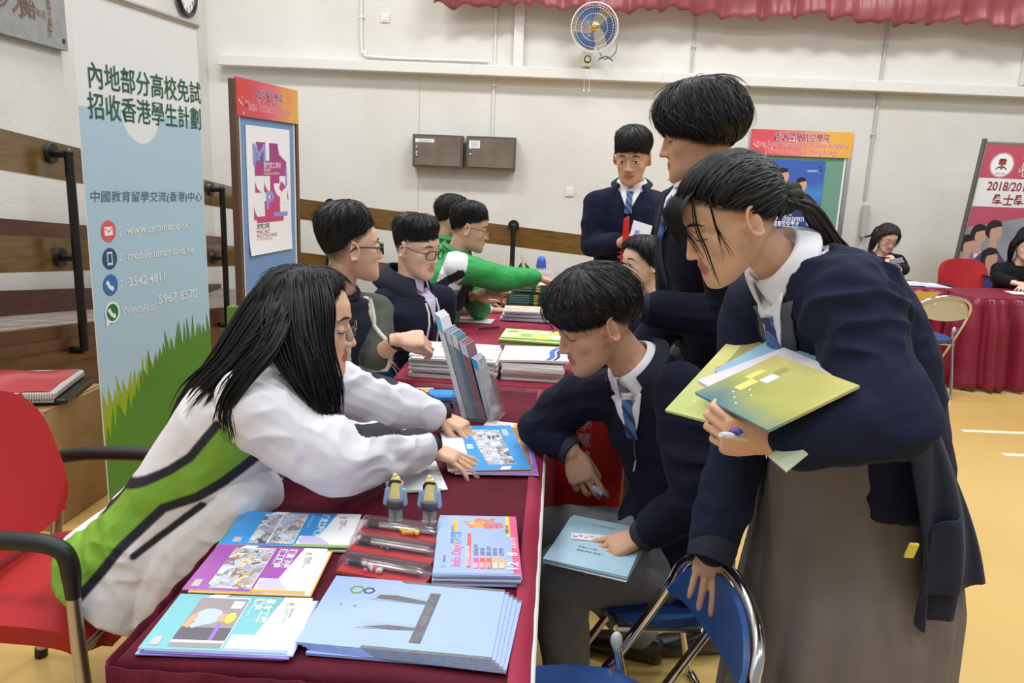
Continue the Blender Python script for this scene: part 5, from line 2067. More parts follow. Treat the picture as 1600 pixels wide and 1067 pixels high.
class Frame:
    def __init__(s, H, heading, pitch=0, roll=0, sc=1.0):
        a, p, r = R(heading), R(pitch), R(roll)
        F0 = V((math.cos(a), math.sin(a), 0))
        R0 = V((math.sin(a), -math.cos(a), 0))
        F = F0 * math.cos(p) - Zv * math.sin(p)
        U = Zv * math.cos(p) + F0 * math.sin(p)
        s.R = R0 * math.cos(r) + U * math.sin(r)
        s.U = U * math.cos(r) - R0 * math.sin(r)
        s.F = F
        s.H = V(H)
        s.sc = sc
        s.rot = Matrix((s.R, s.F, s.U)).transposed()

    def __call__(s, x, y, z):
        return s.H + (s.R * x + s.F * y + s.U * z) * s.sc

    def d(s, x, y, z):
        return s.R * x + s.F * y + s.U * z


HSEC = [(-.113, .016, .080, .048, 2.2), (-.106, .032, .088, .030, 2.3), (-.094, .045, .091, .006, 2.4), (-.078, .054, .0905, -.02, 2.4), (-.058, .060, .088, -.048, 2.4), (-.036, .066, .088, -.070, 2.3),
        (-.014, .070, .086, -.086, 2.3), (.004, .072, .0835, -.094, 2.3), (.018, .0735, .088, -.098, 2.3), (.036, .0745, .0905, -.100, 2.2), (.056, .073, .087, -.098, 2.1), (.076, .068, .076, -.090, 2.0),
        (.093, .057, .058, -.074, 2.0), (.106, .040, .036, -.052, 2.0), (.113, .018, .012, -.026, 2.0)]


def head_loft(mb, f, n=40):
    mb.loft([(f(0, (a + b) / 2, z), f.d(w, 0, 0) * f.sc, f.d(0, (a - b) / 2, 0) * f.sc, e) for z, w, a, b, e in HSEC], n)


def head_parts(mb, f, girl=False, ears=True, lids=True):
    head_loft(mb, f)
    k = f.sc
    mb.capsule(f(0, .082, .016), f(0, .0985, -.026), .0065 * k, .009 * k, 12)
    mb.ell(f(0, .1005, -.031), .0105 * k, .0105 * k, .009 * k, f.rot, 14, 9)
    for s in (-1, 1):
        mb.ell(f(s * .0115, .0925, -.034), .0075 * k, .010 * k, .007 * k, f.rot, 12, 8)
        mb.capsule(f(s * .012, .0845, .026), f(s * .046, .070, .026), .0085 * k, .007 * k, 10)
        mb.ell(f(s * .038, .046, -.022), .024 * k, .033 * k, .038 * k, f.rot, 16, 10)
        if lids:
            mb.ell(f(s * .032, .0735, .003), .0165 * k, .0125 * k, .0105 * k, f.rot, 16, 10)
        if ears:
            er = f.rot @ Matrix.Rotation(R(s * 22), 3, 'Z') @ Matrix.Rotation(R(-8), 3, 'X')
            mb.ell(f(s * .0765, -.010, -.004), .0042 * k, .0165 * k, .029 * k, er, 16, 10)
            path = []
            for j in range(15):
                an = R(-70 - j * 17 + 180)
                path.append(f(s * (.0830 + .004 * math.sin(R(j * 12))), -.011 + .0165 * math.cos(an) * 1.0, -.002 + .0285 * math.sin(an)))
            mb.tube(path, [.0042 * k] * 15, 8)
            mb.ell(f(s * .0775, .0, -.031), .0055 * k, .007 * k, .0075 * k, er, 10, 7)
            mb.ell(f(s * .0765, .004, -.008), .005 * k, .005 * k, .007 * k, er, 10, 7)
    fl = 1.12 if girl else 1.0
    mb.ell(f(0, .0850, -.0575), .0240 * k, .0080 * k, .0050 * k * fl, f.rot, 18, 9)
    mb.ell(f(0, .0842, -.0680), .0205 * k, .0088 * k, .0060 * k * fl, f.rot, 18, 9)
    mb.ell(f(0, .0765, -.098), .020 * k, .016 * k, .014 * k, f.rot, 16, 9)


def hand(mb, wr, d, b, side, curl=(20, 22, 24, 26), thumb=(30, 20), spread=1.0, sc=1.0, straight=1.0):
    """palm, four jointed fingers and a thumb. side=+1 right hand, -1 left; d along the hand, b out of its back"""
    d = V(d).normalized()
    b = V(b)
    b = (b - d * b.dot(d)).normalized()
    s = b.cross(d) * side
    w = V(wr)
    P = lambda x, y, z: w + (s * x + d * y + b * z) * sc
    mb.loft([(P(0, -.03, 0), s * .026 * sc, b * .020 * sc, 2.2), (P(0, 0, 0), s * .027 * sc, b * .0185 * sc, 2.3), (P(.002, .025, -.001), s * .034 * sc, b * .0165 * sc, 2.5), (P(0, .055, 0), s * .041 * sc, b * .0145 * sc, 2.7), (P(-.001, .080, 0), s * .041 * sc, b * .0125 * sc, 2.7), (P(-.001, .090, -.001), s * .036 * sc, b * .009 * sc, 2.5)], 22)
    base = [(.030, .086), (.0102, .091), (-.0105, .0885), (-.030, .080)]
    L = [(.042, .025, .020), (.046, .029, .021), (.042, .027, .020), (.033, .020, .018)]
    rad = [.0088, .0090, .0085, .0075]
    for i in range(4):
        a = (1.5 - i) * 5.5 * spread
        dd = d * math.cos(R(a)) + s * math.sin(R(a))
        p = P(base[i][0], base[i][1] - .012, 0)
        path, rr = [p], [rad[i] * 1.05 * sc]
        ang = 0.0
        c = curl[i]
        for j, ln in enumerate(L[i]):
            ang += c * (.75, 1.15, .8)[j]
            v = dd * math.cos(R(ang)) - b * math.sin(R(ang))
            l2 = (ln + (.012 if j == 0 else 0)) * sc
            for q in (.5, 1.0):
                path.append(p + v * l2 * q)
                rr.append(rad[i] * sc * ((1.0, .94, .86)[j] if q == .5 else (1.02, .95, .62)[j]))
            p = p + v * l2
        mb.tube(path, rr, 12)
        mb.ell(path[-1] - (path[-1] - path[-2]).normalized() * .002 * sc, rad[i] * .66 * sc, n=10, m=7)
    p = P(.022, .022, -.006)
    o, c = thumb
    v1 = (d * math.cos(R(o)) + s * math.sin(R(o)) - b * .35).normalized()
    v2 = (d * math.cos(R(o - c)) + s * math.sin(R(o - c)) - b * .45).normalized()
    p1 = p + v1 * .044 * sc
    p2 = p1 + v2 * .030 * sc
    p3 = p2 + (v2 * .8 + d * .3).normalized() * .022 * sc
    mb.tube([p, p.lerp(p1, .5), p1, p1.lerp(p2, .5), p2, p2.lerp(p3, .6), p3], [.0155 * sc, .0145 * sc, .0115 * sc, .0105 * sc, .0102 * sc, .0092 * sc, .0055 * sc], 12)


class Torso:
    """spine from pelvis P to neck base N; widths follow it. latp/lats point to the person's right"""
    W = [(-.5, .172, .125), (-.12, .168, .120), (0, .166, .116), (.25, .148, .104), (.5, .158, .112), (.72, .172, .114), (.84, .166, .100), (.92, .122, .080), (.97, .078, .066), (1.0, .060, .060)]

    def __init__(s, P, N, latp, lats, mid=None, ws=1.0, ds=1.0, W=None):
        s.P, s.N = V(P), V(N)
        s.lp, s.ls = V(latp).normalized(), V(lats).normalized()
        s.M = V(mid) if mid is not None else (s.P + s.N) / 2
        s.C = s.M * 2 - (s.P + s.N) / 2
        s.ws, s.ds = ws, ds
        s.Wt = W or Torso.W

    def c(s, t):
        if t < 0:
            return s.P + (s.C - s.P).normalized() * t * (s.N - s.P).length
        return s.P * (1 - t) ** 2 + s.C * 2 * t * (1 - t) + s.N * t * t

    def axes(s, t):
        T = (s.c(t + .02) - s.c(t - .02)).normalized()
        k = min(1, max(0, t))
        lat = (s.lp * (1 - k) + s.ls * k)
        lat = (lat - T * lat.dot(T)).normalized()
        return lat, T.cross(lat)

    def wd(s, t):
        x = [q[0] for q in s.Wt]
        return float(np.interp(t, x, [q[1] for q in s.Wt])) * s.ws, float(np.interp(t, x, [q[2] for q in s.Wt])) * s.ds

    def secs(s, g=0.0, t0=-.12, t1=1.0, n=18, flare=0.0):
        out = []
        for i in range(n + 1):
            t = t0 + (t1 - t0) * i / n
            lat, f = s.axes(t)
            a, b = s.wd(t)
            fl = flare * max(0, -t)
            out.append((s.c(t), lat * (a + g + fl), f * (b + g + fl), 2.35))
        return out

    def front(s, t, x=0.0, out=0.0):
        """point on the chest side; x towards the person's right"""
        lat, f = s.axes(t)
        a, b = s.wd(t)
        q = max(-.98, min(.98, x / a))
        return s.c(t) + lat * x + f * (b * math.sqrt(1 - abs(q) ** 2.35) + out)


def limb(mb, pts, rs, n=16):
    for i in range(len(pts) - 1):
        mb.capsule(pts[i], pts[i + 1], rs[i], rs[i + 1], n)


def foldnoise(P, axis_scale, seed):
    return vnoise(P * np.array(axis_scale), seed)


def wrinkle(me, amp, scale=(9, 9, 22), seed=1, extra=None):
    P, N = coords(me), normals(me)
    w = vnoise(P * 4.0, seed + 5)[:, None] * .08
    Q = P + w
    a = vnoise(Q * np.array(scale), seed)
    b = vnoise(Q * np.array(scale) * 2.3 + 7.1, seed + 1)
    c = vnoise(Q * np.array(scale) * 4.7 + 3.3, seed + 2)
    n = (1 - np.abs(a) * 2.2) * .75 + (1 - np.abs(b) * 2.4) * .5 + c * .18
    k = amp if extra is None else amp * extra
    set_coords(me, P + N * (n * k)[:, None] if np.ndim(k) else P + N * (n * k)[:, None])


def segdist(P, a, b):
    a, b = np.array(a), np.array(b)
    ab = b - a
    t = np.clip(((P - a) @ ab) / (ab @ ab), 0, 1)
    return np.linalg.norm(P - (a + t[:, None] * ab), axis=1), t


class Person:
    def __init__(s, label, base, group=None):
        s.root = thing('person', label, 'person', (base[0], base[1], 0.0), group)

    def body(s, f, torso, arms, hands, legs=None, skin=(216, 172, 146), voxel=.004, girl=False, neck=None, lips=None, sm=4, ears=True, lids=True, shrink=.016):
        s.f, s.t = f, torso
        mb = MB()
        head_parts(mb, f, girl, ears, lids)
        nb = neck or torso.N
        k = f.sc
        limb(mb, [V(nb) - (V(f(0, -.02, -.05)) - V(nb)) * .15, V(nb).lerp(f(0, -.022, -.05), .5), f(0, -.022, -.045)], [.058 * k * (.9 if girl else 1), .050 * k * (.88 if girl else 1), .052 * k * (.88 if girl else 1)])
        mb.loft(torso.secs(-shrink), 24)
        for sh, el, wr in arms:
            limb(mb, [torso.c(.9).lerp(V(sh), .5), V(sh)], [.05, .045])
            limb(mb, [V(sh), V(el), V(wr)], [.043, .036, .0255])
        for h in hands:
            hand(mb, **h)
        for lg in legs or []:
            limb(mb, [V(q) for q in lg[:3]], [.074, .052, .038])
        me = fuse(mb, voxel, sm)
        lips = lips or tuple(int(q * r) for q, r in zip(skin, (.90, .76, .76)))
        P = coords(me)
        C = np.tile(np.array(lin(skin)[:3]), (len(P), 1))
        rel = (P - np.array(f.H)) / f.sc
        x, y, z = rel @ np.array(f.R), rel @ np.array(f.F), rel @ np.array(f.U)
        ax = np.abs(x)
        lipm = np.clip(1.25 - ((ax / .0245) ** 2 + ((z + .063) / (.0125 * (1.1 if girl else 1))) ** 2), 0, 1) * (y > .078)
        lipm = np.clip(lipm * 4, 0, 1)[:, None]
        C = C * (1 - lipm) + np.array(lin(lips)[:3]) * lipm
        seam = np.clip(1 - np.abs(z + .0625 - .002 * (ax / .02) ** 2) / .0016, 0, 1) * (ax < .021) * (y > .078)
        C = C * (1 - .7 * seam[:, None])
        me.materials.append(SKIN)
        paint(me, C)
        s.bvh = BVHTree.FromPolygons([tuple(v) for v in P], [tuple(p.vertices) for p in me.polygons])
        o = link('body', me, s.root)
        s.bodyo = o
        return o

    def face_at(s, x, z, out=.001):
        f = s.f
        h = s.bvh.ray_cast(f(x, .25, z), -f.F)
        return (h[0] + f.F * out) if h[0] is not None else f(x, .085, z)

    def face(s, eyes='down', brow=True, look=0.0, tone=(230, 224, 220), iris=(34, 24, 22), lid=.0046):
        f = s.f
        k = f.sc
        for sd in (-1, 1):
            cx, cz = sd * .032, .002
            if eyes == 'open':
                nu, nv = 20, 8
                vs, fs, cols = [], [], []
                for i in range(nu + 1):
                    u = (i / nu - .5) * 2
                    hw = lid * math.sqrt(max(0.0, 1 - u * u)) + .0002
                    for j in range(nv + 1):
                        v = (j / nv - .5) * 2
                        X, Z = cx + u * .0148, cz + hw * v * (1.0 if v > 0 else .8) + .001 * u * sd
                        vs.append(s.face_at(X, Z, .0012))
                        r = math.hypot(X - cx - look, Z - cz - .0008)
                        cols.append(lin(iris)[:3] if r < .0058 else lin(tone)[:3])
                fs = [(i * (nv + 1) + j, (i + 1) * (nv + 1) + j, (i + 1) * (nv + 1) + j + 1, i * (nv + 1) + j + 1) for i in range(nu) for j in range(nv)]
                mb = MB()
                mb.add(vs, fs)
                me = mb.mesh('eye')
                me.materials.append(EYE)
                paint(me, np.array(cols))
                link('eye', me, s.root)
                zz = [(u, cz + lid * math.sqrt(max(0, 1 - u * u)) + .0006) for u in np.linspace(-1.05, 1.05, 11)]
            else:
                zz = [(u, cz - .0045 - .0022 * (1 - u * u) + (.001 if eyes == 'down' else 0)) for u in np.linspace(-1.05, 1.05, 11)]
            m = MB().use(LASH)
            m.tube([s.face_at(cx + u * .0150, z, .0012) for u, z in zz], [.0004 * k] + [.0011 * k] * 9 + [.0005 * k], 6)
            m.build('eyelash', parent=s.root)
            if brow:
                m = MB().use(LASH)
                m.tube([s.face_at(cx + sd * (u * .018 + .002), .0265 + .004 * (1 - u * u) - .002 * u, .0008) for u in np.linspace(-1, 1, 9)], [.0012 * k, .0028 * k, .0034 * k, .0034 * k, .0032 * k, .0028 * k, .0022 * k, .0016 * k, .0006 * k], 6)
                m.build('eyebrow', parent=s.root)

    def glasses(s, m, wdt=.026, hgt=.019, rim=.0018, rect=2.6, lens=True, z0=-.002):
        f = s.f
        g = MB().use(m)
        sides = []
        for sd in (-1, 1):
            cx = sd * .0335
            ring = []
            for k in range(28):
                a = 2 * math.pi * k / 28
                ca, sa = math.cos(a), math.sin(a)
                x = cx + wdt * math.copysign(abs(ca) ** (2 / rect), ca)
                z = z0 + hgt * math.copysign(abs(sa) ** (2 / rect), sa)
                ring.append(f(x, .1045 - 1.6 * x * x * 2, z))
            g.tube(ring, rim * f.sc, 6, closed=True)
            sides.append(ring)
            hx = sd * (.0335 + wdt)
            g.tube(bez([f(hx, .1045 - 3.2 * hx * hx, z0 + hgt * .5), f(sd * .074, .075, z0 + .008), f(sd * .0815, .0, .010), f(sd * .081, -.022, -.004)], 14), rim * f.sc * 1.05, 6)
        g.tube(bez([f(-.0085, .104, z0 + .003), f(0, .108, z0 + .006), f(.0085, .104, z0 + .003)], 6), rim * f.sc, 6)
        o = g.build('glasses', parent=s.root)
        if lens:
            for ring in sides:
                MB().use(LENS).poly(ring).build('lens', parent=o, smooth=False)

    # ---- hair grown over the head
    def hair(s, limit, thick, n=260, lock=.0065, swirl=0.0, jit=6, m=None, center=(0, -.008, .012), seed=1, edge=.25, lift=.004, extra=None, start=(.0, .75), cap_noise=.25, fade=7, cap_in=4, fine=.55, many=2.4):
        f = s.f
        lock, n = lock * fine, int(n * many)
        hm = MB()
        head_loft(hm, Frame((0, 0, 0), 90), 32)
        bv = BVHTree.FromPolygons([V(p) for p in hm.v], hm.f)
        c = V(center)
        rr = random.Random(seed)
        la = [q[0] for q in limit]
        lv = [q[1] for q in limit]
        ta = [q[0] for q in thick]
        tv = [q[1] for q in thick]

        def L(az):
            return float(np.interp((az + 180) % 360 - 180, la, lv))

        def Rd(az, pol):
            d = V((math.sin(R(pol)) * math.sin(R(az)), math.sin(R(pol)) * math.cos(R(az)), math.cos(R(pol))))
            h = bv.ray_cast(c + d * .4, -d)
            return d, ((h[0] - c).length if h[0] is not None else .08)

        def T(az, pol):
            q = pol / L(az)
            v = float(np.interp(q, ta, tv))
            if fade > 12:
                a = abs((az + 180) % 360 - 180)
                v *= 1 - .82 * min(1, max(0, (a - 45) / 35)) * min(1, max(0, (q - .45) / .4))
            return v

        def W(d, r):
            p = c + d * r
            return f(p.x, p.y, p.z)
        bo = s.bodyo.data
        Pb = coords(bo) + np.array(s.root.location)
        rel = (Pb - np.array(f.H)) / f.sc
        x, y, z = rel @ np.array(f.R) - center[0], rel @ np.array(f.F) - center[1], rel @ np.array(f.U) - center[2]
        rad_ = np.sqrt(x * x + y * y + z * z)
        az_ = np.degrees(np.arctan2(x, y))
        po_ = np.degrees(np.arccos(np.clip(z / np.maximum(rad_, 1e-6), -1, 1)))
        lim_ = np.interp(az_, la, lv)
        fd_ = 5 + (fade - 5) * np.clip((np.abs(az_) - 68) / 25, 0, 1)
        k_ = np.clip((lim_ + fd_ - po_) / fd_, 0, 1) * (rad_ < .145) * (np.abs(x) < .0775)
        k_ = np.clip(k_ * (1.0 + .35 * vnoise(rel * 260, 3)), 0, 1)[:, None]
        ca = np.empty(len(Pb) * 4, dtype=np.float32)
        bo.color_attributes['Col'].data.foreach_get('color', ca)
        ca = ca.reshape(-1, 4)
        ca[:, :3] = ca[:, :3] * (1 - k_ * .88) + np.array(lin((30, 26, 27))[:3]) * k_ * .88
        bo.color_attributes['Col'].data.foreach_set('color', ca.ravel())
        mb = MB().use(m or HAIR)
        na, npol = 60, 18
        vs, fs = [], []
        for shell in (0, 1):
            for i in range(na):
                az = i * 360 / na - 180
                for j in range(npol + 1):
                    pol = max(.5, (L(az) - cap_in) * j / npol)
                    d, r = Rd(az, pol)
                    nz = math.sin(az * .21 + seed) * math.sin(az * .47 + pol * .05 + seed) * cap_noise
                    e = min(1, (npol - j) / 3 + .05)
                    r2 = r + (T(az, pol) * (1 + nz) * (edge + (1 - edge) * e) if shell == 0 else -.004)
                    vs.append(W(d, r2))
        q = npol + 1
        o = na * q
        for i in range(na):
            i2 = (i + 1) % na
            for j in range(npol):
                fs.append((i * q + j, i * q + j + 1, i2 * q + j + 1, i2 * q + j))
                fs.append((o + i2 * q + j, o + i2 * q + j + 1, o + i * q + j + 1, o + i * q + j))
            fs.append((i * q + npol, o + i * q + npol, o + i2 * q + npol, i2 * q + npol))
        mb.add(vs, fs)
        for k in range(n):
            az = rr.uniform(-180, 180)
            p0 = rr.uniform(*start) * L(az)
            p1 = L(az) + rr.uniform(-jit, jit * .8)
            sw = swirl(az) if callable(swirl) else swirl
            path, rad = [], []
            lr = lock * rr.uniform(.6, 1.2)
            bump = rr.uniform(.9, 1.12)
            for j in range(8):
                u = j / 7
                a2 = az + sw * u + 5 * math.sin(u * 3 + k)
                pol = p0 + (p1 - p0) * u
                d, r = Rd(a2, max(.5, pol))
                path.append(W(d, r + T(a2, min(pol, L(a2))) * bump * (1 - .55 * u * u) + lift * u - lr * .4))
                rad.append(lr * f.sc * (.35 + .65 * math.sin(math.pi * min(1, u * 1.05 + .12))) if j < 7 else .0006)
            mb.tube(path, rad, 6, flat=.55)
        for k in range(70 if n else 0):
            az, p0 = rr.uniform(-180, 180), rr.uniform(.05, .8) * L(0)
            p1, h0 = p0 + rr.uniform(18, 55), rr.uniform(1.05, 1.45)
            path = []
            for j in range(7):
                u = j / 6
                pol = min(L(az) + 6, p0 + (p1 - p0) * u)
                d, r = Rd(az + 12 * math.sin(u * 2 + k), max(.5, pol))
                path.append(W(d, r + T(az, min(pol, L(az))) * (1 + (h0 - 1) * u) + .004 * u))
            mb.tube(path, [.0011, .0011, .001, .0009, .0008, .0006, .0003], 4)
        if extra:
            extra(mb, W, Rd, f, rr)
        s.hairo = mb.build('hair', parent=s.root, angle=0)
        return s.hairo

    # ---- clothes
    def garment(s, name, shapes, m, colour, voxel=.005, sm=7, amp=.004, scale=(9, 9, 22), seed=1, paintf=None, extra=None):
        mb = MB()
        shapes(mb)
        me = fuse(mb, voxel, sm)
        P = coords(me)
        C = np.tile(np.array(lin(colour)[:3]), (len(P), 1))
        if amp:
            wrinkle(me, amp, scale, seed, extra(P) if extra else None)
        if paintf:
            C = paintf(coords(me), C)
        me.materials.append(m)
        paint(me, C)
        o = link(name, me, s.root)
        s.gb = None
        return o

    def vpaint(s, vneck, then=None):
        t0, w, col = vneck
        t = s.t
        qs = np.linspace(.6, 1.05, 40)
        tt = np.array([t.c(q) for q in qs])
        ff = np.array([t.axes(q)[1] for q in qs])
        ll = np.array([t.axes(q)[0] for q in qs])

        def paintf(Pc, C):
            if then:
                C = then(Pc, C)
            k = np.argmin(((Pc[:, None, :] - tt[None]) ** 2).sum(2), axis=1)
            rel = Pc - tt[k]
            x, y = (rel * ll[k]).sum(1), (rel * ff[k]).sum(1)
            u = (qs[k] - t0) / (1 - t0)
            C[(u > 0) & (np.abs(x) < w * u + .004) & (y > .03)] = np.array(lin(col)[:3])
            C[(qs[k] > .965) & (np.hypot(x, y) < .085)] = np.array(lin(col)[:3])
            return C
        return paintf

    def jacket(s, colour, arms, g=.012, rs=(.062, .054, .042), t0=-.25, m=None, cut=.035, name='jacket', t1=.96, flare=.06, more=None, vneck=None, **kw):
        t = s.t
        if vneck:
            kw['paintf'] = s.vpaint(vneck, kw.get('paintf'))

        def shapes(mb):
            mb.loft(t.secs(g, t0, t1, flare=flare), 32)
            if more:
                more(mb)
            for sh, el, wr in arms:
                limb(mb, [t.c(.88).lerp(V(sh), .45), V(sh)], [rs[0] * 1.02, rs[0]])
                wr2 = V(wr) + (V(el) - V(wr)).normalized() * cut
                limb(mb, [V(sh), V(sh).lerp(V(el), .5), V(el), wr2], [rs[0], (rs[0] + rs[1]) / 2 * 1.03, rs[1], rs[2]])
        s.jo = s.garment(name, shapes, m or CLOTH, colour, **kw)
        me = s.jo.data
        P = coords(me)
        off = np.array(s.root.location)
        s.jb = BVHTree.FromPolygons([tuple(v) for v in P + off], [tuple(p.vertices) for p in me.polygons])
        return s.jo

    def cuffs(s, arms, colour, r=.040, cut=.035, ln=.045, m=None, name='cuff'):
        for sh, el, wr in arms:
            d = (V(wr) - V(el)).normalized()
            a = V(wr) - d * (cut + .012)
            u, w = perp(d)
            mb = MB().use(mat(name + '_' + str(colour), colour, .8, bump=(150, .3, .003)))
            secs = []
            for k, (q, rr_) in enumerate(((0, .98), (.2, 1.0), (.8, .94), (1.0, .9), (1.0, .78), (.6, .74))):
                secs.append((a + d * ln * q, u * r * rr_, w * r * rr_))
            mb.loft(secs, 24, cap=False)
            mb.build(name, parent=s.root)

    def on_chest(s, t, x, out=.002, fall=.01):
        """a point on the outside of the jacket's chest"""
        lat, f = s.t.axes(t)
        o = s.t.c(t) + lat * x + f * .5
        h = s.jb.ray_cast(o, -f)
        if h[0] is not None and (h[0] - s.t.c(t)).dot(f) > 0:
            return h[0] + f * out
        return s.t.front(t, x, fall)

    def chest_patch(s, name, m, tl, wfn, out=.003, thick=.003, nt=14, nx=10, side=0.0):
        """cloth lying on the chest between spine heights tl, half-width wfn(t)"""
        def fn(u, v):
            t = tl[0] + (tl[1] - tl[0]) * u
            w = wfn(u)
            a, b = w if isinstance(w, tuple) else (-w, w)
            return s.on_chest(t, a + (b - a) * v + side, out)
        return MB().use(m).grid(fn, nt, nx, thick).build(name, parent=s.root, angle=0)

    def collar(s, m, N, axis, fwd, r=.062, h=.035, wing=.05, gap=22, flare=.018, name='shirt_collar', fall=.03, thick=.003, stay=False):
        """folded collar round the neck, open at the front"""
        ax = V(axis).normalized()
        fw = V(fwd)
        fw = (fw - ax * fw.dot(ax)).normalized()
        rt = fw.cross(ax)
        N = V(N)

        def fn(u, v):
            qq = max(0.0, (v - .35) / .65)
            gp = gap if stay else gap * .25 + gap * 1.2 * qq
            a = R(gp + (360 - 2 * gp) * u)
            e = fw * math.cos(a) + rt * math.sin(a)
            front = max(0, math.cos(a)) ** 3
            if v < .35:
                q = v / .35
                return N + e * (r * (1.02 - .04 * q)) + ax * (h * q - .004) - fw * .004
            q = (v - .35) / .65
            return N + e * (r * .98 + (.006 + flare) * q ** .7) + ax * (h - (fall + wing * front) * q) + fw * (wing * .22 * front * q)
        return MB().use(m).grid(fn, 40, 10, thick).build(name, parent=s.root, angle=0)

    def tie(s, pts, w0, w1, nrm, cols=((58, 110, 160), (92, 62, 130), (70, 130, 176))):
        m = stripes_mat()
        n = V(nrm).normalized()
        path = bez(pts, 14)

        def fn(u, v):
            i = int(u * 14)
            p = path[i]
            d = (path[min(i + 1, 14)] - path[max(i - 1, 0)]).normalized()
            q = n.cross(d).normalized()
            if u < .16:
                w = w0 * (1.15 - u * 2.0)
            else:
                w = w0 * .75 + (w1 - w0 * .75) * (u - .16) / .84
            return p + q * (v - .5) * 2 * w + n * (.006 * (1 - (2 * v - 1) ** 2) + (.006 if u < .16 else 0))
        return MB().use(m).grid(fn, 14, 6, .004).build('tie', parent=s.root, angle=50)


EYE = mat('eye', (230, 225, 220), .15, attr=True, coat=.6)


def stripes_mat():
    if 'striped_tie' in MATS:
        return MATS['striped_tie']
    m = bpy.data.materials.new('striped_tie')
    m.use_nodes = True
    nt = m.node_tree
    b = nt.nodes['Principled BSDF']
    b.inputs['Roughness'].default_value = .5
    tc = nt.nodes.new('ShaderNodeTexCoord')
    mp = nt.nodes.new('ShaderNodeMapping')
    mp.inputs['Rotation'].default_value = (R(20), R(38), 0)
    wv = nt.nodes.new('ShaderNodeTexWave')
    wv.inputs['Scale'].default_value = 14
    wv.inputs['Distortion'].default_value = 0
    cr = nt.nodes.new('ShaderNodeValToRGB')
    cr.color_ramp.interpolation = 'CONSTANT'
    el = cr.color_ramp.elements
    for p, c in ((0, (44, 46, 96)), (.35, (66, 128, 176)), (.62, (96, 60, 120)), (.8, (60, 116, 166))):
        e = el[0] if p == 0 else (el[1] if p == .35 else el.new(p))
        e.position = p
        e.color = lin(c)
    nt.links.new(tc.outputs['Object'], mp.inputs[0])
    nt.links.new(mp.outputs[0], wv.inputs[0])
    nt.links.new(wv.outputs['Fac'], cr.inputs[0])
    nt.links.new(cr.outputs[0], b.inputs['Base Color'])
    MATS['striped_tie'] = m
    return m


def strands(mb, A, B, n, rad, seed, jit=.012, taper=True, trim=.25, segs=16, flat=.6):
    """locks of long hair flowing between two guide curves"""
    rr = random.Random(seed)
    n, rad = int(n * 1.9), rad * .6
    PA, PB = bez(A, segs), bez(B, segs)
    for k in range(n):
        w = rr.random()
        end = segs - int(rr.random() * trim * segs)
        j1, j2, j3 = (V((rr.uniform(-1, 1), rr.uniform(-1, 1), rr.uniform(-1, 1))) * jit for _ in range(3))
        w2 = min(1, max(0, w + rr.uniform(-.25, .25)))
        path, rads = [], []
        r0 = rad * rr.uniform(.6, 1.25)
        for i in range(end + 1):
            u = i / segs
            ww = w + (w2 - w) * u
            path.append(PA[i].lerp(PB[i], ww) + j1 * (1 - u) * .6 + j2 * math.sin(u * 3.14) * .8 + j3 * u)
            e = i / end
            rads.append(max(.0004, r0 * (min(1, .5 + e * 3) * (1 - max(0, e - .45) / .55) ** .8)))
        mb.tube(path, rads, 6, flat=flat)
# ------------------------------------------------------------------ the girl in the white jacket
NAVY = (24, 26, 44)


def seated_legs(pel, lat, fwd, klen=.42, spread=.09, zk=.50, za=.09, back=.0):
    out = []
    lat, fwd = V(lat).normalized(), V((V(fwd).x, V(fwd).y, 0)).normalized()
    for s in (1, -1):
        h = V(pel) + lat * s * .085
        k = V((h.x, h.y, zk)) + fwd * klen + lat * s * spread * .6
        a = V((k.x, k.y, za)) - fwd * back
        out.append([h, k, a, fwd])
    return out


def trousers(P, legs, pel, colour, amp=.004, name='trousers', r=(.092, .074, .056), seed=4, scale=(7, 7, 7), waist=.13):
    def shapes(mb):
        for lg in legs:
            h, k, a = [V(q) for q in lg[:3]]
            limb(mb, [h, h.lerp(k, .5), k, k.lerp(a, .6), a + (k - a).normalized() * .02], [r[0], (r[0] + r[1]) / 2, r[1], r[2], r[2] * 1.02], 20)
        mb.ell(pel, .17, .13, waist)
    return P.garment(name, shapes, CLOTH, colour, voxel=.006, sm=6, amp=amp, scale=scale, seed=seed)


def shoes(P, legs, m=None):
    for lg in legs:
        a = V(lg[2])
        fd = V(lg[3])
        sd = fd.cross(Zv)
        mb = MB().use(m or mat('black_leather', (24, 23, 24), .32, coat=.4))
        b = V((a.x, a.y, 0))
        mb.loft([(b + fd * y + Zv * z, sd * w_, Zv * h_, 2.6) for y, z, w_, h_ in ((-.075, .04, .020, .035), (-.06, .045, .034, .045), (0, .048, .038, .048), (.05, .042, .040, .042), (.10, .034, .045, .034), (.15, .028, .044, .028), (.185, .022, .032, .021), (.2, .02, .012, .012))], 20)
        mb.build('shoe', parent=P.root)


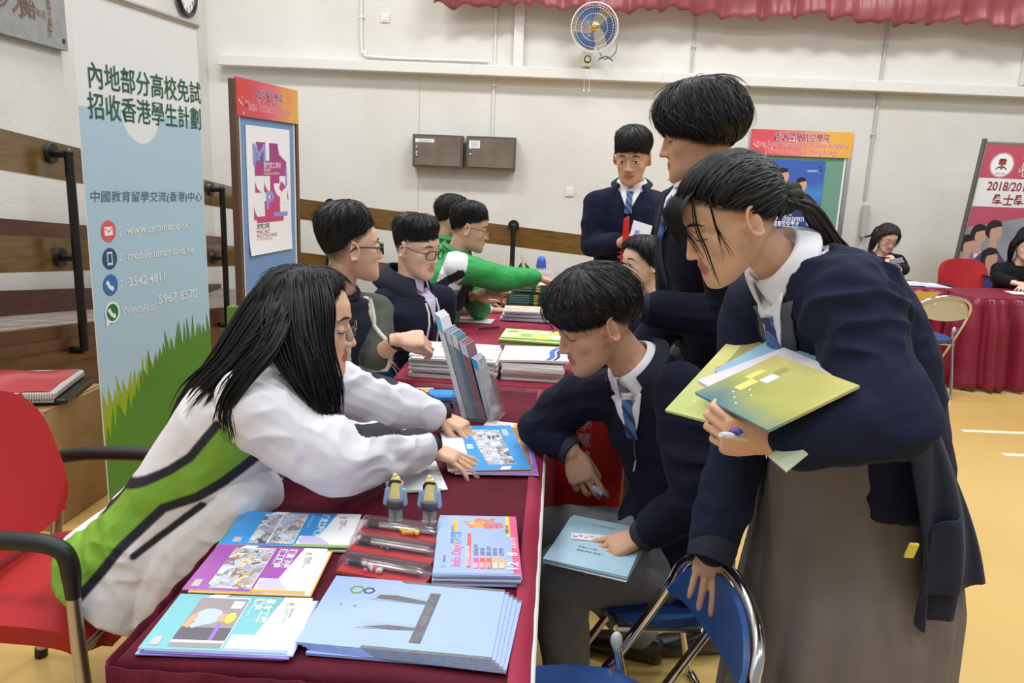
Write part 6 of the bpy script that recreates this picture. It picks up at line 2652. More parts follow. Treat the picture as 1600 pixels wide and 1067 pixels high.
H = at(481, 506, 1.80)
f = Frame(H, 4, 6, 0, 1.08)
N = V((-.548, 1.79, 1.07))
sN, eN, wN = at(402, 632, 1.62), at(522, 716, 1.62), V((-.215, 1.945, .822))
sF, eF, wF = V((-.51, 1.97, .99)), V((-.37, 2.13, .875)), V((-.205, 2.225, .822))
PEL = at(235, 850, 1.80)
P = Person('person in white jacket with green side panel and long black hair, leaning over leaflets', (PEL.x, PEL.y))
t = Torso(PEL, N, (0, -1, 0), (-.04, -.38, .04), mid=(PEL + N) / 2 + V((.0, 0, -.005)), ws=1.02, ds=1.06)
arms = [(sN, eN, wN), (sF, eF, wF)]
legs = seated_legs(V((PEL.x + .02, PEL.y, .54)), (0, -1, 0), (1, 0, 0), klen=.38)
P.body(f, t, arms, [dict(wr=wN, d=(.93, -.10, -.25), b=(.2, 0, 1), side=1, curl=(10, 14, 16, 18), thumb=(38, 20), spread=1.9, sc=.98),
                    dict(wr=wF, d=(.86, -.32, -.28), b=(.3, -.1, 1), side=-1, curl=(34, 40, 44, 46), thumb=(30, 30), spread=.9, sc=.95)],
       legs, skin=(226, 182, 150), voxel=.0032, girl=True, lips=(206, 104, 104))
P.face('down')
P.glasses(mat('silver_spectacle_frame', (110, 108, 122), .25, metal=.8), .024, .0155, .0011, 2.2)
# jacket with the panel pattern of its own cloth
UP = [at(*q, 1.58) for q in ((113, 834), (148, 793), (206, 769), (250, 747), (286, 724), (334, 668))]
LO = [at(*q, 1.58) for q in ((100, 960), (145, 907), (172, 872), (241, 807), (300, 786), (337, 765), (392, 724))]
PK = [at(*q, 1.58) for q in ((195, 883), (304, 801))]
COLL = [at(*q, 1.6) for q in ((425, 520), (440, 570), (470, 620), (500, 650), (520, 690))]


def polydist(P2, pts):
    d = np.full(len(P2), 9.0)
    for a, b in zip(pts, pts[1:]):
        a, b = np.array((a.x, a.z)), np.array((b.x, b.z))
        ab = b - a
        q = np.clip(((P2 - a) @ ab) / (ab @ ab), 0, 1)
        d = np.minimum(d, np.linalg.norm(P2 - (a + q[:, None] * ab), axis=1))
    return d


def paint_white(Pc, C):
    dk = np.array(lin((40, 40, 52))[:3])
    gr = np.array(lin((128, 178, 62))[:3])
    P2 = Pc[:, [0, 2]]
    sleeve = np.zeros(len(Pc), bool)
    for a in arms:
        d1, t1 = segdist(Pc, a[0], a[1])
        d2, _ = segdist(Pc, a[1], a[2])
        sleeve |= ((d1 < .098) & (t1 > .02)) | (d2 < .09)
    zu = np.interp(Pc[:, 0], [q.x for q in UP], [q.z for q in UP])
    zl = np.interp(Pc[:, 0], [q.x for q in LO], [q.z for q in LO])
    side = np.abs(Pc[:, 1] - 1.79) > .05
    inside = (Pc[:, 2] < zu) & (Pc[:, 2] > zl) & ~sleeve & side & (Pc[:, 0] < LO[-1].x + .01) & (Pc[:, 2] < UP[-1].z)
    C[inside] = gr
    pip = np.maximum(np.clip((.0105 - polydist(P2, UP)) / .004 + .5, 0, 1), np.clip((.0115 - polydist(P2, LO)) / .004 + .5, 0, 1)) * (~sleeve & side)
    pip = np.maximum(pip, np.clip((.0085 - polydist(P2, PK)) / .004 + .5, 0, 1) * (~sleeve & (Pc[:, 1] < 1.79)))[:, None]
    C = C * (1 - pip) + dk * pip
    front = (polydist(P2, COLL) < .028) & (np.abs(Pc[:, 1] - 1.79) < .165) & ~sleeve
    C[front] = dk
    # dark strip along the top of the far sleeve and under the near one
    for (a, b), off in (((eF, wF), V((0, .02, .04))), ((sF, eF), V((.02, .02, .04)))):
        d, _ = segdist(Pc, V(a) + off, V(b) + off)
        C[d < .042] = dk
    d, tt = segdist(Pc, eN + V((.06, .03, .06)), wN + V((0, .01, .05)))
    C[(d < .024) & (tt < .98)] = dk
    return C


def fold_extra(Pc):
    e = np.ones(len(Pc))
    for a in arms:
        d, _ = segdist(Pc, a[0], a[1])
        d2, _ = segdist(Pc, a[1], a[2])
        e += 1.1 * (np.minimum(d, d2) < .1)
    return e


def lap(mb):
    # the front of the jacket hanging over her lap
    for y in (1.70, 1.84):
        limb(mb, [at(385, 775, y), at(300, 850, y), at(244, 940, y)], [.085, .095, .078])


P.jacket((234, 233, 238), arms, g=.016, rs=(.086, .080, .050), t0=-.17, more=lap, m=NYLON, cut=.052, flare=.15, voxel=.0042, sm=9, amp=.0055, scale=(7, 5, 9), seed=3, paintf=paint_white, extra=fold_extra)
P.cuffs(arms, (30, 30, 38), r=.043, cut=.02, ln=.046)
P.collar(mat('black_collar_cloth', (34, 34, 42), .7), N - V((.01, 0, .03)), (.35, 0, 1), (1, 0, -.2), r=.074, h=.05, wing=.02, gap=30, flare=.03, name='jacket_collar', fall=.03, stay=True)
trousers(P, legs, V((PEL.x + .02, PEL.y, .55)), (34, 34, 44), name='trousers', r=(.088, .07, .055), waist=.09)
shoes(P, legs)


def long_hair(mb, W, Rd, f, rr):
    A1 = lambda *p: [at(*q) for q in p]
    # curtain in front of the near shoulder
    strands(mb, A1((455, 425, 1.74), (450, 490, 1.655), (478, 570, 1.60), (492, 620, 1.60), (500, 645, 1.60)), A1((505, 425, 1.76), (517, 480, 1.695), (513, 540, 1.68), (530, 610, 1.66), (528, 672, 1.64)), 150, .0075, 11, .012, trim=.2)
    strands(mb, A1((430, 440, 1.76), (415, 500, 1.67), (436, 560, 1.61), (470, 610, 1.60), (492, 640, 1.60)), A1((470, 430, 1.72), (480, 500, 1.64), (492, 580, 1.61), (515, 640, 1.62), (530, 668, 1.63)), 110, .0085, 12, .012, trim=.3)
    # far curtain
    strands(mb, A1((500, 420, 1.84), (512, 470, 1.90), (520, 550, 1.90), (535, 620, 1.86)), A1((490, 420, 1.88), (500, 480, 1.93), (510, 560, 1.95), (525, 630, 1.9)), 50, .008, 13, .012, trim=.3)
    # back fall
    strands(mb, A1((440, 420, 1.84), (395, 470, 1.80), (340, 560, 1.76), (292, 610, 1.74), (268, 662, 1.73)), A1((455, 430, 1.74), (425, 500, 1.665), (385, 560, 1.64), (335, 610, 1.63), (285, 668, 1.64)), 170, .0085, 14, .014, trim=.3)
    strands(mb, A1((450, 425, 1.9), (400, 470, 1.88), (340, 560, 1.85), (295, 600, 1.84)), A1((440, 420, 1.84), (395, 470, 1.80), (340, 560, 1.76), (280, 650, 1.76)), 70, .009, 15, .014, trim=.4)
    # lock over the shoulder
    strands(mb, A1((432, 470, 1.66), (410, 530, 1.60), (372, 580, 1.565), (345, 630, 1.555), (337, 665, 1.55)), A1((455, 500, 1.64), (430, 550, 1.575), (395, 590, 1.545), (362, 640, 1.535), (368, 692, 1.535)), 60, .0065, 16, .010, trim=.35)
    strands(mb, A1((420, 500, 1.63), (390, 540, 1.59), (350, 580, 1.58), (330, 640, 1.57)), A1((430, 520, 1.6), (390, 570, 1.56), (355, 610, 1.55), (335, 650, 1.55)), 8, .003, 17, .02, trim=.3)


P.hair([(-180, 128), (-100, 108), (-60, 74), (-35, 54), (0, 39), (35, 54), (60, 74), (100, 108), (180, 128)], [(0, .014), (.5, .020), (1, .016)], n=240, lock=.008, jit=3, seed=2, extra=long_hair, lift=.0, cap_noise=.12)

# ------------------------------------------------------------------ the boy sitting beside the table
H = at(930, 505, 1.95)
f = Frame(H, 198, 22, 0, 1.06)
N = at(1000, 582, 1.99)
sL, eL, wL = at(1062, 610, 1.84), at(1092, 778, 1.72), at(1003, 838, 1.80)
sR, eR, wR = at(905, 618, 2.10), at(846, 668, 2.12), at(893, 706, 2.04)
PEL = V((.47, 2.0, .54))
fw = V((-.86, -.5, 0))
P = Person('person in navy half-zip fleece sitting with pale blue papers on the lap', (PEL.x, PEL.y))
t = Torso(PEL, N, (-.3, .95, 0), sR - sL, mid=(PEL + N) / 2 + V((.075, .03, 0)), ws=1.0, ds=1.08)
arms = [(sL, eL, wL), (sR, eR, wR)]
legs = [[V((.40, 1.90, .52)), V((.155, 1.86, .515)), V((.20, 1.90, .09)), V((-.9, -.2, 0)).normalized()], [V((.44, 2.07, .52)), V((.13, 2.12, .50)), V((.46, 2.26, .10)), V((-.9, .3, 0)).normalized()]]
P.body(f, t, arms, [dict(wr=wL, d=(-.90, -.15, -.30), b=(-.25, -.25, 1), side=-1, curl=(10, 14, 16, 20), thumb=(42, 10), spread=2.1, sc=1.0),
                    dict(wr=wR, d=(.42, -.20, -.88), b=(-.2, -1, .1), side=1, curl=(16, 26, 32, 38), thumb=(16, 10), spread=.9, sc=1.0)],
       legs, skin=(206, 158, 128), voxel=.0034)
P.face('down')
P.jacket(NAVY, arms, g=.020, rs=(.072, .066, .047), t0=-.16, vneck=(.83, .038, (236, 236, 240)), cut=.042, voxel=.0048, sm=8, amp=.006, scale=(6, 6, 11), seed=8)
P.cuffs(arms, (32, 40, 54), r=.043, cut=.018, ln=.035)
trousers(P, legs, PEL, (126, 128, 132), amp=.007, r=(.098, .078, .062), seed=6, scale=(9, 9, 5))
shoes(P, legs)
ax = (f(0, -.02, -.05) - N).normalized()
P.chest_patch('shirt_front', SHIRT, (1.0, .80), lambda u: .052 * (1 - u) + .004, out=.003)
P.collar(SHIRT, N + ax * .012, ax, (-.8, -.6, 0), r=.061, h=.048, wing=.055, gap=20, flare=.024, fall=.044)
P.collar(mat('fleece_collar', (24, 27, 44), .9, bump=(200, .2, .002)), N - ax * .012, ax, (-.8, -.6, 0), r=.080, h=.058, wing=.055, gap=42, flare=.024, name='fleece_collar', fall=.03, thick=.006, stay=True)
tp = [P.on_chest(q, .0, .010) for q in (.97, .94, .90, .86, .81)]
P.tie(tp, .021, .021, (-.8, -.6, .1))
zp = MB().use(mat('zip_metal', (90, 92, 100), .4, metal=.6)).tube([P.on_chest(q, 0, .004) for q in (.81, .78, .75, .72, .69, .66)], .0032, 6)
z = zp.build('zip', parent=P.root)
q = P.on_chest(.66, 0, .006)
MB().use(ALU).tube([q, q + V((-.004, -.003, -.03))], [.003, .0045], 6).build('zip_pull', parent=z)
lg = MB().use(mat('pale_thread', (180, 186, 204), .7))
lat, fo = t.axes(.74)
q = P.on_chest(.74, -.115, .004)
uu = Zv - fo * Zv.dot(fo)
write(lg, 'C', q, -lat if False else fo.cross(Zv).normalized() * -1, uu.normalized(), fo, size=.024)
lg.build('chest_logo', parent=P.root, smooth=False)
P.hair([(-180, 116), (-140, 112), (-118, 104), (-95, 82), (-70, 88), (-40, 86), (0, 80), (40, 86), (70, 90), (95, 82), (118, 104), (140, 112), (180, 116)],
       [(0, .030), (.3, .034), (.6, .034), (.8, .028), (1, .014)], n=420, lock=.0075, swirl=lambda a: 22 * math.sin(R(a)), jit=4, seed=5, lift=.0, cap_noise=.08, edge=.3)
BOY = P

# ------------------------------------------------------------------ the girl leaning with folders
H = at(1143, 343, 1.50)
f = Frame(H, 188, 27, 0, .99)
N = at(1232, 422, 1.53)
sL, eL, wL = at(1322, 468, 1.40), at(1392, 652, 1.24), at(1208, 690, 1.25)
sR, eR, wR = at(1180, 480, 1.66), at(1160, 680, 1.60), at(1118, 838, 1.47)
PEL = at(1365, 770, 1.52)
P = Person('person in navy cardigan and long grey skirt holding folders, hand on chair back', (PEL.x, PEL.y))
t = Torso(PEL, N, (.1, 1, 0), sR - sL, mid=(PEL + N) / 2 + V((.05, 0, .03)), ws=.96, ds=1.0)
arms = [(sL, eL, wL), (sR, eR, wR)]
hip = V((PEL.x, PEL.y, PEL.z))
legs = [[hip + V((.0, -.08, -.04)), V((PEL.x - .03, PEL.y - .09, .48)), V((PEL.x, PEL.y - .09, .09)), V((-1, 0, 0))], [hip + V((0, .08, -.04)), V((PEL.x - .06, PEL.y + .09, .48)), V((PEL.x - .03, PEL.y + .09, .09)), V((-1, 0, 0))]]
P.body(f, t, arms, [dict(wr=wL, d=(-.97, .12, .06), b=(-.1, -.95, -.28), side=-1, curl=(62, 66, 62, 58), thumb=(14, 22), spread=.6, sc=.95),
                    dict(wr=wR, d=(-.06, -.12, -1), b=(-.12, -1, .10), side=1, curl=(6, 6, 6, 4), thumb=(30, 20), spread=.75, sc=.95)],
       legs, skin=(218, 172, 142), voxel=.0032, girl=True, lips=(184, 118, 108))
P.face('down')


def card_extra(Pc):
    e = np.ones(len(Pc))
    d, _ = segdist(Pc, sL, eL)
    d2, _ = segdist(Pc, eL, wL)
    e += .9 * (np.minimum(d, d2) < .1)
    return e


def card_shapes(mb):
    mb.loft(t.secs(.016, .02, .965), 32)
    for sh, el, wr, rs in ((sL, eL, wL, (.080, .066, .048)), (sR, eR, wR, (.070, .062, .050))):
        limb(mb, [t.c(.88).lerp(sh, .45), sh], [rs[0] * 1.0, rs[0]])
        wr2 = wr + (el - wr).normalized() * (.045 if sh is sL else -.012)
        limb(mb, [sh, sh.lerp(el, .5), el, wr2], [rs[0], (rs[0] + rs[1]) / 2 * 1.05, rs[1], rs[2]])


P.jo = P.garment('cardigan', card_shapes, CLOTH, (28, 33, 54), voxel=.0045, sm=8, amp=.0075, scale=(5, 5, 9), seed=12, extra=card_extra, paintf=P.vpaint((.78, .034, (236, 236, 240))))
Pc = coords(P.jo.data) + np.array(P.root.location)
P.jb = BVHTree.FromPolygons([tuple(v) for v in Pc], [tuple(p.vertices) for p in P.jo.data.polygons])
P.cuffs(arms[:1], (26, 30, 48), r=.050, cut=.03, ln=.04)
P.cuffs(arms[1:], (26, 30, 48), r=.050, cut=-.022, ln=.045)
# the back and side of the cardigan hanging down behind her
K = mat('navy_knit', (27, 32, 52), .9, bump=(300, .2, .002), sheen=.12, sheen_rgb=(200, 200, 210))


def tail(u, v):
    # u across from her side round the back, v down to the hem
    pts_t = [at(1418, 690, 1.30), at(1440, 640, 1.33), at(1452, 640, 1.42), at(1440, 650, 1.60)]
    pts_b = [at(1432, 985, 1.30), at(1472, 965, 1.30), at(1512, 905, 1.40), at(1480, 900, 1.62)]
    k = u * 3
    i = min(int(k), 2)
    q = k - i
    q = q * q * (3 - 2 * q)
    a = pts_t[i].lerp(pts_t[i + 1], q)
    b = pts_b[i].lerp(pts_b[i + 1], q)
    p = a.lerp(b, v)
    w = math.sin(u * 17 + v * 2) * .012 * (.3 + v) + math.sin(u * 7 - v * 3) * .010
    return p + V((.75, -.6, 0)) * (w + .02 * math.sin(v * 3.1))


MB().use(K).grid(tail, 30, 30, .008).build('cardigan_tail', parent=P.root, angle=0)
pk = MB().use(K)


def pocket(u, v):
    p = tail(.12 + .30 * u, .48 + .36 * v)
    return p + V((-.25, -.95, 0)) * (.014 + .006 * math.sin(u * 3.1))


pk.grid(pocket, 10, 10, .006)
pk.build('cardigan_pocket', parent=P.root, angle=0)
q = at(1424, 860, 1.27)
MB().use(YELP).box(q, (.018, .006, .036), Matrix.Rotation(R(20), 3, 'X') , bev=.003).build('yellow_tag', parent=P.root)

# skirt
WL = t.c(.05)


def skirt(u, v):
    a = 2 * math.pi * u
    c = V((PEL.x - .02, PEL.y, 0)).lerp(V((PEL.x - .03, PEL.y, 0)), v)
    z = PEL.z + .16 - v * (PEL.z + .16 - .22)
    k = min(1, v * 2.2)
    rx = .165 + .045 * k + .035 * v
    ry = .125 + .055 * k + .035 * v
    pl = .022 * (abs(((u * 14) % 1) - .5) * 2 - .5) * min(1, v * 1.3) + .012 * math.sin(a * 3 + 1) * v
    lean_ = V((-.025, 0, 0)) * max(0, 1 - v * 2.2)
    return c + lean_ + V((math.cos(a) * (rx + pl), math.sin(a) * (ry + pl), z))


MB().use(mat('grey_skirt_wool', (122, 113, 109), .9, bump=(260, .2, .002), mottle=(8, (114, 106, 102)))).grid(skirt, 132, 40, .004).build('skirt', parent=P.root, angle=0)
shoes(P, legs)
ax = (f(0, -.02, -.05) - N).normalized()
cf = V((-.93, -.30, -.2))
VEST = mat('grey_vest', (74, 76, 84), .9, bump=(300, .2, .002))
P.chest_patch('vest_front', VEST, (.98, .50), lambda u: (-.085 * (1 - u) - .004, .06 * (1 - u) + .004), out=.003)
P.chest_patch('shirt_front', SHIRT, (1.0, .74), lambda u: (-.05 * (1 - u) - .003, .045 * (1 - u) + .003), out=.0065)
P.collar(SHIRT, N + ax * .010, ax, cf, r=.060, h=.050, wing=.075, gap=18, flare=.026, fall=.046)
tp = [P.on_chest(q, .0, .012) for q in (.95, .92, .87, .82, .76)]
P.tie(tp, .019, .023, (-.9, -.4, 0))
MB().use(GOLD).ell(P.on_chest(.73, 0, .012), .008, .008, .010).build('tie_badge', parent=P.root)


def tied_back(mb, W, Rd, f, rr):
    pony = (180, 92)

    def dirv(az, pol):
        return V((math.sin(R(pol)) * math.sin(R(az)), math.sin(R(pol)) * math.cos(R(az)), math.cos(R(pol))))
    pd = dirv(*pony)
    for k in range(900):
        az = rr.uniform(-175, 175)
        lim = np.interp(abs(az), [0, 35, 60, 85, 100, 120, 150, 180], [50, 58, 70, 84, 98, 112, 122, 124])
        pol = lim * rr.uniform(.35, 1.0)
        d0 = dirv(az, pol)
        path, rad = [], []
        lr = .0032 * rr.uniform(.7, 1.3)
        for j in range(9):
            u = j / 8
            d = (d0 * (1 - u) + pd * u + V((0, 0, .18)) * math.sin(u * 3.14) * (1 if abs(az) < 60 else .2)).normalized()
            po = math.degrees(math.acos(max(-1, min(1, d.z))))
            a2 = math.degrees(math.atan2(d.x, d.y))
            dd, r = Rd(a2, max(.5, po))
            path.append(W(dd, r + .010 * rr.uniform(.9, 1.15) + .004 * math.sin(u * 3.1)))
            rad.append(lr * (.5 + .5 * min(1, u * 5)) if j < 8 else .002)
        mb.tube(path, rad, 6, flat=.6)
    # wispy fringe and one strand before the cheek
    for k in range(120):
        x = rr.uniform(-.055, .058)
        z1 = rr.uniform(.000, .034) if abs(x) < .035 else rr.uniform(-.045, .025)
        pth = [f(x * .6, .045, .098), f(x * .85, .088, .075), f(x, .108, .048), f(x * 1.05 + rr.uniform(-.006, .006), .108 - abs(x) * .25, z1)]
        mb.tube(bez(pth, 10), [.0014] * 6 + [.0011, .0009, .0007, .0005, .0003], 4, flat=.6)
    for k in range(5):
        x = -.050 + rr.uniform(-.010, .008)
        pth = [f(x * .8, .07, .08), f(x * 1.15, .088, .03), f(x * 1.2, .088, -.02), f(x * 1.1 + rr.uniform(-.004, .004), .088, -.065 - rr.uniform(0, .03))]
        mb.tube(bez(pth, 12), [.0012] * 8 + [.001, .0008, .0006, .0005, .0003], 4)
    for k in range(8):
        x = -.072 + rr.uniform(-.006, .004)
        pth = [f(x * .9, .05, .07), f(x * 1.12, .062, .02), f(x * 1.15, .06 + rr.uniform(-.012, .012), -.02 - rr.uniform(0, .025))]
        mb.tube(bez(pth, 9), [.0011] * 6 + [.0008, .0006, .0004, .0003], 4)


P.hair([(-180, 124), (-150, 122), (-120, 112), (-100, 98), (-85, 84), (-60, 70), (-35, 58), (0, 50), (35, 58), (60, 70), (85, 84), (100, 98), (120, 112), (150, 122), (180, 124)],
       [(0, .012), (.5, .012), (1, .004)], n=0, seed=9, extra=tied_back, cap_noise=.05)
pp = f(0, -.118, -.012)
dn = (f.d(0, -1, 0) * .8 + V((0, 0, -.75))).normalized()
m = MB().use(mat('dark_green_scrunchie', (44, 56, 38), .8))
u_, w_ = perp(dn)
ringp = []
for k in range(48):
    a = 2 * math.pi * k / 48
    ringp.append(pp + (u_ * math.cos(a) + w_ * math.sin(a)) * (.021 + .005 * math.sin(a * 9)) + dn * .006 * math.sin(a * 7))
m.tube(ringp, .0125, 10, closed=True)
m.build('scrunchie', parent=P.root, angle=0)
m = MB().use(HAIRB)
e1 = [pp - dn * .02, pp + dn * .035 + V((.01, 0, .006)), at(1292, 368, 1.56), at(1322, 396, 1.58), at(1345, 425, 1.60)]
strands(m, [q + V((0, .03, .012)) for q in e1], [q + V((0, -.03, -.012)) for q in e1], 130, .007, 4, .010, trim=.5)
m.build('ponytail', parent=P.root, angle=0)
GIRL, GF = P, f

# ------------------------------------------------------------------ what they hold
BUFF = ramp_mat('green_to_yellow_cover', [(0, (170, 196, 110)), (.45, (206, 208, 130)), (1, (232, 220, 160))], ('X', .25, .62), rough=.35, noise=.05, scale=8)
BUFF2 = ramp_mat('meadow_to_sea_cover', [(0, (40, 78, 130)), (.2, (70, 120, 140)), (.45, (168, 172, 96)), (1, (226, 212, 140))], ('Z', at(1200, 672, 1.18).z + .012, at(1229, 543, 1.24).z), rough=.35, noise=.06, scale=7)


bO = at(1200, 672, 1.215)
bX = at(1343, 602, 1.275) - bO
bYd = min((1.02 + .005 * k for k in range(120)), key=lambda q: abs((at(1086, 613, q) - bO).normalized().dot(bX.normalized())))
bN = bX.cross(at(1086, 613, bYd) - bO).normalized()


def held(name, label, cat, c00, c10, c01, depth, th, m, group=None):
    """a booklet in the crook of her arm, in one of the parallel planes of the bundle"""
    def hit(px, py):
        d = ray(px, py)
        return CAMO + d * ((bO - bN * (depth - .035) - CAMO).dot(bN) / d.dot(bN))
    O = hit(*c00)
    X = hit(*c10) - O
    Y = hit(*c01) - O
    w_, h_ = X.length, Y.length
    X, Y = X.normalized(), Y.normalized()
    mb = MB().use(m).prism([O, O + X * w_, O + X * w_ + Y * h_, O + Y * h_], -bN * th)
    o = mb.build(name, parent=None, smooth=False)
    tag(o, label, cat, group)
    return o, Print(O, X, Y, w_, h_, bN)


KH = mat('olive_cover_panel', (168, 160, 96), .4)
KL = mat('pale_cover_panel', (222, 220, 120), .4)
o, pr = held('folder', 'orange-red folder at the back of the leaning girl bundle', 'folder', (1195, 660), (1343, 592), (1118, 575), .028, .004, mat('orange_red_card', (220, 70, 44), .45))
o, pr = held('folder', 'pale blue folder inside the leaning girl bundle', 'folder', (1195, 640), (1322, 565), (1116, 578), .020, .004, mat('light_blue_card', (140, 190, 214), .45))
o, pr = held('booklet', 'white booklet pages inside the leaning girl bundle', 'booklet', (1188, 652), (1342, 592), (1090, 594), .009, .007, mat('mauve_white_paper', (222, 216, 226), .6))
o, pr = held('booklet', 'yellow-green booklet sticking out at the front of the leaning girl bundle', 'booklet', (1039, 640), (1160, 672), (1153, 517), .036, .005, BUFF)
pr.rect(KH, .22, .42, .9, .92)
pr.rect(KL, .30, .60, .60, .68)
for k in range(7):
    pr.disc(PAPER, .25 + k * .09, .14 + .05 * (k % 2), .014)
pr.build(o)
o, pr = held('booklet', 'meadow and sea printed booklet, outermost of the leaning girl bundle', 'booklet', (1200, 672), (1343, 602), (1086, 613), .0, .005, BUFF2)
for k, (x0_, y0_, x1_, y1_) in enumerate(((.30, .70, .52, .80), (.54, .62, .7, .72), (.5, .80, .7, .88), (.72, .66, .86, .74))):
    pr.poly((KL, PAPER, KL, KH)[k], [(x0_, y0_), (x1_, y0_), (x1_, y1_), (x0_, y1_)])
for k in range(6):
    pr.disc(PAPER, .12 + k * .06, .55 + .09 * (k % 3), .012)
pr.build(o)
o, pr = held('leaflet', 'pale green leaflet corner hanging below the leaning girl wrist', 'leaflet', (1228, 736), (1262, 708), (1200, 712), .07, .003, mat('pale_green_paper', (190, 206, 176), .6))
q = at(1148, 682, 1.215)
t_ = thing('pen', 'white and purple pen in the leaning girl fist', 'pen', q)
e = at(1126, 679, 1.18)
MB().use(WHITEP).tube([e, e.lerp(q, .4), q + (q - e) * 1.2], [.004, .0062, .0055], 10).build('barrel', parent=t_)
MB().use(mat('purple_plastic', (76, 60, 150), .4)).ell(q + V((.0, -.004, .010)), .012, .007, .006).build('clip', parent=t_)

# pale blue papers on the boy's lap, a printed tag and a clear clip
zl = .632
c0 = atz(848, 872, zl)
c1 = atz(922, 888, zl)
Xl = V((c1.x - c0.x, c1.y - c0.y, 0)).normalized()
Yl_ = V((.28, .96, 0))
Yl_ = (Yl_ - Xl * Yl_.dot(Xl)).normalized()
for k in range(4):
    a = (-2, 1.5, -1, 0)[k]
    o, pr = sheet('paper_sheet', ('pale blue paper topmost on the lap of the seated boy' if k == 3 else 'pale blue paper under the top one on the lap of the seated boy'), 'paper', V((c0.x - .0, c0.y, zl - .012 + k * .003)), rotv(Xl, a), rotv(Yl_, a), .21, .27, .002, mat('ice_blue_paper', (170, 204, 222), .6) if k else PAPER, 'papers on the lap of the seated boy')
    if k == 3:
        for j in range(3):
            pr.text(GREYINK, ('姓名 班別 學號', '參觀工作紙', '職業博覽 問題一')[j], .3, (.85, .35, .28)[j], .010)
        pr.build(o)
q = V((c0.x, c0.y, zl)) + Xl * .035 + Yl_ * .125
o, pr = sheet('sticker_sheet', 'small colourful sticker sheet on the pale blue papers', 'sticker', V((q.x, q.y, zl + .0005)), rotv(Xl, 14), rotv(Yl_, 14), .11, .036, .0015, PAPER)
for k in range(7):
    pr.disc((PURP, PINKP, ORANGE, LIME, REDP, BLUEP, PURP)[k], .1 + k * .13, .4 + .2 * (k % 2), .05)
    pr.disc(PAPER, .1 + k * .13, .45 + .2 * (k % 2), .025)
pr.build(o)
q = at(934, 766, 1.97)
t_ = thing('plastic_clip', 'clear plastic clip between the seated boy fingertips', 'clip', q)
MB().use(mat('grey_clear_plastic', (150, 170, 190), .15, coat=.6)).box(q, (.034, .008, .014), Matrix.Rotation(R(32), 3, 'Y'), bev=.003).build('clip_body', parent=t_)
# red tote bag hanging between the table and the boy
q = at(915, 740, 2.22)
t_ = thing('tote_bag', 'red tote bag with white lettering beside the seated boy and the table', 'bag', (q.x, q.y, .3))


def bag(u, v):
    a = 2 * math.pi * u
    k = math.sin(v * 2.6 + .3)
    return V((q.x + .02 + (.105 + .006 * math.sin(a * 6)) * math.copysign(abs(math.cos(a)) ** .6, math.cos(a)), q.y + .05 + .045 * math.copysign(abs(math.sin(a)) ** .6, math.sin(a)) * (.5 + .6 * k), .42 + .46 * v))


REDBAG = mat('red_nonwoven', (204, 26, 22), .6, bump=(20, .3, .006))
bm_ = MB().use(REDBAG).grid(bag, 48, 14, .002)
bm_.box((q.x + .02, q.y + .05, .43), (.2, .08, .02))
bo = bm_.build('bag_body', parent=t_, angle=0)
m = MB().use(REDBAG)
for s in (-1, 1):
    m.tube(bez([(q.x - .03, q.y + .05 + s * .03, .86), (q.x - .01, q.y + .05 + s * .02, .93), (q.x + .05, q.y + .05 + s * .02, .93), (q.x + .07, q.y + .05 + s * .03, .86)], 14), .008, 6, flat=.4)
m.build('handle', parent=t_)
m = MB().use(WHITEINK)
for k, s in enumerate(('升學', '展覽', '2018')):
    write(m, s, V((q.x - .078, q.y - .002, .80 - k * .05)), X_, Zv, V((0, -1, 0)), size=.045, lift=.004)
m.build('bag_lettering', parent=bo, smooth=False)
# ------------------------------------------------------------------ people further away
SHORT = [(-180, 116), (-140, 112), (-115, 104), (-98, 80), (-80, 72), (-60, 70), (-35, 58), (0, 56), (35, 58), (60, 70), (80, 72), (98, 80), (115, 104), (140, 112), (180, 116)]
HEAD2 = {}


def upright(px, py, Y, heading, pitch, sc=1.0, roll=0):
    return Frame(at(px, py, Y), heading, pitch, roll, sc)


def dirs(h):
    a = R(h)
    return V((math.cos(a), math.sin(a), 0)), V((math.sin(a), -math.cos(a), 0))


# --- tall boy standing behind the seated boy
f = upright(1094, 212, 2.15, 172, 12, sc=1.04)
fw, rt = dirs(186)
N = V((.505, 2.17, 1.545))
PEL = V((.68, 2.42, .98))
sL, sR = N - rt * .195 + Zv * -.075 + fw * .0, N + rt * .19 + Zv * -.08
eL, wL = at(1148, 500, 2.02), at(1010, 482, 2.08)
eR, wR = sR + V((.03, .0, -.30)), sR + V((-.12, -.02, -.50))
P = Person('tall person in navy fleece and tie standing behind the sitting boy', (PEL.x, PEL.y))
t = Torso(PEL, N, rt, rt, ws=1.0, ds=1.02)
arms = [(sL, eL, wL), (sR, eR, wR)]
legs = [[PEL + rt * s * .09, PEL + rt * s * .10 + Zv * -.46, PEL + rt * s * .11 + Zv * -.89, fw] for s in (1, -1)]
P.body(f, t, arms, [dict(wr=wL, d=(-.75, .1, .62), b=(.1, -1, .2), side=-1, curl=(30, 40, 48, 55), thumb=(25, 20)), dict(wr=wR, d=(-.2, 0, -1), b=(0, 1, 0), side=1)], legs, skin=(198, 150, 122), voxel=.0042, ears=False)
P.face('down', brow=False)
P.jacket(NAVY, arms, g=.020, rs=(.070, .068, .050), t0=-.22, vneck=(.83, .030, (236, 236, 240)), voxel=.006, sm=7, amp=.0055, scale=(6, 6, 9), seed=31)
P.cuffs(arms, (30, 34, 58), r=.046, cut=.02, ln=.04)
trousers(P, legs, PEL, (92, 94, 98), waist=.11)
shoes(P, legs)
ax = (f(0, -.02, -.05) - N).normalized()
P.chest_patch('shirt_front', SHIRT, (1.0, .80), lambda u: .04 * (1 - u) + .003, out=.003, nt=8, nx=6)
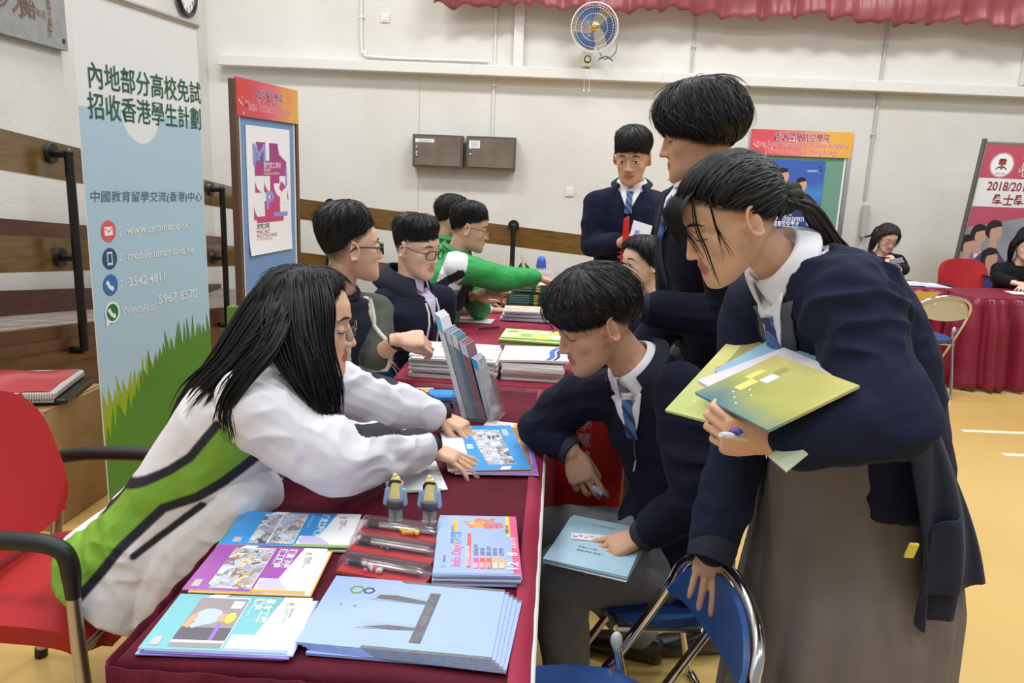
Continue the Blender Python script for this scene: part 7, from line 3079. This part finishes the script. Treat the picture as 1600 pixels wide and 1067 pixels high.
P.collar(SHIRT, N + ax * .010, ax, fw, r=.062, h=.04, wing=.05, gap=15, flare=.016)
P.collar(MATS['fleece_collar'], N - ax * .014, ax, fw, r=.077, h=.06, wing=.05, gap=40, flare=.02, name='fleece_collar', fall=.02, thick=.006, stay=True)
P.tie([P.on_chest(q, 0, .009) for q in (.97, .93, .89, .84, .80)], .019, .02, fw)
MB().use(MATS['zip_metal']).tube([P.on_chest(q, 0, .004) for q in (.80, .74, .68, .6, .5, .4)], .003, 6).build('zip', parent=P.root)
P.hair([(-180, 122), (-140, 122), (-110, 122), (-90, 120), (-70, 112), (-45, 98), (-20, 88), (0, 84), (20, 88), (45, 98), (70, 112), (90, 120), (110, 122), (140, 122), (180, 122)],
       [(0, .030), (.35, .036), (.7, .034), (.9, .022), (1, .010)], n=380, lock=.0075, swirl=lambda a: 25 * math.sin(R(a)), jit=8, seed=17, lift=.004, cap_noise=.1)

# --- boy standing in front of the back wall
f = upright(988, 247, 3.80, 252, 16, sc=1.03)
fw, rt = dirs(258)
N = at(987, 291, 3.86)
PEL = V((N.x + .01, N.y + .05, .96))
sR, sL = at(934, 318, 3.84), at(1036, 322, 3.92)
eR, wR = at(925, 382, 3.82), at(968, 379, 3.64)
eL, wL = at(1040, 392, 3.89), at(1010, 400, 3.69)
P = Person('person in navy fleece and blue tie standing alone before the back wall', (PEL.x, PEL.y))
t = Torso(PEL, N, rt, rt)
arms = [(sR, eR, wR), (sL, eL, wL)]
legs = [[PEL + rt * s * .09, PEL + rt * s * .10 + Zv * -.45, PEL + rt * s * .11 + Zv * -.87, fw] for s in (1, -1)]
P.body(f, t, arms, [dict(wr=wR, d=(.95, -.25, .08), b=(-.1, -1, .3), side=1, curl=(40, 45, 50, 55), thumb=(20, 20)), dict(wr=wL, d=(-.9, -.3, .1), b=(.2, -1, .2), side=-1, curl=(40, 45, 50, 55))], legs, skin=(206, 158, 130), voxel=.0045)
P.face('open', look=0)
P.jacket((27, 30, 52), arms, g=.018, vneck=(.83, .042, (236, 236, 240)), rs=(.068, .062, .048), t0=-.25, voxel=.0065, sm=6, amp=.005, scale=(6, 6, 9), seed=37)
trousers(P, legs, PEL, (60, 62, 72), waist=.11)
shoes(P, legs)
ax = (f(0, -.02, -.05) - N).normalized()
P.chest_patch('shirt_front', SHIRT, (1.0, .80), lambda u: .055 * (1 - u) + .003, out=.004, nt=8, nx=6)
P.collar(SHIRT, N + ax * .004, ax, fw, r=.060, h=.036, wing=.045, gap=15, flare=.016)
P.collar(MATS['fleece_collar'], N - ax * .014, ax, fw, r=.077, h=.045, wing=.05, gap=44, flare=.022, name='fleece_collar', fall=.02, thick=.006, stay=True)
P.tie([P.on_chest(q, 0, .009) for q in (.97, .93, .89, .84, .79)], .018, .019, fw)
MB().use(MATS['zip_metal']).tube([P.on_chest(q, 0, .004) for q in (.79, .74, .68, .6, .5)], .003, 6).build('zip', parent=P.root)
P.hair([(-180, 114), (-115, 104), (-98, 82), (-80, 80), (-60, 76), (-35, 70), (0, 68), (35, 70), (60, 76), (80, 80), (98, 82), (115, 104), (180, 114)], [(0, .034), (.5, .030), (.8, .014), (1, .005)], n=340, lock=.007, jit=6, seed=19, lift=.006, fade=16)
q = at(991, 362, 3.56)
o, pr = sheet('booklet', 'white booklet with violet shapes held by the boy before the back wall', 'booklet', q + V((-.03, 0, -.075)), V((.95, -.2, -.25)).normalized(), V((.2, .1, 1)).normalized(), .09, .13, .004)
pr.rect(PALEV, .2, .3, .45, .7)
pr.rect(VIOLET, .5, .1, .8, .6)
pr.build(o)
o = MB().use(REDBAG).prism([q + V((-.045, .03, -.16)), q + V((-.015, .03, -.16)), q + V((-.02, .04, .065)), q + V((-.04, .04, .05))], V((0, .05, 0))).build('paper_bag', smooth=False)
tag(o, 'red paper bag strap in the hand of the boy before the back wall', 'bag')

# --- small face between the standing and sitting boys
f = upright(1003, 412, 3.22, 205, 2, sc=.92)
fw, rt = dirs(205)
N = V((f.H.x + .03, f.H.y + .02, f.H.z - .145))
PEL = V((N.x + .09, N.y + .03, .55))
P = Person('dark-haired person sitting half hidden behind the sitting boy and the tall person', (PEL.x, PEL.y))
t = Torso(PEL, N, rt, rt, ws=.9, ds=.92)
arms = [(N - rt * .16 + Zv * -.07, N - rt * .19 + Zv * -.32, N - rt * .15 + fw * .2 + Zv * -.34), (N + rt * .16 + Zv * -.07, N + rt * .19 + Zv * -.32, N + rt * .15 + fw * .2 + Zv * -.34)]
legs = seated_legs(PEL, rt, fw, klen=.24)
P.body(f, t, arms, [dict(wr=arms[0][2], d=fw, b=(0, 0, 1), side=-1), dict(wr=arms[1][2], d=fw, b=(0, 0, 1), side=1)], legs, skin=(226, 190, 168), voxel=.006, girl=True)
P.face('open')
P.jacket(NAVY, arms, g=.016, t0=-.15, voxel=.007, sm=6, amp=.004, seed=41)
trousers(P, legs, PEL, (60, 60, 66))
shoes(P, legs)
P.hair([(-180, 140), (-100, 125), (-60, 78), (-35, 58), (0, 52), (35, 58), (60, 78), (100, 125), (180, 140)], [(0, .016), (.6, .02), (1, .02)], n=160, lock=.009, jit=8, seed=23)

# --- man in the cardigan
f = upright(548, 388, 2.66, 26, -2, sc=1.04)
fw, rt = dirs(-32)
N = at(530, 450, 2.68)
PEL = V((N.x - .06, N.y + .06, .56))
sL, eL, wL = at(588, 486, 2.82), at(590, 556, 2.66), at(622, 531, 2.58)
sR = N + rt * .2 + Zv * -.07
eR, wR = sR + V((-.02, .0, -.28)), sR + V((.14, .06, -.46))
P = Person('person in grey-green cardigan with white edging and black glasses, looking away', (PEL.x, PEL.y))
t = Torso(PEL, N, rt, rt, mid=(PEL + N) / 2 + V((-.02, 0, 0)), ws=1.04, ds=1.12)
arms = [(sR, eR, wR), (sL, eL, wL)]
legs = seated_legs(PEL, rt, fw)
P.body(f, t, arms, [dict(wr=wL, d=(.93, .15, .05), b=(-.05, -.55, .8), side=-1, curl=(58, 64, 66, 66), thumb=(22, 26)), dict(wr=wR, d=(1, 0, 0), b=(0, 0, 1), side=1, curl=(40, 45, 50, 50))], legs, skin=(222, 178, 152), voxel=.0042)
P.face('open')
P.glasses(RUBBER, .026, .017, .0028, 3.2)


def paint_card(Pc, C):
    nv = np.array(lin((34, 36, 50))[:3])
    wh = np.array(lin((214, 208, 194))[:3])
    tt = np.array([t.c(q) for q in np.linspace(0, 1, 30)])
    ff = np.array([t.axes(q)[1] for q in np.linspace(0, 1, 30)])
    ll = np.array([t.axes(q)[0] for q in np.linspace(0, 1, 30)])
    k = np.argmin(((Pc[:, None, :] - tt[None]) ** 2).sum(2), axis=1)
    rel = Pc - tt[k]
    x = (rel * ll[k]).sum(1)
    y = (rel * ff[k]).sum(1)
    u = k / 29
    wv = .03 + .055 * np.clip((u - .35) / .65, 0, 1) + .006 * np.sin(u * 40)
    d1, t1 = segdist(Pc, sL, eL)
    d2, _ = segdist(Pc, sR, eR)
    d3, _ = segdist(Pc, eL, wL)
    fr = (y > .05) & (u > .05) & ~((d1 < .072) & (t1 > .03)) & (d2 > .072) & (d3 > .065)
    C[fr & (np.abs(x) < wv)] = nv
    C[fr & (np.abs(np.abs(x) - wv) < .013)] = wh
    return C


P.jacket((82, 86, 78), arms, g=.016, rs=(.064, .058, .046), t0=-.12, cut=.14, voxel=.005, sm=6, amp=.004, scale=(6, 6, 10), seed=43, paintf=paint_card)
m = MB().use(mat('cream_edging', (216, 210, 196), .8))
for s in (-1, 1):
    m.tube([P.on_chest(q, s * (.03 + .055 * max(0, (q - .35) / .65)), .004) + V((0, 0, .006 * math.sin(q * 60))) for q in np.linspace(.96, .12, 26)], .008, 8)
m.build('cream_edging', parent=P.root)
trousers(P, legs, PEL, (40, 42, 52))
shoes(P, legs)
P.collar(mat('navy_tee', (36, 38, 54), .9), N, (f(0, -.02, -.05) - N).normalized(), fw, r=.064, h=.012, wing=.01, gap=2, flare=.008, name='tee_neckband', fall=.01)
m = MB().use(RUBBER)
u_, w_ = perp(wL - eL)
q = wL.lerp(eL, .06)
m.tube([q + (u_ * math.cos(2 * math.pi * k / 20) + w_ * math.sin(2 * math.pi * k / 20)) * .031 for k in range(20)], .005, 6, closed=True)
m.build('bracelet', parent=P.root)
P.hair([(-180, 112), (-140, 108), (-115, 98), (-98, 78), (-80, 70), (-60, 66), (-35, 54), (0, 50), (35, 54), (60, 66), (80, 70), (98, 78), (115, 98), (140, 108), (180, 112)], [(0, .040), (.35, .040), (.6, .026), (.8, .012), (1, .004)], n=320, lock=.006, swirl=lambda a: 30 * math.sin(R(a)), jit=3, seed=27, lift=.0, fade=34)

# --- man in the navy hoodie
f = upright(651, 388, 3.28, -30, 10, sc=1.05)
fw, rt = dirs(-20)
N = at(640, 442, 3.30)
PEL = V((N.x - .05, N.y + .05, .56))
sR, sL = at(606, 474, 3.22), at(690, 470, 3.46)
eR, wR = sR + V((-.02, .0, -.28)), sR + V((.12, -.06, -.42))
eL, wL = sL + V((-.02, .0, -.28)), sL + V((-.02, -.16, -.42))
P = Person('person in navy hoodie with white drawcords and glasses sitting at the second table', (PEL.x, PEL.y))
t = Torso(PEL, N, rt, rt, mid=(PEL + N) / 2 + V((-.015, .01, 0)), ws=1.04, ds=1.1)
arms = [(sR, eR, wR), (sL, eL, wL)]
legs = seated_legs(PEL, rt, fw)
P.body(f, t, arms, [dict(wr=wR, d=(.8, -.3, -.3), b=(0, -.4, 1), side=1, curl=(40, 45, 50, 50)), dict(wr=wL, d=(.2, -.9, -.3), b=(0, -.2, 1), side=-1, curl=(40, 45, 50, 50))], legs, skin=(226, 186, 162), voxel=.0045)
P.face('open')
P.glasses(RUBBER, .0245, .0175, .0021, 3.0)
P.jacket((28, 31, 48), arms, g=.022, vneck=(.76, .038, (196, 186, 208)), rs=(.070, .064, .050), t0=-.12, voxel=.006, sm=6, amp=.005, scale=(6, 6, 9), seed=47)
P.chest_patch('shirt_front', mat('lilac_shirt', (196, 186, 208), .8), (1.0, .72), lambda u: .05 * (1 - u) + .004, out=.004, nt=8, nx=6)
ax = (f(0, -.02, -.05) - N).normalized()
P.collar(MATS['lilac_shirt'], N + ax * .004, ax, fw, r=.063, h=.036, wing=.045, gap=16, flare=.014)
m = MB().use(mat('navy_hood', (28, 31, 48), .9, bump=(200, .2, .002)))


def hood(u, v):
    a = R(40 + 280 * u)
    e = fw * math.cos(a) - rt * math.sin(a)
    b = max(0, -math.cos(a))
    return N + e * (.075 + .055 * math.sin(v * 3.0) * (.4 + .8 * b) + .02 * v) + Zv * (.045 - .10 * v - .03 * math.cos(a)) - fw * .012


m.grid(hood, 30, 10, .008)
m.build('hood', parent=P.root, angle=0)
for s in (-1, 1):
    MB().use(PAPER).tube([P.on_chest(q, s * (.055 - .01 * (q - .5)), .006) for q in (.92, .84, .74, .64, .5 if s < 0 else .6)], .0045, 7).build('drawcord', parent=P.root)
MB().use(MATS['zip_metal']).tube([P.on_chest(q, 0, .004) for q in (.72, .62, .52, .4, .3)], .003, 6).build('zip', parent=P.root)
trousers(P, legs, PEL, (44, 46, 58))
shoes(P, legs)
P.hair([(-180, 112), (-140, 106), (-115, 94), (-98, 76), (-80, 72), (-60, 74), (-35, 62), (0, 58), (30, 64), (60, 70), (80, 70), (98, 76), (115, 94), (140, 106), (180, 112)], [(0, .024), (.4, .030), (.65, .026), (.8, .010), (1, .003)], n=300, lock=.006, swirl=-28, jit=3, seed=29, lift=.0, fade=34)

# --- man in the green jacket reaching over the far table
f = upright(733, 357, 3.96, 2, 10, sc=1.0)
fw, rt = dirs(6)
N = at(712, 398, 3.97)
PEL = V((N.x - .17, N.y + .02, .56))
sR, sL = at(718, 418, 3.82), N - rt * .18 + Zv * -.06
eR, wR = at(782, 436, 3.90), at(842, 434, 4.02)
eL, wL = sL + V((.14, -.02, -.24)), at(742, 462, 3.95)
P = Person('person in green and white jacket reaching an arm over the far table', (PEL.x, PEL.y))
t = Torso(PEL, N, rt, rt, mid=(PEL + N) / 2 + V((-.02, 0, .02)), ws=1.0, ds=1.1)
arms = [(sR, eR, wR), (sL, eL, wL)]
legs = seated_legs(PEL, rt, fw)
P.body(f, t, arms, [dict(wr=wR, d=(.95, .1, -.25), b=(.2, 0, 1), side=1, curl=(25, 30, 34, 36)), dict(wr=wL, d=(.8, -.2, .3), b=(-.2, -.6, .6), side=-1, curl=(40, 45, 50, 50))], legs, skin=(208, 164, 136), voxel=.005)
P.face('open')
P.glasses(RUBBER, .0235, .017, .0016, 2.4)


def paint_green(Pc, C):
    wh = np.array(lin((228, 230, 234))[:3])
    bk = np.array(lin((34, 36, 42))[:3])
    d1, t1 = segdist(Pc, sR, eR)
    d2, _ = segdist(Pc, eR, wR)
    slv = ((d1 < .085) & (t1 > .05)) | (d2 < .08)
    A_, B_ = at(706, 395, 3.85), at(668, 500, 3.85)
    # distance across the diagonal panel, seen along the hall
    n = np.array(((B_.z - A_.z), -(B_.x - A_.x)))
    n = n / np.linalg.norm(n)
    s_ = (Pc[:, [0, 2]] - np.array((A_.x, A_.z))) @ n
    C[(s_ < .02) & (s_ > -.40) & ~slv] = wh
    c_, d_ = at(700, 415, 3.82), at(668, 452, 3.82)
    strip, _ = segdist(Pc * np.array((1, 0, 1)), V((at(722, 425, 3.82).x, 0, at(722, 425, 3.82).z)), V((at(670, 455, 3.82).x, 0, at(670, 455, 3.82).z)))
    C[(strip < .022) & ~slv] = bk
    strip, _ = segdist(Pc * np.array((1, 0, 1)), V((at(735, 440, 3.82).x, 0, at(735, 440, 3.82).z)), V((at(715, 480, 3.82).x, 0, at(715, 480, 3.82).z)))
    C[(strip < .03) & ~slv] = bk
    grn = np.array(lin((52, 158, 82))[:3])
    low = (Pc[:, 2] < at(680, 450, 3.85).z) & ~slv & (strip > .03)
    C[low] = grn
    return C


P.jacket((52, 158, 82), arms, g=.020, rs=(.074, .066, .044), t0=-.12, m=NYLON, voxel=.006, sm=7, amp=.0055, scale=(6, 6, 11), seed=53, paintf=paint_green)
P.cuffs(arms, (30, 32, 36), r=.036, cut=.02, ln=.02)
ax = (f(0, -.02, -.05) - N).normalized()
P.collar(mat('green_collar_cloth', (44, 140, 72), .6), N - ax * .02, ax, fw, r=.074, h=.07, wing=.01, gap=26, flare=.012, name='jacket_collar', fall=.02, thick=.006, stay=True)
trousers(P, legs, PEL, (40, 42, 50))
shoes(P, legs)
P.hair([(-180, 112), (-140, 108), (-115, 98), (-98, 78), (-80, 72), (-60, 68), (-35, 60), (0, 58), (35, 60), (60, 68), (80, 72), (98, 78), (115, 98), (140, 108), (180, 112)], [(0, .026), (.5, .026), (.8, .012), (1, .004)], n=260, lock=.006, jit=7, seed=33, lift=.006, fade=22)

# --- person behind the green jacket
f = upright(708, 342, 4.50, 8, 8, sc=1.0)
fw, rt = dirs(8)
N = at(690, 380, 4.50)
PEL = V((N.x - .1, N.y + .03, .56))
P = Person('dark-haired person in green jacket sitting behind the one reaching out', (PEL.x, PEL.y))
t = Torso(PEL, N, rt, rt, ws=1.0, ds=1.05)
arms = [(N + rt * s * .19 + Zv * -.07, N + rt * s * .22 + Zv * -.33 + fw * .06, N + rt * s * .18 + fw * .28 + Zv * -.36) for s in (1, -1)]
legs = seated_legs(PEL, rt, fw, klen=.27)
P.body(f, t, arms, [dict(wr=arms[0][2], d=fw, b=(0, 0, 1), side=1), dict(wr=arms[1][2], d=fw, b=(0, 0, 1), side=-1)], legs, skin=(208, 164, 136), voxel=.006)
P.face('open')


def paint_green2(Pc, C):
    C[(Pc[:, 2] < N.z - .07)] = np.array(lin((228, 230, 234))[:3])
    return C


P.jacket((52, 158, 82), arms, g=.020, rs=(.074, .066, .044), t0=-.12, m=NYLON, voxel=.007, sm=6, amp=.005, seed=57, paintf=paint_green2)
P.collar(MATS['green_collar_cloth'], N - Zv * .02, (.1, 0, 1), fw, r=.076, h=.075, wing=.01, gap=26, flare=.014, name='jacket_collar', fall=.02, thick=.006, stay=True)
trousers(P, legs, PEL, (40, 42, 50))
shoes(P, legs)
P.hair(SHORT, [(0, .026), (.5, .026), (.8, .012), (1, .004)], n=220, lock=.006, jit=6, seed=35, lift=.004)

# --- woman with the phone
f = upright(1386, 372, 6.93, 276, 24, sc=1.0)
fw, rt = dirs(272)
N = V((f.H.x - .005, f.H.y + .055, f.H.z - .135))
PEL = V((N.x - .02, N.y + .12, .54))
ph = at(1401, 408, 6.62)
sR, sL = N + rt * .165 + Zv * -.07, N - rt * .165 + Zv * -.07
wR, wL = ph + V((-.085, .07, -.05)), ph + V((.045, .09, -.09))
eR, eL = V((sR.x - .03, sR.y - .08, .84)), V((sL.x + .02, sL.y - .08, .84))
P = Person('person with long dark hair and glasses looking down at a phone', (PEL.x, PEL.y))
t = Torso(PEL, N, rt, rt, ws=.92, ds=.95)
arms = [(sR, eR, wR), (sL, eL, wL)]
legs = seated_legs(PEL, rt, fw, klen=.36)
P.body(f, t, arms, [dict(wr=wR, d=(.7, -.4, .35), b=(-.5, -.5, .4), side=1, curl=(40, 45, 50, 55)), dict(wr=wL, d=(-.35, -.3, .85), b=(.6, -.6, 0), side=-1, curl=(40, 45, 50, 55))], legs, skin=(226, 186, 162), voxel=.005, girl=True)
P.face('down')
P.glasses(RUBBER, .024, .017, .0018, 2.6)


def paint_dress(Pc, C):
    C[np.abs(Pc[:, 0] - N.x) < .095] = np.array(lin((66, 40, 50))[:3])
    return C


P.jacket((30, 30, 40), arms, g=.014, rs=(.058, .052, .042), t0=-.12, cut=.13, voxel=.0065, sm=6, amp=.004, seed=61, paintf=paint_dress)
trousers(P, legs, PEL, (36, 36, 44))
shoes(P, legs)


def woman_hair(mb, W, Rd, f, rr):
    for s in (-1, 1):
        A_ = [f(s * .03, .02, .11), f(s * .085, .03, .05), f(s * .098, .02, -.03), f(s * .095, -.0, -.10), f(s * .10, .0, -.17)]
        B_ = [f(s * .02, -.04, .11), f(s * .09, -.05, .04), f(s * .095, -.07, -.04), f(s * .08, -.08, -.12), f(s * .085, -.07, -.19)]
        strands(mb, A_, B_, 90, .008, 71 + s, .010, trim=.25)


P.hair([(-180, 140), (-100, 118), (-60, 80), (-35, 60), (0, 50), (35, 60), (60, 80), (100, 118), (180, 140)], [(0, .014), (.6, .018), (1, .016)], n=120, lock=.008, jit=6, seed=39, m=HAIRB, extra=woman_hair)
t_ = thing('phone', 'dark phone held up by the woman with glasses', 'phone', ph)
MB().use(BLACK).box(ph, (.115, .009, .055), Matrix.Rotation(R(-12), 3, 'Y') @ Matrix.Rotation(R(-40), 3, 'X'), bev=.008).build('phone_body', parent=t_)
red_armchair('red padded chair hidden behind the woman with the phone', (PEL.x, PEL.y + .02, 0), R(-90))

# --- woman in black at the edge of the photograph
f = upright(1602, 386, 6.86, 262, 6, sc=1.0)
fw, rt = dirs(262)
N = V((f.H.x, f.H.y + .04, f.H.z - .14))
PEL = V((N.x + .02, N.y + .08, .54))
sR, sL = N + rt * .17 + Zv * -.07, N - rt * .17 + Zv * -.07
eR, wR = V((sR.x - .03, sR.y - .06, .80)), at(1585, 442, 6.55)
eL, wL = V((sL.x + .03, sL.y - .06, .80)), at(1612, 446, 6.52)
P = Person('person with long black hair in a black jacket at the farthest right table', (PEL.x, PEL.y))
t = Torso(PEL, N, rt, rt, ws=.95, ds=.95)
arms = [(sR, eR, wR), (sL, eL, wL)]
legs = seated_legs(PEL, rt, fw, klen=.36)
P.body(f, t, arms, [dict(wr=wR, d=(.8, -.4, -.1), b=(0, -.3, 1), side=1, curl=(25, 28, 30, 32)), dict(wr=wL, d=(-.8, -.4, -.1), b=(0, -.3, 1), side=-1, curl=(25, 28, 30, 32))], legs, skin=(226, 186, 162), voxel=.005, girl=True)
P.face('open')
P.jacket((26, 26, 30), arms, g=.016, rs=(.060, .054, .044), t0=-.12, voxel=.0065, sm=6, amp=.004, seed=67)
trousers(P, legs, PEL, (30, 30, 34))
shoes(P, legs)
P.hair([(-180, 140), (-100, 118), (-60, 80), (-35, 62), (0, 56), (35, 62), (60, 80), (100, 118), (180, 140)], [(0, .014), (.6, .02), (1, .018)], n=120, lock=.008, jit=6, seed=45, extra=woman_hair)

# chairs under the people sitting behind the tables
proto = bpy.data.objects['folding_chair.002']
for nm, (x, y, h) in {'the person in the grey-green cardigan': (-.66, 2.74, -32), 'the person in the navy hoodie': (-.52, 3.36, -20), 'the person in green reaching out': (-.44, 3.99, 6),
                      'the dark-haired person in green behind the one reaching out': (-.50, 4.53, 8), 'the half hidden dark-haired person': (.64, 3.26, 205), 'the person in the black jacket': (4.62, 6.98, 262)}.items():
    x, y = x - .12 * math.cos(R(h)), y - .12 * math.sin(R(h))
    dup(proto, (x, y, 0), R(h - 90), 'blue folding chair hidden under ' + nm)
